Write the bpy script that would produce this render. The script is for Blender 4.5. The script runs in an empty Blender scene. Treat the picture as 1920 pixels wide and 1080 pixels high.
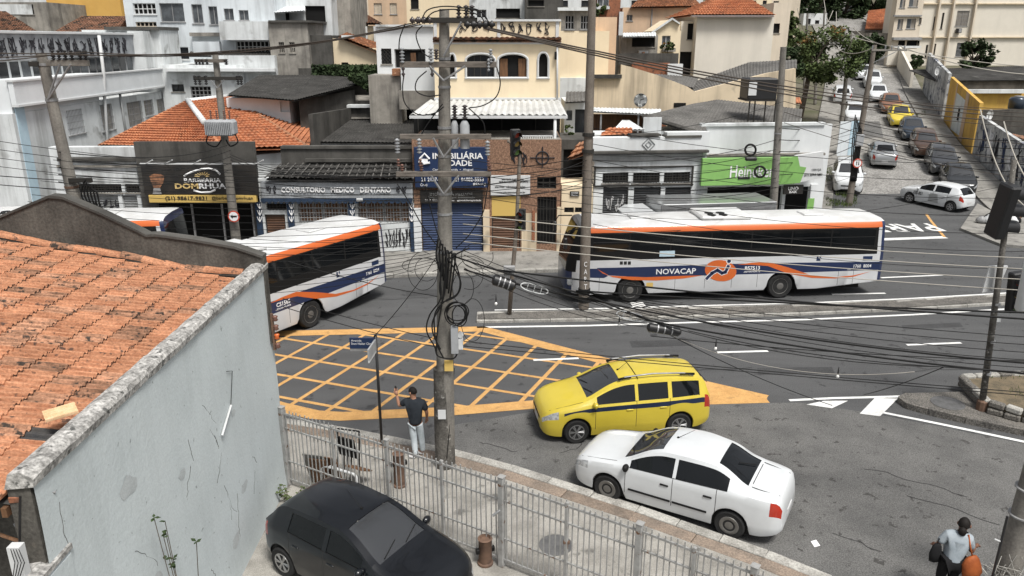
import bpy, bmesh, math, random
from mathutils import Vector, Matrix, noise
random.seed(7)
R = math.radians
sc = bpy.context.scene
COL = sc.collection
# ---------------------------------------------------------------- camera, sky, sun, exposure
FPX, TH, CH = 1442.0, R(17.9), 9.5            # focal length in photo pixels, downward tilt, eye height in metres
cd = bpy.data.cameras.new('camera'); cam = bpy.data.objects.new('camera', cd); COL.objects.link(cam)
cd.sensor_width = 36; cd.lens = FPX/1920*36; cd.clip_start = .1; cd.clip_end = 2000
cam.location = (0, 0, CH); cam.rotation_euler = (R(90)-TH, 0, 0)
sc.camera = cam
SUN_EL, SUN_AZ = R(62), R(150)                  # azimuth clockwise from +Y
W = bpy.data.worlds.new('World'); sc.world = W; W.use_nodes = True
nt = W.node_tree; nt.nodes.clear()
sky = nt.nodes.new('ShaderNodeTexSky'); sky.sky_type = 'NISHITA'; sky.sun_disc = False
sky.sun_elevation = SUN_EL; sky.sun_rotation = SUN_AZ; sky.air_density = 1.0; sky.dust_density = 4.0; sky.ozone_density = 1.0
hs = nt.nodes.new('ShaderNodeHueSaturation'); hs.inputs['Saturation'].default_value = .25
bg = nt.nodes.new('ShaderNodeBackground'); bg.inputs['Strength'].default_value = .095
wo = nt.nodes.new('ShaderNodeOutputWorld')
nt.links.new(sky.outputs[0], hs.inputs['Color']); nt.links.new(hs.outputs[0], bg.inputs['Color']); nt.links.new(bg.outputs[0], wo.inputs['Surface'])
sl = bpy.data.lights.new('sun', 'SUN'); sl.energy = 2.7; sl.angle = R(15); sl.color = (1, .97, .92)
so = bpy.data.objects.new('sun', sl); COL.objects.link(so); so.location = (0, 0, 60)
so.rotation_euler = Vector((math.sin(SUN_AZ)*math.cos(SUN_EL), math.cos(SUN_AZ)*math.cos(SUN_EL), math.sin(SUN_EL))).to_track_quat('Z', 'Y').to_euler()
sc.view_settings.view_transform = 'Standard'; sc.view_settings.look = 'None'
sc.view_settings.exposure = 0.5; sc.view_settings.gamma = 1.0
sc.render.engine = 'CYCLES'
sc.cycles.use_denoising = True
sc.cycles.max_bounces = 5; sc.cycles.diffuse_bounces = 3; sc.cycles.glossy_bounces = 3; sc.cycles.transparent_max_bounces = 8
# ---------------------------------------------------------------- photo pixel -> place
_c, _s = math.cos(TH), math.sin(TH)
EYE = Vector((0, 0, CH))
def ray(px, py):
    dx, dy = (px-960)/FPX, (540-py)/FPX
    return Vector((dx, _c+dy*_s, -_s+dy*_c))
def G(px, py, z=0.0):
    d = ray(px, py); return EYE + d*((z-CH)/d.z)
def V(px, py, Y):
    d = ray(px, py); return EYE + d*(Y/d.y)
def hz(x, y):                                  # height of the land
    z = 0
    if y > 43: z = .12*(y-43) - .12*3*(1-math.exp(-(y-43)/3))
    if y > 100: z += .16*(y-100)
    return z
def H_on(px, py):                              # a pixel on the land
    d = ray(px, py); t = 5.0
    while t < 300:
        p = EYE + d*t
        if p.z <= hz(p.x, p.y): return p
        t += .1
    return EYE + d*150
# ---------------------------------------------------------------- materials
def mat(name, col, rough=.8, col2=None, scale=1.5, lo=.4, hi=.65, streak=None, speck=0., spscale=60, bump=0., bscale=40, metal=0., rnd=0., coat=0., spec=.5, stretch=None, col3=None, scale3=8, lo3=.55, hi3=.62, alpha=1.):
    m = bpy.data.materials.new(name); m.use_nodes = True
    n = m.node_tree; N, Lk = n.nodes, n.links
    b = N['Principled BSDF']
    b.inputs['Roughness'].default_value = rough; b.inputs['Metallic'].default_value = metal
    b.inputs['Specular IOR Level'].default_value = spec if (rough < .6 or spec != .5) else .2
    if coat: b.inputs['Coat Weight'].default_value = coat; b.inputs['Coat Roughness'].default_value = .04
    if alpha < 1: b.inputs['Alpha'].default_value = alpha
    tc = N.new('ShaderNodeTexCoord'); src = tc.outputs['Object']
    if rnd:
        o_ = N.new('ShaderNodeObjectInfo'); va = N.new('ShaderNodeVectorMath'); va.operation = 'MULTIPLY_ADD'; va.inputs[1].default_value = (37, 23, 11)
        Lk.new(o_.outputs['Random'], va.inputs[0]); Lk.new(src, va.inputs[2]); src = va.outputs[0]
    def noi(sc_, det=6, vec=None, ro=.6):
        t = N.new('ShaderNodeTexNoise'); t.inputs['Scale'].default_value = sc_; t.inputs['Detail'].default_value = det; t.inputs['Roughness'].default_value = ro
        Lk.new(vec or src, t.inputs['Vector']); return t.outputs['Fac']
    def rng(f, a, b_, lo_=0., hi_=1.):
        t = N.new('ShaderNodeMapRange'); t.clamp = True
        for i, v in enumerate((a, b_, lo_, hi_)): t.inputs[i+1].default_value = v
        Lk.new(f, t.inputs[0]); return t.outputs[0]
    def mix(f, a, bb, mode='MIX'):
        t = N.new('ShaderNodeMix'); t.data_type = 'RGBA'; t.blend_type = mode
        for sck, v in ((t.inputs[0], f), (t.inputs[6], a), (t.inputs[7], bb)):
            if isinstance(v, (int, float)): sck.default_value = v
            elif isinstance(v, (tuple, list)): sck.default_value = (*v[:3], 1)
            else: Lk.new(v, sck)
        return t.outputs[2]
    cur = tuple(col)
    if col2 is not None:
        v = src
        if stretch:
            mp = N.new('ShaderNodeMapping'); mp.inputs['Scale'].default_value = stretch; Lk.new(src, mp.inputs['Vector']); v = mp.outputs[0]
        cur = mix(rng(noi(scale, 4, v, .65), lo, hi), cur, tuple(col2))
    if col3 is not None:
        cur = mix(rng(noi(scale3, 3), lo3, hi3), cur, tuple(col3))
    if streak:
        am, scol, sx = streak[:3]
        mp = N.new('ShaderNodeMapping'); mp.inputs['Scale'].default_value = (sx, sx, sx*.09); Lk.new(src, mp.inputs['Vector'])
        f1 = rng(noi(1., 4, mp.outputs[0], .7), .47, .72, 0, am)
        cur = mix(f1, cur, tuple(scol))
    if speck:
        cur = mix(rng(noi(spscale, 2), .35, .65, 0, 1), mix(1., cur, (1-speck,)*3, 'MULTIPLY'), mix(1., cur, (1+speck,)*3, 'MULTIPLY'))
    if rnd:
        oi = N.new('ShaderNodeObjectInfo'); hsv = N.new('ShaderNodeHueSaturation')
        Lk.new(rng(oi.outputs['Random'], 0, 1, 1-rnd, 1+rnd), hsv.inputs['Value'])
        if isinstance(cur, tuple): hsv.inputs['Color'].default_value = (*cur, 1)
        else: Lk.new(cur, hsv.inputs['Color'])
        cur = hsv.outputs[0]
    if isinstance(cur, tuple): b.inputs['Base Color'].default_value = (*cur, 1)
    else: Lk.new(cur, b.inputs['Base Color'])
    if bump:
        bp = N.new('ShaderNodeBump'); bp.inputs['Strength'].default_value = bump; bp.inputs['Distance'].default_value = .02
        Lk.new(noi(bscale, 3), bp.inputs['Height']); Lk.new(bp.outputs[0], b.inputs['Normal'])
    return m
M = {}
def mk(name, *a, **k): M[name] = mat(name, *a, **k)
BLK = (.02, .02, .02)
mk('asphalt', (.094, .095, .096), .92, (.076, .077, .078), .5, speck=.35, spscale=45, bump=.5, bscale=70, stretch=(.35, 2, 1), col3=(.052, .052, .053), scale3=2.2, lo3=.61, hi3=.67)
mk('asphalt_old', (.138, .136, .131), .92, (.104, .103, .1), .9, speck=.32, spscale=38, bump=.6, bscale=60, col3=(.065, .063, .06), scale3=3.5, lo3=.62, hi3=.66)
mk('concrete_walk', (.33, .315, .285), .9, (.21, .2, .18), 1.3, speck=.22, spscale=55, bump=.35, bscale=50, col3=(.13, .125, .115), scale3=2.2, lo3=.6, hi3=.7)
mk('far_walk', (.27, .26, .24), .9, (.17, .165, .15), .9, speck=.2, spscale=30, col3=(.12, .115, .11), scale3=1.8, lo3=.58, hi3=.7)
mk('kerb', (.38, .37, .34), .9, (.24, .23, .21), 2.2, speck=.25, spscale=30, bump=.4, bscale=25, rnd=.12)
mk('kerb_brown', (.24, .19, .15), .9, (.17, .14, .115), 2.2, speck=.25, spscale=30, bump=.3, rnd=.12)
mk('island', (.155, .145, .13), .95, (.1, .095, .088), 2., speck=.5, spscale=30, bump=.6, bscale=30)
mk('dirt', (.17, .135, .09), 1, (.1, .085, .06), 3., speck=.3, bump=.5)
mk('grassm', (.07, .1, .025), .9, (.05, .07, .02), 5., rnd=.2)
mk('white_paint_road', (.72, .72, .70), .75, (.5, .5, .49), 1.8, speck=.1, spscale=20, lo=.5, hi=.75)
mk('yellow_paint_road', (.58, .34, .13), .75, (.48, .27, .1), 2.5, speck=.1, spscale=25, col3=(.34, .2, .085), scale3=3., lo3=.58, hi3=.75)
mk('cobble', (.25, .243, .23), .9, (.165, .16, .15), .6, speck=.4, spscale=9, bump=.9, bscale=9)
mk('land', (.13, .12, .09), 1, (.07, .075, .04), .3, speck=.2)
mk('blue_wall', (.55, .6, .61), .85, (.5, .55, .56), .5, speck=.05, spscale=30, bump=.25, bscale=12, streak=(.18, (.28, .31, .31), 2.5), col3=(.3, .33, .33), scale3=7, lo3=.67, hi3=.71)
mk('coping', (.42, .41, .39), .95, (.2, .195, .185), 4., speck=.35, spscale=22, bump=.8, bscale=14, col3=(.1, .1, .095), scale3=9, lo3=.58, hi3=.66)
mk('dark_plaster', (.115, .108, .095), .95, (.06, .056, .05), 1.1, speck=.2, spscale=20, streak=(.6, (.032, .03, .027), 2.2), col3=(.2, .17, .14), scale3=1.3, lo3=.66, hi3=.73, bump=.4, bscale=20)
mk('terracotta', (.45, .22, .125), .88, (.3, .13, .07), 3., speck=.22, spscale=30, rnd=.13, col3=(.1, .06, .045), scale3=9, lo3=.6, hi3=.68, stretch=(1, 7, 1), bump=.3, bscale=30)
mk('terracotta_dirty', (.42, .22, .135), .9, (.17, .095, .06), 2.2, speck=.25, spscale=25, rnd=.2, col3=(.05, .04, .033), scale3=8, lo3=.55, hi3=.64, stretch=(1, 7, 1), bump=.4)
mk('tile_end_shade', (.07, .045, .035), .95, (.13, .07, .045), 14, rnd=.2)  # shadow line between courses painted dark on the tile ends, grime included
mk('tile_slate', (.045, .045, .047), .85, (.07, .065, .06), 4, speck=.2)
mk('tile_pale', (.66, .46, .28), .85, (.55, .36, .2), 6., speck=.1)
mk('roof_orange', (.46, .19, .095), .88, (.33, .13, .07), 1.2, speck=.2, spscale=8, col3=(.2, .1, .06), scale3=2.5, lo3=.56, hi3=.72)
mk('roof_brown', (.2, .11, .075), .9, (.3, .17, .11), 2.5, speck=.35, spscale=9, col3=(.06, .05, .042), scale3=2.2, lo3=.5, hi3=.6)
mk('roof_old', (.36, .17, .09), .9, (.16, .09, .06), 1.6, speck=.25, spscale=8, col3=(.5, .3, .2), scale3=4, lo3=.62, hi3=.7)
mk('fibro_dark', (.055, .053, .05), .95, (.032, .031, .029), 1., speck=.25, spscale=15, col3=(.1, .098, .09), scale3=.9, lo3=.6, hi3=.75)
mk('fibro_grey', (.135, .13, .122), .95, (.085, .082, .077), .8, speck=.25, spscale=12)
mk('white_wall', (.7, .72, .725), .85, (.61, .63, .635), .5, streak=(.35, (.33, .33, .31), .9), speck=.04, col3=(.42, .42, .4), scale3=.7, lo3=.66, hi3=.85)
mk('white_wall_dirty', (.66, .685, .69), .85, (.55, .57, .57), .6, streak=(.6, (.17, .17, .16), 1.1), speck=.06, col3=(.22, .22, .21), scale3=.8, lo3=.58, hi3=.75)
mk('white_clean', (.72, .745, .755), .85, (.64, .665, .675), .6, streak=(.2, (.45, .47, .47), 1.), speck=.03)
mk('sheet_white', (.56, .56, .54), .85, (.45, .45, .43), .8, streak=(.4, (.3, .29, .27), 1.2), speck=.05)
mk('pale_blue_trim', (.48, .62, .7), .8, (.42, .55, .63), 2.)
mk('grey_blue_wall', (.64, .68, .705), .85, (.56, .6, .62), .6, streak=(.6, (.25, .26, .27), 1.), speck=.05)
mk('cream', (.78, .66, .47), .85, (.72, .6, .42), .5, streak=(.28, (.48, .4, .3), 1.), speck=.04)
mk('cream_stained', (.7, .585, .42), .88, (.6, .5, .36), .5, streak=(.75, (.2, .17, .13), .8), speck=.06, col3=(.16, .145, .12), scale3=.55, lo3=.62, hi3=.74)
mk('beige', (.66, .58, .47), .85, (.6, .53, .43), .5, streak=(.4, (.33, .29, .24), .9), speck=.04)
mk('pale_beige', (.70, .655, .57), .85, (.65, .61, .53), .5, streak=(.25, (.42, .39, .34), .8), speck=.04)
mk('peach', (.62, .45, .31), .85, (.54, .39, .27), .6, streak=(.5, (.3, .25, .2), .9), speck=.05)
mk('ochre', (.62, .38, .11), .85, (.56, .33, .09), .5, streak=(.25, (.4, .25, .09), .8), speck=.05)
mk('yellow_wall', (.62, .4, .1), .85, (.52, .32, .09), .8, streak=(.5, (.28, .15, .07), 1.2), speck=.06)
mk('concrete_raw', (.33, .31, .275), .95, (.19, .178, .16), .8, streak=(.75, (.06, .056, .05), 1.3), speck=.12, bump=.3)
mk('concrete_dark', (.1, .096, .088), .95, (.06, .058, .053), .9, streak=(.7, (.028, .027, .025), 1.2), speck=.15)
mk('brick', (.3, .125, .07), .9, (.2, .09, .055), 3., speck=.25, spscale=25, col3=(.1, .06, .045), scale3=3, lo3=.55, hi3=.68)
mk('brick_clad', (.27, .165, .11), .9, (.19, .11, .075), 9., speck=.35, spscale=14)
mk('graffiti_wall', (.58, .59, .58), .9, (.3, .31, .32), .9, streak=(.8, (.09, .09, .1), .9), speck=.1, col3=(.13, .14, .17), scale3=1.1, lo3=.55, hi3=.6)
mk('window_dark', (.02, .022, .025), .12, spec=.5)
mk('window_grey', (.1, .11, .12), .2, (.05, .055, .06), 2.)
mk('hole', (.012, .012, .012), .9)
mk('curtain', (.33, .3, .26), .9, (.2, .18, .16), 5., stretch=(3, 3, .2))
mk('frame_white', (.6, .61, .61), .6, (.55, .56, .56), 3)
mk('frame_grey', (.3, .3, .3), .5, (.2, .2, .2), 3)
mk('frame_dark', (.035, .033, .03), .6)
mk('wood_brown', (.16, .085, .045), .7, (.09, .05, .03), 3., stretch=(6, 6, .6))
mk('shutter_grey', (.3, .31, .31), .5, (.2, .205, .2), 1.2, metal=.3, streak=(.4, (.1, .1, .1), 1.))
mk('shutter_dark', (.055, .058, .06), .6, (.04, .04, .042), 1.5)
mk('shutter_blue', (.018, .04, .11), .55, (.012, .028, .075), 1.2)
mk('shutter_brown', (.12, .065, .04), .6, (.08, .045, .03), 2.)
mk('sign_black', (.016, .015, .014), .5, (.035, .03, .025), 1.5)
mk('sign_navy', (.013, .03, .085), .45, (.011, .025, .07), 1.)
mk('sign_grey', (.36, .38, .4), .7, (.25, .265, .28), 1.3, speck=.1, streak=(.5, (.14, .145, .15), 1.5))
mk('sign_yellow', (.6, .42, .13), .6)
mk('sign_green', (.22, .44, .12), .55, (.19, .38, .11), 1.2)
mk('ink_white', (.78, .78, .78), .6)
mk('ink_gold', (.66, .48, .2), .5)
mk('ink_black', (.025, .025, .025), .6)
mk('ink_graffiti', (.03, .03, .035), .8)
mk('ink_graffiti_pale', (.5, .5, .5), .8)
mk('ink_red', (.5, .06, .03), .5)
mk('navy_awning', (.03, .05, .09), .8, (.02, .035, .06), 4)
mk('pole_concrete', (.24, .225, .2), .92, (.16, .15, .135), 1.5, speck=.12, spscale=25, streak=(.5, (.07, .066, .06), 4.), bump=.3)
mk('pole_brown', (.2, .175, .15), .92, (.14, .12, .1), 1.5, speck=.12, spscale=25, streak=(.5, (.07, .06, .05), 4.), bump=.3)
mk('pole_dirty', (.13, .122, .11), .95, (.06, .056, .05), 2., speck=.25, spscale=20, bump=.4, col3=(.3, .29, .27), scale3=7, lo3=.62, hi3=.67)
mk('steel_galv', (.36, .365, .37), .5, (.25, .25, .255), 4, metal=.55)
mk('steel_rust', (.16, .1, .07), .8, (.1, .065, .05), 5)
mk('crossarm', (.17, .15, .13), .9, (.09, .08, .07), 4., stretch=(1, 5, 5))
mk('porcelain', (.05, .04, .04), .25)
mk('porcelain_brown', (.16, .08, .06), .25)
mk('cable_black', (.012, .012, .012), .6)
mk('cable_grey', (.36, .34, .3), .6)
mk('cable_brown', (.06, .05, .042), .7)
mk('plastic_black', (.014, .014, .015), .45)
mk('plastic_grey', (.34, .35, .36), .6, (.28, .29, .3), 3)
mk('fence_paint', (.38, .38, .37), .6, (.27, .265, .255), 6, metal=.25, col3=(.16, .09, .055), scale3=9, lo3=.62, hi3=.68)
mk('bus_white', (.6, .61, .62), .3, (.54, .55, .56), .7, coat=.5, streak=(.1, (.4, .4, .4), 1.))
mk('bus_roof', (.62, .63, .63), .5, (.5, .5, .49), .8, streak=(.3, (.4, .39, .37), 1.2), speck=.04)
mk('bus_orange', (.62, .13, .025), .35, (.55, .12, .025), 1., coat=.4)
mk('bus_navy', (.014, .025, .075), .3, coat=.5)
mk('bus_glass', (.005, .006, .007), .05, spec=.35)
mk('bus_grey', (.09, .095, .1), .4, coat=.3)
mk('tyre', (.02, .02, .02), .85, (.03, .03, .03), 5)
mk('rim_silver', (.4, .4, .4), .35, metal=.8)
mk('rim_grey', (.17, .165, .155), .5, metal=.5)
mk('rim_dark', (.035, .033, .03), .6, metal=.3)
mk('glass_car', (.005, .006, .007), .04, spec=.4)
mk('glass_front', (.035, .037, .04), .04, spec=.8)
mk('lamp_clear', (.6, .62, .63), .12, (.3, .31, .32), 14, metal=.3)
mk('lamp_red', (.38, .03, .015), .15, coat=.5)
mk('trim_black', (.01, .01, .01), .6, spec=.2)
mk('seam', (.03, .03, .03), .9)
mk('plate', (.55, .55, .55), .5)
def paint(name, c, metal=0.):
    mk(name, c, .3, tuple(x*.94 for x in c), 1.5, coat=.55, metal=metal, spec=.35)
for n_, c_, mt in (('paint_taxi', (.6, .47, .05), 0), ('paint_white', (.6, .62, .63), 0), ('paint_black', (.004, .005, .007), 0), ('paint_graphite', (.06, .063, .068), .4),
                   ('paint_dark', (.028, .03, .032), .3), ('paint_silver', (.36, .37, .375), .5), ('paint_brown', (.085, .05, .035), .3), ('paint_orange', (.24, .11, .06), .2), ('paint_blue', (.03, .042, .06), .3)):
    paint(n_, c_, mt)
mk('taxi_stripe', (.014, .025, .06), .3, coat=.6)
mk('leaf', (.085, .115, .04), .8, (.055, .078, .03), 1.2, rnd=0, speck=.3, spscale=3)
mk('leaf_dark', (.045, .068, .028), .85, (.027, .042, .02), .8, speck=.35, spscale=2.)
mk('leaf_rust', (.2, .1, .035), .85, (.11, .11, .035), 1.5, speck=.3, spscale=3)
mk('bark', (.1, .08, .06), .95, (.06, .05, .04), 4)
mk('skin', (.36, .19, .125), .6)
mk('skin_dark', (.17, .085, .055), .6)
mk('hair', (.012, .01, .009), .7)
mk('shirt_dark', (.028, .033, .04), .9, (.02, .024, .03), 6, bump=.2, bscale=12)
mk('jeans_pale', (.52, .57, .6), .9, (.38, .43, .46), 4, bump=.2, bscale=10)
mk('shirt_grey', (.34, .38, .41), .9, (.26, .3, .33), 5, bump=.2, bscale=10)
mk('cloth_black', (.012, .012, .013), .9)
mk('leather_orange', (.36, .1, .03), .6, (.25, .065, .02), 6, bump=.3, bscale=20)
mk('shoe_white', (.6, .6, .6), .6)
# ---------------------------------------------------------------- mesh builder
class MB:
    def __init__(s, mtx=None): s.v = []; s.f = []; s.M = mtx
    def add(s, vs, fs):
        o = len(s.v)
        s.v += [tuple(s.M @ Vector(p)) for p in vs] if s.M is not None else [tuple(p) for p in vs]
        s.f += [tuple(i+o for i in f) for f in fs]; return s
    def box(s, x0, x1, y0, y1, z0, z1):
        return s.add([(x0,y0,z0),(x1,y0,z0),(x1,y1,z0),(x0,y1,z0),(x0,y0,z1),(x1,y0,z1),(x1,y1,z1),(x0,y1,z1)],
                     [(3,2,1,0),(4,5,6,7),(0,1,5,4),(1,2,6,5),(2,3,7,6),(3,0,4,7)])
    def cbox(s, x0, x1, y0, y1, z0, z1, c=.01):       # chamfered box
        X, Y, Z = (x0, x1), (y0, y1), (z0, z1); vs = []; idx = {}
        for i in (0, 1):
            for j in (0, 1):
                for k in (0, 1):
                    sx, sy, sz = (1-2*i)*c, (1-2*j)*c, (1-2*k)*c
                    for a, p in enumerate(((X[i], Y[j]+sy, Z[k]+sz), (X[i]+sx, Y[j], Z[k]+sz), (X[i]+sx, Y[j]+sy, Z[k]))):
                        idx[i, j, k, a] = len(vs); vs.append(p)
        bm = bmesh.new()
        for p in vs: bm.verts.new(p)
        r = bmesh.ops.convex_hull(bm, input=bm.verts[:]); bmesh.ops.dissolve_limit(bm, angle_limit=.01, verts=bm.verts[:], edges=bm.edges[:])
        bm.verts.index_update()
        V_ = [v.co[:] for v in bm.verts]; F_ = [tuple(v.index for v in f.verts) for f in bm.faces]; bm.free()
        return s.add(V_, F_)
    def poly(s, pts): return s.add(pts, [tuple(range(len(pts)))])
    def prism(s, pts, z0, z1):                        # pts: xy counter-clockwise
        n = len(pts)
        vs = [(p[0], p[1], z0) for p in pts]+[(p[0], p[1], z1) for p in pts]
        return s.add(vs, [tuple(range(n))[::-1], tuple(range(n, 2*n))]+[(i, (i+1) % n, n+(i+1) % n, n+i) for i in range(n)])
    def extr(s, pts, axis, a, b):                     # extrude a 2D outline along an axis between a and b
        n = len(pts)
        f = {'x': lambda p, t: (t, p[0], p[1]), 'y': lambda p, t: (p[0], t, p[1]), 'z': lambda p, t: (p[0], p[1], t)}[axis]
        vs = [f(p, a) for p in pts]+[f(p, b) for p in pts]
        return s.add(vs, [tuple(range(n))[::-1], tuple(range(n, 2*n))]+[(i, (i+1) % n, n+(i+1) % n, n+i) for i in range(n)])
    def tube(s, pts, r, n=6, cap=True):
        pts = [Vector(p) for p in pts]; rs = r if isinstance(r, (list, tuple)) else [r]*len(pts)
        vs, fs = [], []; up = None
        for i, p in enumerate(pts):
            t = (pts[min(i+1, len(pts)-1)]-pts[max(i-1, 0)])
            if t.length < 1e-9: t = Vector((0, 0, 1))
            t.normalize()
            if up is None: up = Vector((0, 0, 1)) if abs(t.z) < .9 else Vector((1, 0, 0))
            a = t.cross(up); 
            if a.length < 1e-6: a = t.cross(Vector((1, 0, .1)))
            a.normalize(); b = a.cross(t); up = b
            for k in range(n):
                w = 2*math.pi*k/n; vs.append(p+(a*math.cos(w)+b*math.sin(w))*rs[i])
        for i in range(len(pts)-1):
            for k in range(n):
                fs.append((i*n+k, i*n+(k+1) % n, (i+1)*n+(k+1) % n, (i+1)*n+k))
        if cap: fs += [tuple(range(n))[::-1], tuple(range((len(pts)-1)*n, len(pts)*n))]
        return s.add(vs, fs)
    def lathe(s, prof, n=24, axis='z', c=(0, 0, 0)):  # prof: (radius, along)
        vs, fs = [], []
        for r_, h in prof:
            for k in range(n):
                w = 2*math.pi*k/n; a, b = r_*math.cos(w), r_*math.sin(w)
                p = (a, b, h) if axis == 'z' else ((a, h, b) if axis == 'y' else (h, a, b))
                vs.append((p[0]+c[0], p[1]+c[1], p[2]+c[2]))
        m = len(prof)
        for i in range(m-1):
            for k in range(n): fs.append((i*n+k, i*n+(k+1) % n, (i+1)*n+(k+1) % n, (i+1)*n+k))
        fs += [tuple(range(n))[::-1], tuple(range((m-1)*n, m*n))]
        return s.add(vs, fs)
    def mesh(s, name, m, smooth=False, ang=None):
        me = bpy.data.meshes.new(name); me.from_pydata(s.v, [], s.f); me.validate()
        if m is not None: me.materials.append(M[m] if isinstance(m, str) else m)
        bm = bmesh.new(); bm.from_mesh(me); bmesh.ops.recalc_face_normals(bm, faces=bm.faces[:]); bm.to_mesh(me); bm.free()
        if smooth or ang:
            me.shade_smooth()
            if ang: me.set_sharp_from_angle(angle=R(ang))
        return me
    def build(s, name, m, parent=None, smooth=False, ang=None, loc=None, rot=None):
        return link(name, s.mesh(name, m, smooth, ang), parent, loc, rot)
def link(name, data, parent=None, loc=None, rot=None):
    o = bpy.data.objects.new(name, data); COL.objects.link(o)
    if parent is not None: o.parent = parent
    if loc is not None: o.location = loc
    if rot is not None: o.rotation_euler = rot
    return o
def tag(o, label=None, cat=None, group=None, kind=None):
    for k, v in (('label', label), ('category', cat), ('group', group), ('kind', kind)):
        if v: o[k] = v
    return o
def thing(name, label, cat, loc=(0, 0, 0), rz=0, group=None):
    o = link(name, None, None, loc, (0, 0, rz)); o.empty_display_size = .3
    return tag(o, label, cat, group)
def copy_tree(o, parent=None):
    c = o.copy(); COL.objects.link(c); c.parent = parent
    for ch in list(o.children): copy_tree(ch, c)
    return c
def struct(o): o['kind'] = 'structure'; return o
def rotz(a): return Matrix.Rotation(a, 4, 'Z')
_txt = []
def text(name, s, m, parent, p, xdir, zdir, w, h, ext=.004, bold=0., shear=0.):
    """lettering that starts at p, w metres wide along xdir and h metres high along zdir"""
    c = bpy.data.curves.new(name, 'FONT'); c.body = s; c.size = 1; c.extrude = ext; c.offset = bold; c.shear = shear; c.resolution_u = 2
    c.materials.append(M[m]); o = link(name, c, parent)
    _txt.append((o, Vector(p), Vector(xdir).normalized(), Vector(zdir).normalized(), w, h)); return o
def place_texts():
    bpy.context.view_layer.update()
    for o, p, xd, zd, w, h in _txt:
        bb = [Vector(b) for b in o.bound_box]
        x0, x1 = min(b.x for b in bb), max(b.x for b in bb); y0, y1 = min(b.y for b in bb), max(b.y for b in bb)
        sx, sy = w/max(x1-x0, 1e-4), h/max(y1-y0, 1e-4); nd = xd.cross(zd)
        rm = Matrix((xd, zd, nd)).transposed()
        me = bpy.data.meshes.new_from_object(o.evaluated_get(bpy.context.evaluated_depsgraph_get()))
        nm, par, kd = o.name.split('.')[0], o.parent, o.get('kind'); old = o.data; bpy.data.objects.remove(o); bpy.data.curves.remove(old)
        me.name = nm; q = link(nm, me, par)
        q.rotation_euler = rm.to_euler(); q.scale = (sx, sy, 1); q.location = p - xd*x0*sx - zd*y0*sy
        if kd: q['kind'] = kd
    _txt.clear()
# ================================================================ the ground, roads, pavements
def xy(p): return (p[0], p[1])
def strip(mb, pts, w, z, off=0., w2=None):
    """flat ribbon of width w along pts (xy), at height z (number or function)"""
    P = [Vector((p[0], p[1])) for p in pts]; L_, R_ = [], []
    for i, p in enumerate(P):
        t = (P[min(i+1, len(P)-1)]-P[max(i-1, 0)]).normalized(); n = Vector((-t.y, t.x))
        L_.append(p+n*(off+w/2)); R_.append(p+n*(off-w/2))
    zf = z if callable(z) else (lambda x, y: z)
    for i in range(len(P)-1):
        q = [R_[i], R_[i+1], L_[i+1], L_[i]]
        mb.add([(a.x, a.y, zf(a.x, a.y)) for a in q], [(0, 1, 2, 3)])
def resample(pts, step):
    P = [Vector((p[0], p[1])) for p in pts]; out = [P[0].copy()]; acc = 0
    for a, b in zip(P, P[1:]):
        n = max(1, int(round((b-a).length/step)))
        for k in range(1, n+1): out.append(a.lerp(b, k/n))
    return out
# land: one sheet to the horizon
mb = MB(); xs = [-400, -200, -120]+list(range(-100, 121, 8))+[160, 240, 400]; ys = [-60, -20, 10, 30, 40, 43, 45, 48]+list(range(52, 261, 8))+[320, 420, 600]
for y in ys:
    for x in xs: mb.v.append((x, y, hz(x, min(y, 260))-.06))
nx = len(xs)
for j in range(len(ys)-1):
    for i in range(nx-1): mb.f.append((j*nx+i, j*nx+i+1, (j+1)*nx+i+1, (j+1)*nx+i))
struct(mb.build('ground', 'land', smooth=True))
# avenue asphalt
mb = MB(); mb.poly([(-90, 4, 0), (90, 4, 0), (90, 43, 0), (-90, 43, 0)]); struct(mb.build('road', 'asphalt'))
# side street climbing the hill
SL = [(18.2, 43), (25.2, 60), (33.6, 81), (42, 102), (45.5, 119), (46, 146)]; SR = [(27.5, 43), (32.6, 60), (40.2, 81), (48.6, 102), (52.2, 118), (53, 146)]
def lerp2(a, b, t): return (a[0]+(b[0]-a[0])*t, a[1]+(b[1]-a[1])*t)
def street(u, t):                                  # u along 0..5, t across 0..1
    i = min(int(u), len(SL)-2); f = u-i
    p = lerp2(lerp2(SL[i], SL[i+1], f), lerp2(SR[i], SR[i+1], f), t); return Vector((p[0], p[1], hz(p[0], p[1])))
def street_patch(u0, u1, t0, t1, dz, nu=None):
    mb = MB(); nu = nu or max(2, int((u1-u0)*14)); nt_ = max(1, int((t1-t0)*6))
    for i in range(nu+1):
        for j in range(nt_+1):
            p = street(u0+(u1-u0)*i/nu, t0+(t1-t0)*j/nt_); mb.v.append((p.x, p.y, p.z+dz))
    for i in range(nu):
        for j in range(nt_): a = i*(nt_+1)+j; mb.f.append((a, a+1, a+nt_+2, a+nt_+1))
    return mb
struct(street_patch(0, .28, 0, 1, .006).build('side_street_mouth', 'asphalt', smooth=True))
struct(street_patch(.28, 4.9, 0, 1, .008).build('side_street', 'cobble', smooth=True))
struct(street_patch(.78, 1.12, 0.1, .55, .013).build('street_patch', 'far_walk', smooth=True))
struct(street_patch(1.12, 1.4, 0.12, .5, .013).build('street_patch', 'asphalt_old', smooth=True))
struct(street_patch(1.9, 3.2, .12, .45, .013).build('street_patch', 'asphalt_old', smooth=True))
struct(street_patch(2.6, 3.6, .62, 1.0, .013).build('street_patch', 'concrete_walk', smooth=True))
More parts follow.
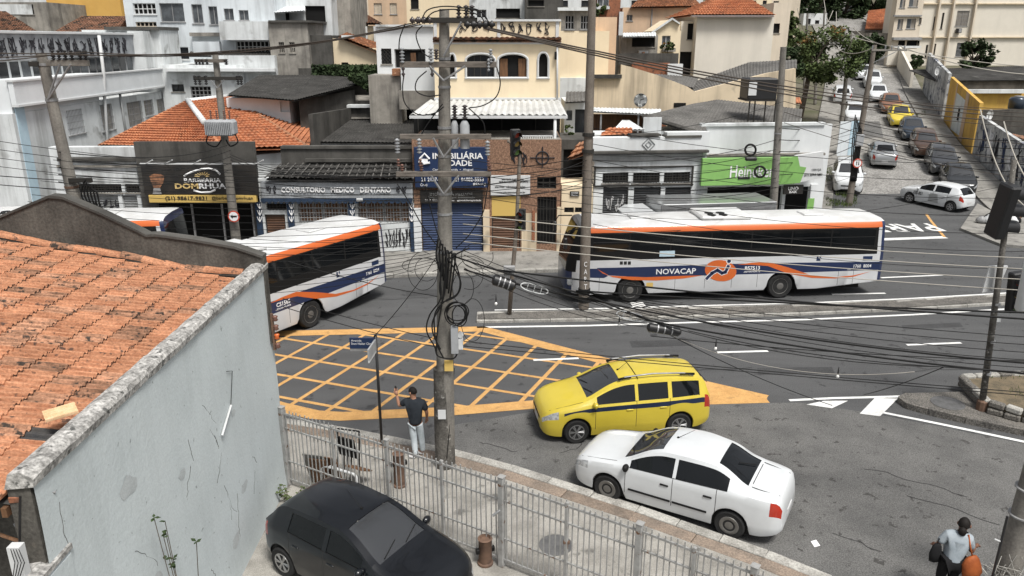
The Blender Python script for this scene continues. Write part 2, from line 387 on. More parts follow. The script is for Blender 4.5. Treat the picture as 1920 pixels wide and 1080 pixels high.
for t0, t1, nm in ((-.26, 0., 'pavement_left'), (1., 1.28, 'pavement_right')):
    mb = street_patch(0.02, 4.9, t0, t1, .13); n0 = len(mb.v)
    tt = t1 if t1 <= 0 else t0; k = 70
    for i in range(k):
        a, b = street(.02+4.88*i/k, tt), street(.02+4.88*(i+1)/k, tt)
        mb.add([(a.x, a.y, a.z-.05), (b.x, b.y, b.z-.05), (b.x, b.y, b.z+.13), (a.x, a.y, a.z+.13)], [(0, 1, 2, 3)])
    struct(mb.build(nm, 'far_walk'))
# worn asphalt of the near slip lane
NEARLANE = [G(*p) for p in ((832, 800), (1000, 772), (1330, 757), (1500, 755), (1640, 776), (1920, 832), (2100, 872), (2300, 1000), (2300, 1500), (1500, 1300), (700, 900))]
mb = MB(); mb.poly([(p.x, p.y, .004) for p in NEARLANE]); struct(mb.build('slip_road', 'asphalt_old'))
# near pavement and yard
KN = [G(*p) for p in ((300, 770), (470, 782), (540, 792), (667, 812), (850, 850), (960, 880), (1200, 957), (1440, 1042), (1560, 1090), (1760, 1180), (2000, 1310))]
KN = [Vector((p.x, p.y)) for p in KN]; KN[0] = Vector((-30, 19.8)); KN[1] = Vector((-9, 18.8))
pv = MB()
inner = []
for i, p in enumerate(KN):
    t = (KN[min(i+1, len(KN)-1)]-KN[max(i-1, 0)]).normalized(); inner.append(p+Vector((t.y, -t.x))*.62)
pv.poly([(p.x, p.y, .13) for p in inner]+[(9, 2, .13), (-30, 2, .13)])
walk = struct(pv.build('pavement_near', 'concrete_walk'))
def kerb_line(pts, w, z, parent, m, step=1.0, off=0., z0=-.05, jit=.008, name='kerb_stone'):
    Q = resample(pts, step)
    for a, b in zip(Q, Q[1:]):
        d = b-a; L_ = d.length; ang = math.atan2(d.y, d.x); mb = MB()
        mb.cbox(.006, L_-.006, off-w/2, off+w/2, z0, z+random.uniform(-jit, jit), .014)
        mb.build(name, m, parent, loc=(a.x, a.y, 0), rot=(0, 0, ang+random.uniform(-.004, .004)))
kerb_line(KN[1:10], .26, .135, walk, 'kerb', 1.0, off=-.13)
kerb_line(KN[1:10], .34, .128, walk, 'kerb_brown', 1.6, off=-.44, name='gutter_slab')
# far pavement along the shops
FK = [(-60, 25.0), (-20, 29.4), (-5, 31.05), (1, 31.75), (14, 33.2), (16.2, 34.2), (17.1, 36.2), (17.5, 39), (18.2, 43.05)]
mb = MB(); mb.prism([(-60, 60), (-60, 25)]+FK[1:]+[(14.7, 43.05), (14.7, 60)], -.02, .13)
walk2 = struct(mb.build('pavement_far', 'far_walk'))
kerb_line([Vector(p) for p in FK[1:]], .25, .145, walk2, 'kerb', 1.2, off=-.126)
# right corner pavement
mb = MB(); RC = [G(1800, 432), G(1875, 462), G(1960, 470), G(2150, 470)]
mb.prism([xy(G(1832, 385)), xy(RC[0]), xy(RC[1]), xy(RC[2]), xy(RC[3]), (60, 43.05), (27.5, 43.05)], -.02, .13)
walk3 = struct(mb.build('pavement_corner', 'far_walk'))
# median
MN = [G(*p) for p in ((895, 606), (1100, 603), (1300, 597), (1500, 592), (1700, 583), (1870, 573), (2100, 558))]
MN = [Vector((p.x, p.y)) for p in MN]
med = MB(); far = [p+Vector((-.02, .95)) for p in MN]
for i in range(len(MN)-1):
    a, b, c, d = MN[i], MN[i+1], far[i+1], far[i]
    med.add([(a.x, a.y+.1, .12), (b.x, b.y+.1, .12), (c.x, c.y-.1, .12), (d.x, d.y-.1, .085)], [(0, 1, 2, 3)])
median = struct(med.build('median_strip', 'island'))
kerb_line(MN, .2, .1, median, 'kerb', 1.2, off=.1); kerb_line(far, .2, .1, median, 'kerb', 1.2, off=-.1)
kerb_line([MN[0], far[0]], .16, .1, median, 'kerb', .5, off=-.05)
# island on the right
IT = [G(*p, .17) for p in ((1684, 744), (1700, 737), (1850, 733), (2100, 722), (2100, 850), (1920, 806), (1810, 783), (1740, 767), (1700, 756))]
mb = MB(); mb.prism([xy(p) for p in IT][::-1], -.02, .17); isl = struct(mb.build('traffic_island', 'island'))
ring = [Vector(xy(p)) for p in IT]
kerb_line([ring[4], ring[5], ring[6], ring[7], ring[8], ring[0], ring[1]], .16, .185, isl, 'island', 1.3, off=-.07)
# ---------------------------------------------------------------- painted markings
def marking(name, pts, w, m='white_paint_road', z=.008):
    mb = MB(); strip(mb, [xy(p) for p in pts], w, z); return struct(mb.build(name, m))
BJ = [G(*p) for p in ((340, 640), (500, 626), (905, 617), (1160, 684), (1437, 748), (1330, 751), (1010, 758), (850, 771), (640, 781), (590, 778), (525, 763), (380, 720))]
mb = MB(); ringp = [xy(p) for p in BJ]
strip(mb, ringp[:5], .5, .008); strip(mb, ringp[4:]+[ringp[0]], .5, .0088)
mb.poly([(p.x, p.y, .0084) for p in (G(1320, 722), G(1440, 748), G(1320, 752))])
def clip_line(o, d, poly):
    ts = []
    for a, b in zip(poly, poly[1:]+poly[:1]):
        e = Vector(b)-Vector(a); den = d.x*e.y-d.y*e.x
        if abs(den) < 1e-9: continue
        w_ = Vector(a)-o; t = (w_.x*e.y-w_.y*e.x)/den; u = (w_.x*d.y-w_.y*d.x)/den
        if 0 <= u < 1: ts.append(t)
    ts.sort(); return [(o+d*a, o+d*b) for a, b in zip(ts[::2], ts[1::2])]
d1 = Vector((2.52, 5.75)).normalized(); d2 = Vector((7.85, -2.9)).normalized()
for k in range(-6, 12):
    for a, b in clip_line(Vector((-6.05+1.24*k, 19.0)), d1, ringp): strip(mb, [a, b], .125, .0072)
for k in range(-6, 8):
    for a, b in clip_line(Vector((-7.85, 24.0-1.33*k)), d2, ringp): strip(mb, [a, b], .125, .0064)
struct(mb.build('box_junction_marking', 'yellow_paint_road'))
marking('edge_line_marking', [Vector((p.x, p.y-.42)) for p in MN], .14)
marking('edge_line_marking', [Vector((p.x+.6, p.y+.42)) for p in far], .12)
for a, b in (((1000, 675.5), (1085, 672)), ((1345, 661), (1440, 658.5)), ((1700, 647), (1802, 643))): marking('lane_dash_marking', [G(*a), G(*b)], .13)
for a, b in (((1652, 521), (1767, 516)), ((1660, 550), (1560, 552))): marking('lane_dash_marking', [G(*a), G(*b)], .13)
marking('stop_line_marking', [G(1560, 455), G(1655, 449), G(1773, 445)], .42)
marking('parking_line_marking', [G(1730, 392), G(1746, 415), G(1771, 445)], .14, 'yellow_paint_road', .0095)
marking('edge_line_marking', [G(1480, 751), G(1560, 747), G(1660, 744.5), G(1740, 742)], .12)
marking('edge_line_marking', [G(1655, 774), G(1760, 795), G(1850, 814), G(1930, 831), G(2050, 858)], .12, z=.012)
marking('give_way_marking', [G(1193, 567), G(1204, 582)], .5)
for q in (((1512, 759), (1560, 766), (1590, 752), (1545, 752)), ((1612, 776), (1650, 781), (1683, 748), (1640, 747))):
    m_ = MB(); m_.poly([(G(*p).x, G(*p).y, .011) for p in q]); struct(m_.build('crossing_marking', 'white_paint_road'))
m_ = MB(); m_.poly([(G(*p).x, G(*p).y, .0135) for p in ((1520, 1016), (1530, 1013), (1538, 1024), (1527, 1027))]); tag(m_.build('paper_scrap', 'ink_white'), 'white scrap of paper lying on the slip road behind the white sedan', 'litter')
pt = text('word_marking', 'PARE', 'white_paint_road', None, G(1738, 419)+Vector((0, 0, .0)), (-1, -.08, 0), (.08, -1, 0), 3.7, 1.75, .002, .015)
struct(pt); _txt[-1][1].z = .008
# manhole covers
def manhole(p, r, label, m='rim_dark'):
    t = thing('manhole_cover', label, 'manhole cover', p)
    a = MB(); a.lathe([(r, 0), (r, .008), (r*.94, .012), (r*.94, .006), (r*.86, .006)], 28); a.build('rim', m, t)
    b = MB(); b.lathe([(r*.85, .0), (r*.85, .009)], 28)
    for k in range(-5, 6):
        w_ = math.sqrt(max(0, (r*.8)**2-(k*r*.15)**2)); b.box(-w_, w_, k*r*.15-.012, k*r*.15+.012, .009, .013)
    b.build('lid', m, t); return t
mk('manhole', (.13, .13, .13), .7, (.09, .09, .09), 5)
manhole(G(1042, 1022, .13)+Vector((0, 0, .002)), .33, 'round dark manhole cover in the pavement behind the fence', 'manhole')
manhole(G(1777, 756, .17)+Vector((0, 0, .003)), .42, 'round ribbed manhole cover on the brown traffic island', 'manhole')
manhole(G(1605, 571, .085)+Vector((0, 0, .003)), .33, 'dark manhole cover in the median behind the bus', 'manhole')

# cracks, tar seams and repair patches in the asphalt
mk('tar', (.03, .03, .03), .7); mk('patch_dark', (.062, .063, .064), .9, (.05, .05, .051), 2, speck=.3, spscale=40)
rgk = random.Random(21)
def crack(px, py, dx, dy, n, w=.02, m='tar', nm='road_crack'):
    p = Vector(G(px, py)); pts = []
    for i in range(n): pts.append((p.x, p.y)); p = p+Vector((dx+rgk.uniform(-.09, .09), dy+rgk.uniform(-.09, .09), 0))
    mb = MB(); strip(mb, pts, w, .0095); struct(mb.build(nm, m))
for a in ((1700, 930, .18, -.12, 9), (1620, 880, .16, -.1, 12), (1240, 700, .2, .02, 14), (1450, 620, .22, .01, 16), (700, 560, .22, .02, 12), (1050, 850, .1, .12, 10), (900, 830, .16, -.05, 8), (1700, 700, .2, .02, 14), (1560, 1000, .12, -.1, 8)): crack(*a)
for pts in (((1420, 690), (1560, 688), (1565, 700), (1422, 703)), ((1180, 640), (1290, 637), (1300, 648), (1185, 652)), ((1690, 610), (1800, 605), (1806, 613), (1694, 618)), ((760, 545), (850, 541), (852, 551), (762, 556))):
    mb = MB(); mb.poly([(G(*p).x, G(*p).y, .0042) for p in pts]); struct(mb.build('road_patch', 'patch_dark'))
# ================================================================ vehicles
def pchip(keys):
    xs = [k[0] for k in keys]; ys = [k[1] for k in keys]; n = len(xs)
    d = [(ys[i+1]-ys[i])/(xs[i+1]-xs[i]) for i in range(n-1)]
    m = [d[0]]+[0 if d[i-1]*d[i] <= 0 else 2*d[i-1]*d[i]/(d[i-1]+d[i]) for i in range(1, n-1)]+[d[-1]]
    def f(x):
        if x <= xs[0]: return ys[0]
        if x >= xs[-1]: return ys[-1]
        i = max(j for j in range(n-1) if xs[j] <= x); h = xs[i+1]-xs[i]; t = (x-xs[i])/h
        return (2*t**3-3*t*t+1)*ys[i]+(t**3-2*t*t+t)*h*m[i]+(-2*t**3+3*t*t)*ys[i+1]+(t**3-t*t)*h*m[i+1]
    return f
_wheel = {}
def wheel_meshes(r, w, style):
    key = (r, w, style)
    if key in _wheel: return _wheel[key]
    t = MB(); h = w/2
    t.lathe([(r*.62, -h*.9), (r*.9, -h), (r*.97, -h*.8), (r, -h*.5), (r, h*.5), (r*.97, h*.8), (r*.9, h), (r*.62, h*.9)], 30, 'y')
    tm = t.mesh('tyre', 'tyre', True, 40)
    k = MB(); rr = r*.64
    if style == 'cap':
        k.lathe([(rr, h*.86), (rr*.96, h*.98), (rr*.8, h*1.0), (rr*.55, h*.86), (rr*.3, h*.94), (0.01, h*.98)], 30, 'y')
        for a in range(12):
            w_ = 2*math.pi*a/12; k.add([((rr*q)*math.cos(w_+e), h*1.005, (rr*q)*math.sin(w_+e)) for q, e in ((.72, -.1), (.88, -.1), (.88, .1), (.72, .1))], [(0, 1, 2, 3)])
        km = k.mesh('rim', 'rim_silver' if style == 'alloy' else 'rim_grey', False)
    elif style == 'alloy':
        k.lathe([(rr, h*.86), (rr*.99, h*.98), (rr*.88, h*.96), (rr*.86, h*.5)], 30, 'y')
        for a in range(6):
            w_ = 2*math.pi*a/6; c, s = math.cos(w_), math.sin(w_)
            for sp in (-.16, .16):
                c2, s2 = math.cos(w_+sp*.8), math.sin(w_+sp*.8)
                k.tube([(rr*.12*c, h*.86, rr*.12*s), (rr*.9*c2, h*.9, rr*.9*s2)], rr*.075, 5)
        k.lathe([(rr*.24, h*.7), (rr*.22, h*.95), (.01, h*.98)], 14, 'y')
        km = k.mesh('rim', 'rim_silver')
    else:                                           # steel truck wheel
        k.lathe([(rr, h*.7), (rr*.97, h*.95), (rr*.85, h*.8), (rr*.75, h*.35), (rr*.45, h*.45), (rr*.42, h*.9), (rr*.25, h*.98), (.01, h*.98)], 28, 'y')
        for a in range(8):
            w_ = 2*math.pi*a/8; k.lathe([(rr*.05, h*.4), (rr*.05, h*.6)], 6, 'y', (rr*.6*math.cos(w_), 0, rr*.6*math.sin(w_)))
        km = k.mesh('rim', 'rim_grey')
    b = MB(); b.lathe([(rr, -h*.6), (rr, h*.3), (.01, h*.3)], 20, 'y'); bm_ = b.mesh('hub_shadow', 'rim_dark')
    _wheel[key] = (tm, km, bm_); return _wheel[key]
def add_wheel(parent, x, y, r, w, style, side, steer=0):
    tm, km, bm_ = wheel_meshes(r, w, style)
    o = link('wheel', bm_, parent, (x, y, r), (0, 0, (0 if side > 0 else math.pi)+steer))
    link('tyre', tm, o); link('rim', km, o); return o
SPEC = {}
# top line, belt line, half width, roof edge half width, all against distance from the nose
SPEC['mpv'] = dict(L=4.36, W=1.74, r=.315, ax=(.86, 3.48), top=[(0, .66), (.08, .80), (.3, .92), (.95, 1.08), (1.12, 1.14), (1.85, 1.49), (2.2, 1.56), (3.0, 1.585), (3.9, 1.545), (4.12, 1.47), (4.26, 1.1), (4.32, .98), (4.36, .7)],
    belt=[(0, .60), (.1, .72), (.3, .84), (1.0, .985), (1.3, 1.02), (3.0, 1.07), (4.0, 1.10), (4.2, 1.06), (4.3, .9), (4.36, .64)], roof=(1.95, 4.1), ws=(1.14, 1.98), rw=(4.07, 4.27), side=[(1.36, 2.32), (2.4, 3.16), (3.26, 3.98)], doors=[1.32, 2.35, 3.2], roofw=.58, seamz=.3)
SPEC['sedan'] = dict(L=4.48, W=1.735, r=.31, ax=(.9, 3.52), top=[(0, .66), (.08, .78), (.3, .88), (1.0, 1.0), (1.15, 1.05), (1.8, 1.40), (2.1, 1.475), (2.6, 1.50), (3.1, 1.46), (3.75, 1.16), (3.9, 1.11), (4.3, 1.09), (4.42, 1.0), (4.48, .7)],
    belt=[(0, .60), (.1, .70), (.3, .80), (1.0, .93), (1.3, .96), (3.0, 1.02), (3.6, 1.05), (4.0, 1.03), (4.35, 1.0), (4.44, .86), (4.48, .64)], roof=(2.0, 3.1), ws=(1.18, 1.98), rw=(3.14, 3.76), side=[(1.38, 2.3), (2.37, 3.42)], doors=[1.3, 2.32, 3.22], roofw=.56, seamz=.3)
SPEC['hatch'] = dict(L=3.93, W=1.69, r=.30, ax=(.8, 3.3), top=[(0, .62), (.08, .76), (.3, .88), (.9, 1.0), (1.06, 1.05), (1.7, 1.38), (2.0, 1.455), (2.6, 1.475), (3.3, 1.41), (3.5, 1.34), (3.76, 1.05), (3.86, .94), (3.93, .66)],
    belt=[(0, .57), (.1, .68), (.3, .79), (.95, .93), (1.2, .96), (2.6, 1.0), (3.5, 1.04), (3.72, .99), (3.86, .84), (3.93, .6)], roof=(1.9, 3.4), ws=(1.08, 1.86), rw=(3.45, 3.78), side=[(1.34, 2.14), (2.24, 3.1)], doors=[1.22, 2.19, 3.05], roofw=.55, seamz=.28)
SPEC['suv'] = dict(L=4.15, W=1.76, r=.33, ax=(.84, 3.42), top=[(0, .7), (.08, .88), (.3, 1.0), (.95, 1.1), (1.1, 1.15), (1.7, 1.5), (2.0, 1.58), (2.7, 1.61), (3.6, 1.56), (3.82, 1.48), (4.02, 1.12), (4.08, 1.0), (4.15, .72)],
    belt=[(0, .66), (.1, .78), (.3, .9), (1.0, 1.02), (1.25, 1.05), (3.0, 1.1), (3.7, 1.12), (3.96, 1.06), (4.08, .9), (4.15, .68)], roof=(1.85, 3.7), ws=(1.12, 1.88), rw=(3.74, 4.02), side=[(1.4, 2.2), (2.3, 3.05), (3.2, 3.6)], doors=[1.28, 2.25, 3.12], roofw=.58, seamz=.34)
def make_car(kind, name, label, paintm, loc, rz, group=None, wheel='cap', lod=1., extras=(), steer=0., lamps_only=False, handle_m=None, stripe=None, mirror_m=None):
    """local +X is the way the car faces; origin on the ground under its middle"""
    s = SPEC[kind]; L, Wd = s['L'], s['W']/2; top = pchip(s['top']); belt = pchip(s['belt'])
    hw = pchip([(0, Wd*.62), (.06, Wd*.76), (.2, Wd*.89), (.5, Wd*.97), (1.0, Wd), (L-1.1, Wd), (L-.5, Wd*.97), (L-.2, Wd*.9), (L-.06, Wd*.8), (L, Wd*.68)])
    c0, c1 = s['ws'][0], s['roof'][0]; e0 = s['roof'][1]; e1 = s['rw'][1]
    rwf = pchip([(0, Wd*.5), (.15, Wd*.72), (.5, Wd*.82), (c0, Wd*.85), ((c0+c1)/2, Wd*.79), (c1+.1, s['roofw']+.06), ((c1+e0)/2, s['roofw']+.07), (e0, s['roofw']+.03), ((e0+e1)/2, s['roofw']+.06), (e1+.03, Wd*.8), (L-.05, Wd*.7), (L, Wd*.55)])
    sill = pchip([(0, .34), (.1, .24), (.4, .2), (L-.5, .22), (L-.1, .3), (L, .36)])
    ar = s['r']+.055
    def zb(x):
        z = sill(x)
        for a in s['ax']:
            q = ar*ar-(x-a)**2
            if q > 0: z = max(z, s['r']+math.sqrt(q))
        return z
    def ring(x):
        b, t, h, r_, z0 = belt(x), top(x), hw(x), rwf(x), zb(x)
        r_ = min(r_, h-.03); k1 = max(z0+.03, min(.40, b-.2)); k2 = max(k1+.05, min(.62, b-.12)); k3 = max(k2+.04, b-.07)
        b = max(b, k3+.02); t = max(t, b+.03); dr = min(.055, (t-b)*.3)
        return [(h-.05, z0), (h-.004, k1), (h, k2), (h-.012, k3), (h-.04, b), (r_, t-dr), (r_*.62, t-dr*.22), (0, t)]
    nsub = [1, 3, 3, 1, 6, 2, 3]
    def prof(x):
        r_ = ring(x); out = []
        for i, n in enumerate(nsub):
            for k in range(n):
                f = k/n; out.append((r_[i][0]+(r_[i+1][0]-r_[i][0])*f, r_[i][1]+(r_[i+1][1]-r_[i][1])*f))
        out.append(r_[-1]); return out
    seg = [i for i, n in enumerate(nsub) for k in range(n)]; sub = [k for i, n in enumerate(nsub) for k in range(n)]
    # stations: even, plus every window and arch edge
    st = set(round(i*L/int(64*lod), 3) for i in range(int(64*lod)+1)) | {0, .03, .08, .14, L, L-.03, L-.08, L-.14, *s['ws'], *s['rw']}
    for a, b in s['side']: st |= {a, b}
    for a in s['ax']:
        for k in range(-6, 7): st.add(round(a+ar*math.sin(k*math.pi/12.01), 3))
    st |= {.42, L-.24}
    st = sorted(x for x in st if 0 <= x <= L); xs = [st[0]]
    for x in st[1:]:
        if x-xs[-1] > .012: xs.append(x)
        elif any(abs(x-q) < 1e-6 for w_ in s['side'] for q in w_) or x in s['ws'] or x in s['rw'] or x == L: xs[-1] = x
    P = [prof(x) for x in xs]; nv = len(P[0])
    def part_of(i, j):
        x = (xs[i]+xs[i+1])/2; g = seg[j]
        if g in (5, 6) or (g == 4 and sub[j] == 3 and False):
            if s['ws'][0] < x < s['ws'][1] and not (g == 5 and sub[j] == 0): return 'windscreen'
            if s['rw'][0] < x < s['rw'][1] and not (g == 5 and sub[j] == 0): return 'rear_window'
        if g == 4:
            for k, (a, b) in enumerate(s['side']):
                if a < x < b and sub[j] < 5: return 'side_window%d' % k
        if .03 < x < .42 and ((g == 2 and sub[j] >= 1) or g == 3): return 'headlight'
        if L-.24 < x < L-.03 and ((g == 2 and sub[j] >= 1) or g == 3): return 'taillight'
        if stripe and g == stripe[0] and sub[j] == stripe[1] and .55 < x < L-.24: return 'stripe'
        return 'body'
    car = thing(name, label, 'car', loc, rz, group)
    parts = {}
    def put(pn, side, quad, inset=0):
        key = (pn, side) if pn[:4] in ('side', 'head', 'tail') else (pn, 0)
        parts.setdefault(key, MB()).add(quad, [(0, 1, 2, 3)])
    for i in range(len(xs)-1):
        for j in range(nv-1):
            pn = part_of(i, j)
            for sd in (1, -1):
                q = []
                for a, b in ((i, j), (i+1, j), (i+1, j+1), (i, j+1)):
                    y, z = P[a][b]; off = .012 if ('window' in pn or pn == 'windscreen') else 0
                    yy = max(0, y-off) if pn.startswith('side') else y
                    zz = z-off if not pn.startswith('side') else z
                    q.append((L/2-xs[a], sd*yy, zz))
                put(pn, sd, q)
    body = parts[('body', 0)]
    for i, xx in ((0, xs[0]), (len(xs)-1, xs[-1])):       # end caps
        pr = P[i]; ringpts = [(L/2-xx, y, z) for y, z in pr]+[(L/2-xx, -y, z) for y, z in reversed(pr[:-1])]
        body.poly(ringpts)
    for x0, x1 in ((.5, L-.5),): body.add([(L/2-x0, -Wd*.8, .2), (L/2-x1, -Wd*.8, .2), (L/2-x1, Wd*.8, .2), (L/2-x0, Wd*.8, .2)], [(0, 1, 2, 3)])
    def weld(me):
        bm = bmesh.new(); bm.from_mesh(me); bmesh.ops.remove_doubles(bm, verts=bm.verts[:], dist=.0008); bmesh.ops.recalc_face_normals(bm, faces=bm.faces[:]); bm.to_mesh(me); bm.free(); me.shade_smooth(); me.set_sharp_from_angle(angle=R(38))
    bodyo = None
    for (pn, sd), mb in parts.items():
        base = 'side_window' if pn.startswith('side') else pn
        m_ = {'body': paintm, 'windscreen': 'glass_front', 'rear_window': 'glass_car', 'side_window': 'glass_car', 'headlight': 'lamp_clear', 'taillight': 'lamp_red', 'stripe': 'taxi_stripe'}[base]
        me = mb.mesh(base, m_); weld(me); o = link(base, me, car)
        if base == 'body': bodyo = o
    w_ = MB(); 
    for a in s['ax']: w_.box(L/2-a-ar*1.02, L/2-a+ar*1.02, -Wd+.1, Wd-.1, .19, .22+ar*1.5)
    w_.box(L/2-L+.5, L/2-.5, -Wd+.28, Wd-.28, .16, .5); w_.build('underbody', 'trim_black', car)
    for k, a in enumerate(s['ax']):
        for sd in (1, -1): add_wheel(car, L/2-a, sd*(Wd-.115), s['r'], .2, wheel, sd, steer if k == 0 else 0)
    def surf(x, level, f=0, sd=1, out=0.):
        r_ = ring(x); a, b = r_[level], r_[min(level+1, 7)]
        return Vector((L/2-x, sd*(a[0]+(b[0]-a[0])*f+out), a[1]+(b[1]-a[1])*f))
    if lod >= .7:
        for sd in (1, -1):
            for k, x in enumerate(s['doors']):
                x2 = x
                if zb(x2) > s['seamz']+.15 and k == len(s['doors'])-1:
                    pts = [surf(x-.0+.18*(1-g/8.), 2 if g < 4 else 3, 0, sd, .001)+Vector((0, 0, 0)) for g in range(0)]
                sm = MB(); pts = [surf(x2, 0, .9, sd, .0), surf(x2, 1, 0, sd, 0), surf(x2, 2, 0, sd, 0), surf(x2, 3, 0, sd, 0), surf(x2, 4, 0, sd, 0)]
                sm.tube(pts, .006, 4); sm.build('door_seam', 'seam', bodyo)
            for k, x in enumerate(s['doors'][1:3]):
                p = surf(x-.17, 2, .62, sd, .0); hd = MB(); hd.cbox(p.x-.09, p.x+.09, p.y-.02, p.y+.02, p.z-.02, p.z+.02, .012); hd.build('door_handle', handle_m or paintm, car, True, 50)
        for sd in (1, -1):
            sm = MB(); sm.tube([surf(x, 5, 0, sd)+Vector((0, 0, .001)) for x in (.2, .4, .7, s['ws'][0]-.12)], .005, 4); sm.build('bonnet_seam', 'seam', bodyo)
            sm = MB(); sm.tube([surf(x, 4, 0, sd)+Vector((0, .0, 0)) for x in (s['side'][0][0]-.1, s['side'][0][0]+.3, 2.2, s['side'][-1][1])], .007, 4); sm.build('window_trim', 'trim_black', bodyo)
        if kind == 'sedan':
            xt = s['rw'][1]+.06; sm = MB(); sm.tube([surf(xt, 6, 0, 1)+Vector((0, 0, .005)), surf(xt, 7, 0, 1)+Vector((0, 0, .005)), surf(xt, 6, 0, -1)+Vector((0, 0, .005))], .008, 4); sm.build('boot_seam', 'seam', bodyo)
            for sd in (1, -1): sm = MB(); sm.tube([surf(x, 5, .6, sd)+Vector((0, 0, .005)) for x in (xt, xt+.2, L-.12)], .008, 4); sm.build('boot_seam', 'seam', bodyo)
        lp = MB(); pf = (L/2+.004)
        lp.cbox(L/2-.02, pf+.008, -.2, .2, .40, .52, .004); lp.build('number_plate', 'plate', car)
        lp = MB(); lp.cbox(-pf-.008, -L/2+.02, -.2, .2, .52, .64, .004); lp.build('number_plate', 'plate', car)
        gr = MB(); gr.cbox(L/2-.06, L/2+.006, -Wd*.5, Wd*.5, .55, .63, .004); gr.cbox(L/2-.06, L/2+.005, -Wd*.5, Wd*.5, .3, .38, .004); gr.build('grille', 'trim_black', car)
        for yy in (-.45, .1):
            wp = MB(); wp.tube([(L/2-s['ws'][0]-.02, yy, top(s['ws'][0])+.012), (L/2-s['ws'][0]-.16, yy+.42, top(s['ws'][0]+.14)+.006)], .009, 4)
            wp.build('wiper', 'trim_black', car)
        an = MB(); xa = s['roof'][0]+.12; an.tube([(L/2-xa, 0, top(xa)), (L/2-xa-.35, 0, top(xa)+.28)], [.008, .003], 4); an.lathe([(.03, 0), (.02, .03)], 8, 'z', (L/2-xa, 0, top(xa)-.005)); an.build('aerial', 'trim_black', car)
    for sd in (1, -1):
        p = surf(s['side'][0][0]-.06, 4, .12, sd, .09); mr = MB(Matrix.Translation(p)); mr.lathe([(.01, -.09), (.06, -.075), (.085, -.02), (.085, .04), (.06, .08), (.01, .095)], 10, 'z')
        me = mr.mesh('mirror', mirror_m or paintm, True); o = link('mirror', me, car)
        for v in me.vertices: v.co.x = p.x+(v.co.x-p.x)*.75; v.co.y = p.y+(v.co.y-p.y)*1.15; v.co.z = p.z+(v.co.z-p.z)*.8
    car['half'] = L/2
    return car, bodyo, surf, top, s
def head(a, b): return math.atan2(b[1]-a[1], b[0]-a[0])
# yellow taxi
fw, rwp = G(1077, 829), G(1272, 815)
def from_wheels(fw, rw, kind):                       # contact points of the near front and rear wheels (left side of the car)
    s = SPEC[kind]; a = head(rw, fw); h = Vector((math.cos(a), math.sin(a), 0)); n = Vector((-h.y, h.x, 0))
    mid = (fw+rw)/2; off = (s['L']/2-(s['ax'][0]+s['ax'][1])/2)
    return mid-n*(s['W']/2-.115)-h*off, a
p, a = from_wheels(fw, rwp, 'mpv')
car, body, surf, top, s = make_car('mpv', 'taxi', 'yellow taxi people carrier with dark blue stripe on the yellow box marking', 'paint_taxi', p, a, wheel='alloy', stripe=(2, 2), extras=())
for sd in (1, -1):
    rl = MB(); pts = [Vector((s['L']/2-x, sd*.58, top(x)+dz)) for x, dz in ((1.95, -.01), (2.1, .05), (2.8, .065), (3.6, .05), (3.85, -.01))]
    rl.tube(pts, .022, 6); rl.build('roof_rail', 'steel_galv', car, True)
    for x0, x1 in ((1.93, 2.25), (3.5, 3.88)):
        rl = MB(); rl.tube([(s['L']/2-x, sd*.58, top(x)+.03+.0*x) for x in (x0, (x0+x1)/2, x1)], .03, 6); rl.build('rail_foot', 'trim_black', car, True)
cb = MB(); cb.tube([(s['L']/2-2.42, -.6, top(2.42)-.02), (s['L']/2-2.42, 0, top(2.42)+.008), (s['L']/2-2.42, .6, top(2.42)-.02)], .012, 4); cb.build('roof_band', 'trim_black', car)
sp = MB(); sp.tube([(-s['L']/2+.1, -.5, 1.3), (-s['L']/2+.1, .5, 1.3)], .01, 4); sp.build('rear_wiper', 'trim_black', car)
# white sedan
p, a = from_wheels(G(1143, 937), G(1363, 1005), 'sedan')
car, body, surf, top, s = make_car('sedan', 'sedan', 'white four door sedan with grey hubcaps parked at the kerb in front of the fence', 'paint_white', p, a, handle_m='trim_black', mirror_m='trim_black')
for sd in (1, -1):
    ml = MB()
    for x0, x1 in ((1.38, 2.3), (2.34, 3.06)):
        q = [surf(x, 1, .35, sd, .004) for x in (x0, x1)]; ml.cbox(min(q[0].x, q[1].x), max(q[0].x, q[1].x), q[0].y-.012, q[0].y+.012, q[0].z-.022, q[0].z+.022, .006)
    ml.build('side_moulding', 'trim_black', car)
gw = MB(); gw.tube([(s['L']/2-3.72, -.25, top(3.72)+.012), (s['L']/2-3.45, .1, top(3.45)+.012)], .01, 4)
gw.build('rear_wiper', 'trim_black', car)
# dark hatchback inside the fence
car, body, surf, top, s = make_car('hatch', 'hatchback', 'black five door hatchback parked in the yard behind the fence', 'paint_black', (-2.62, 11.75, .13), R(-33), wheel='alloy')
# cars on the side street
def on_street(px, py, kind, name, label, pm, face, lod=.5, dz=0, **k):
    q = H_on(px, py); z = hz(q.x, q.y)
    c = make_car(kind, name, label, pm, (q.x, q.y, z+.01+dz), 0, 'cars on the side street', lod=lod, **k)[0]
    slope = math.atan((hz(q.x+.37, q.y+1)-z)/1.066)
    ang = R(70)+face; up = math.sin(ang)                 # street heads 70 degrees from +X
    c.rotation_euler = (0, -slope*math.cos(face), ang); return c
PI = math.pi
c = on_street(1752, 386, 'hatch', 'hatchback', 'white hatchback with grey door panels turning out of the side street', 'paint_white', R(52), .8, wheel='alloy', steer=.3)
text('door_lettering', '020-801', 'ink_black', c, (.95, .856, .62), (-1, 0, 0), (0, 0, 1), .55, .2)
pn = MB(); pn.poly([(.0, .853, .36), (-.62, .853, .36), (-.5, .853, .86), (-.05, .853, .86)]); pn.build('door_panel', 'paint_silver', c)
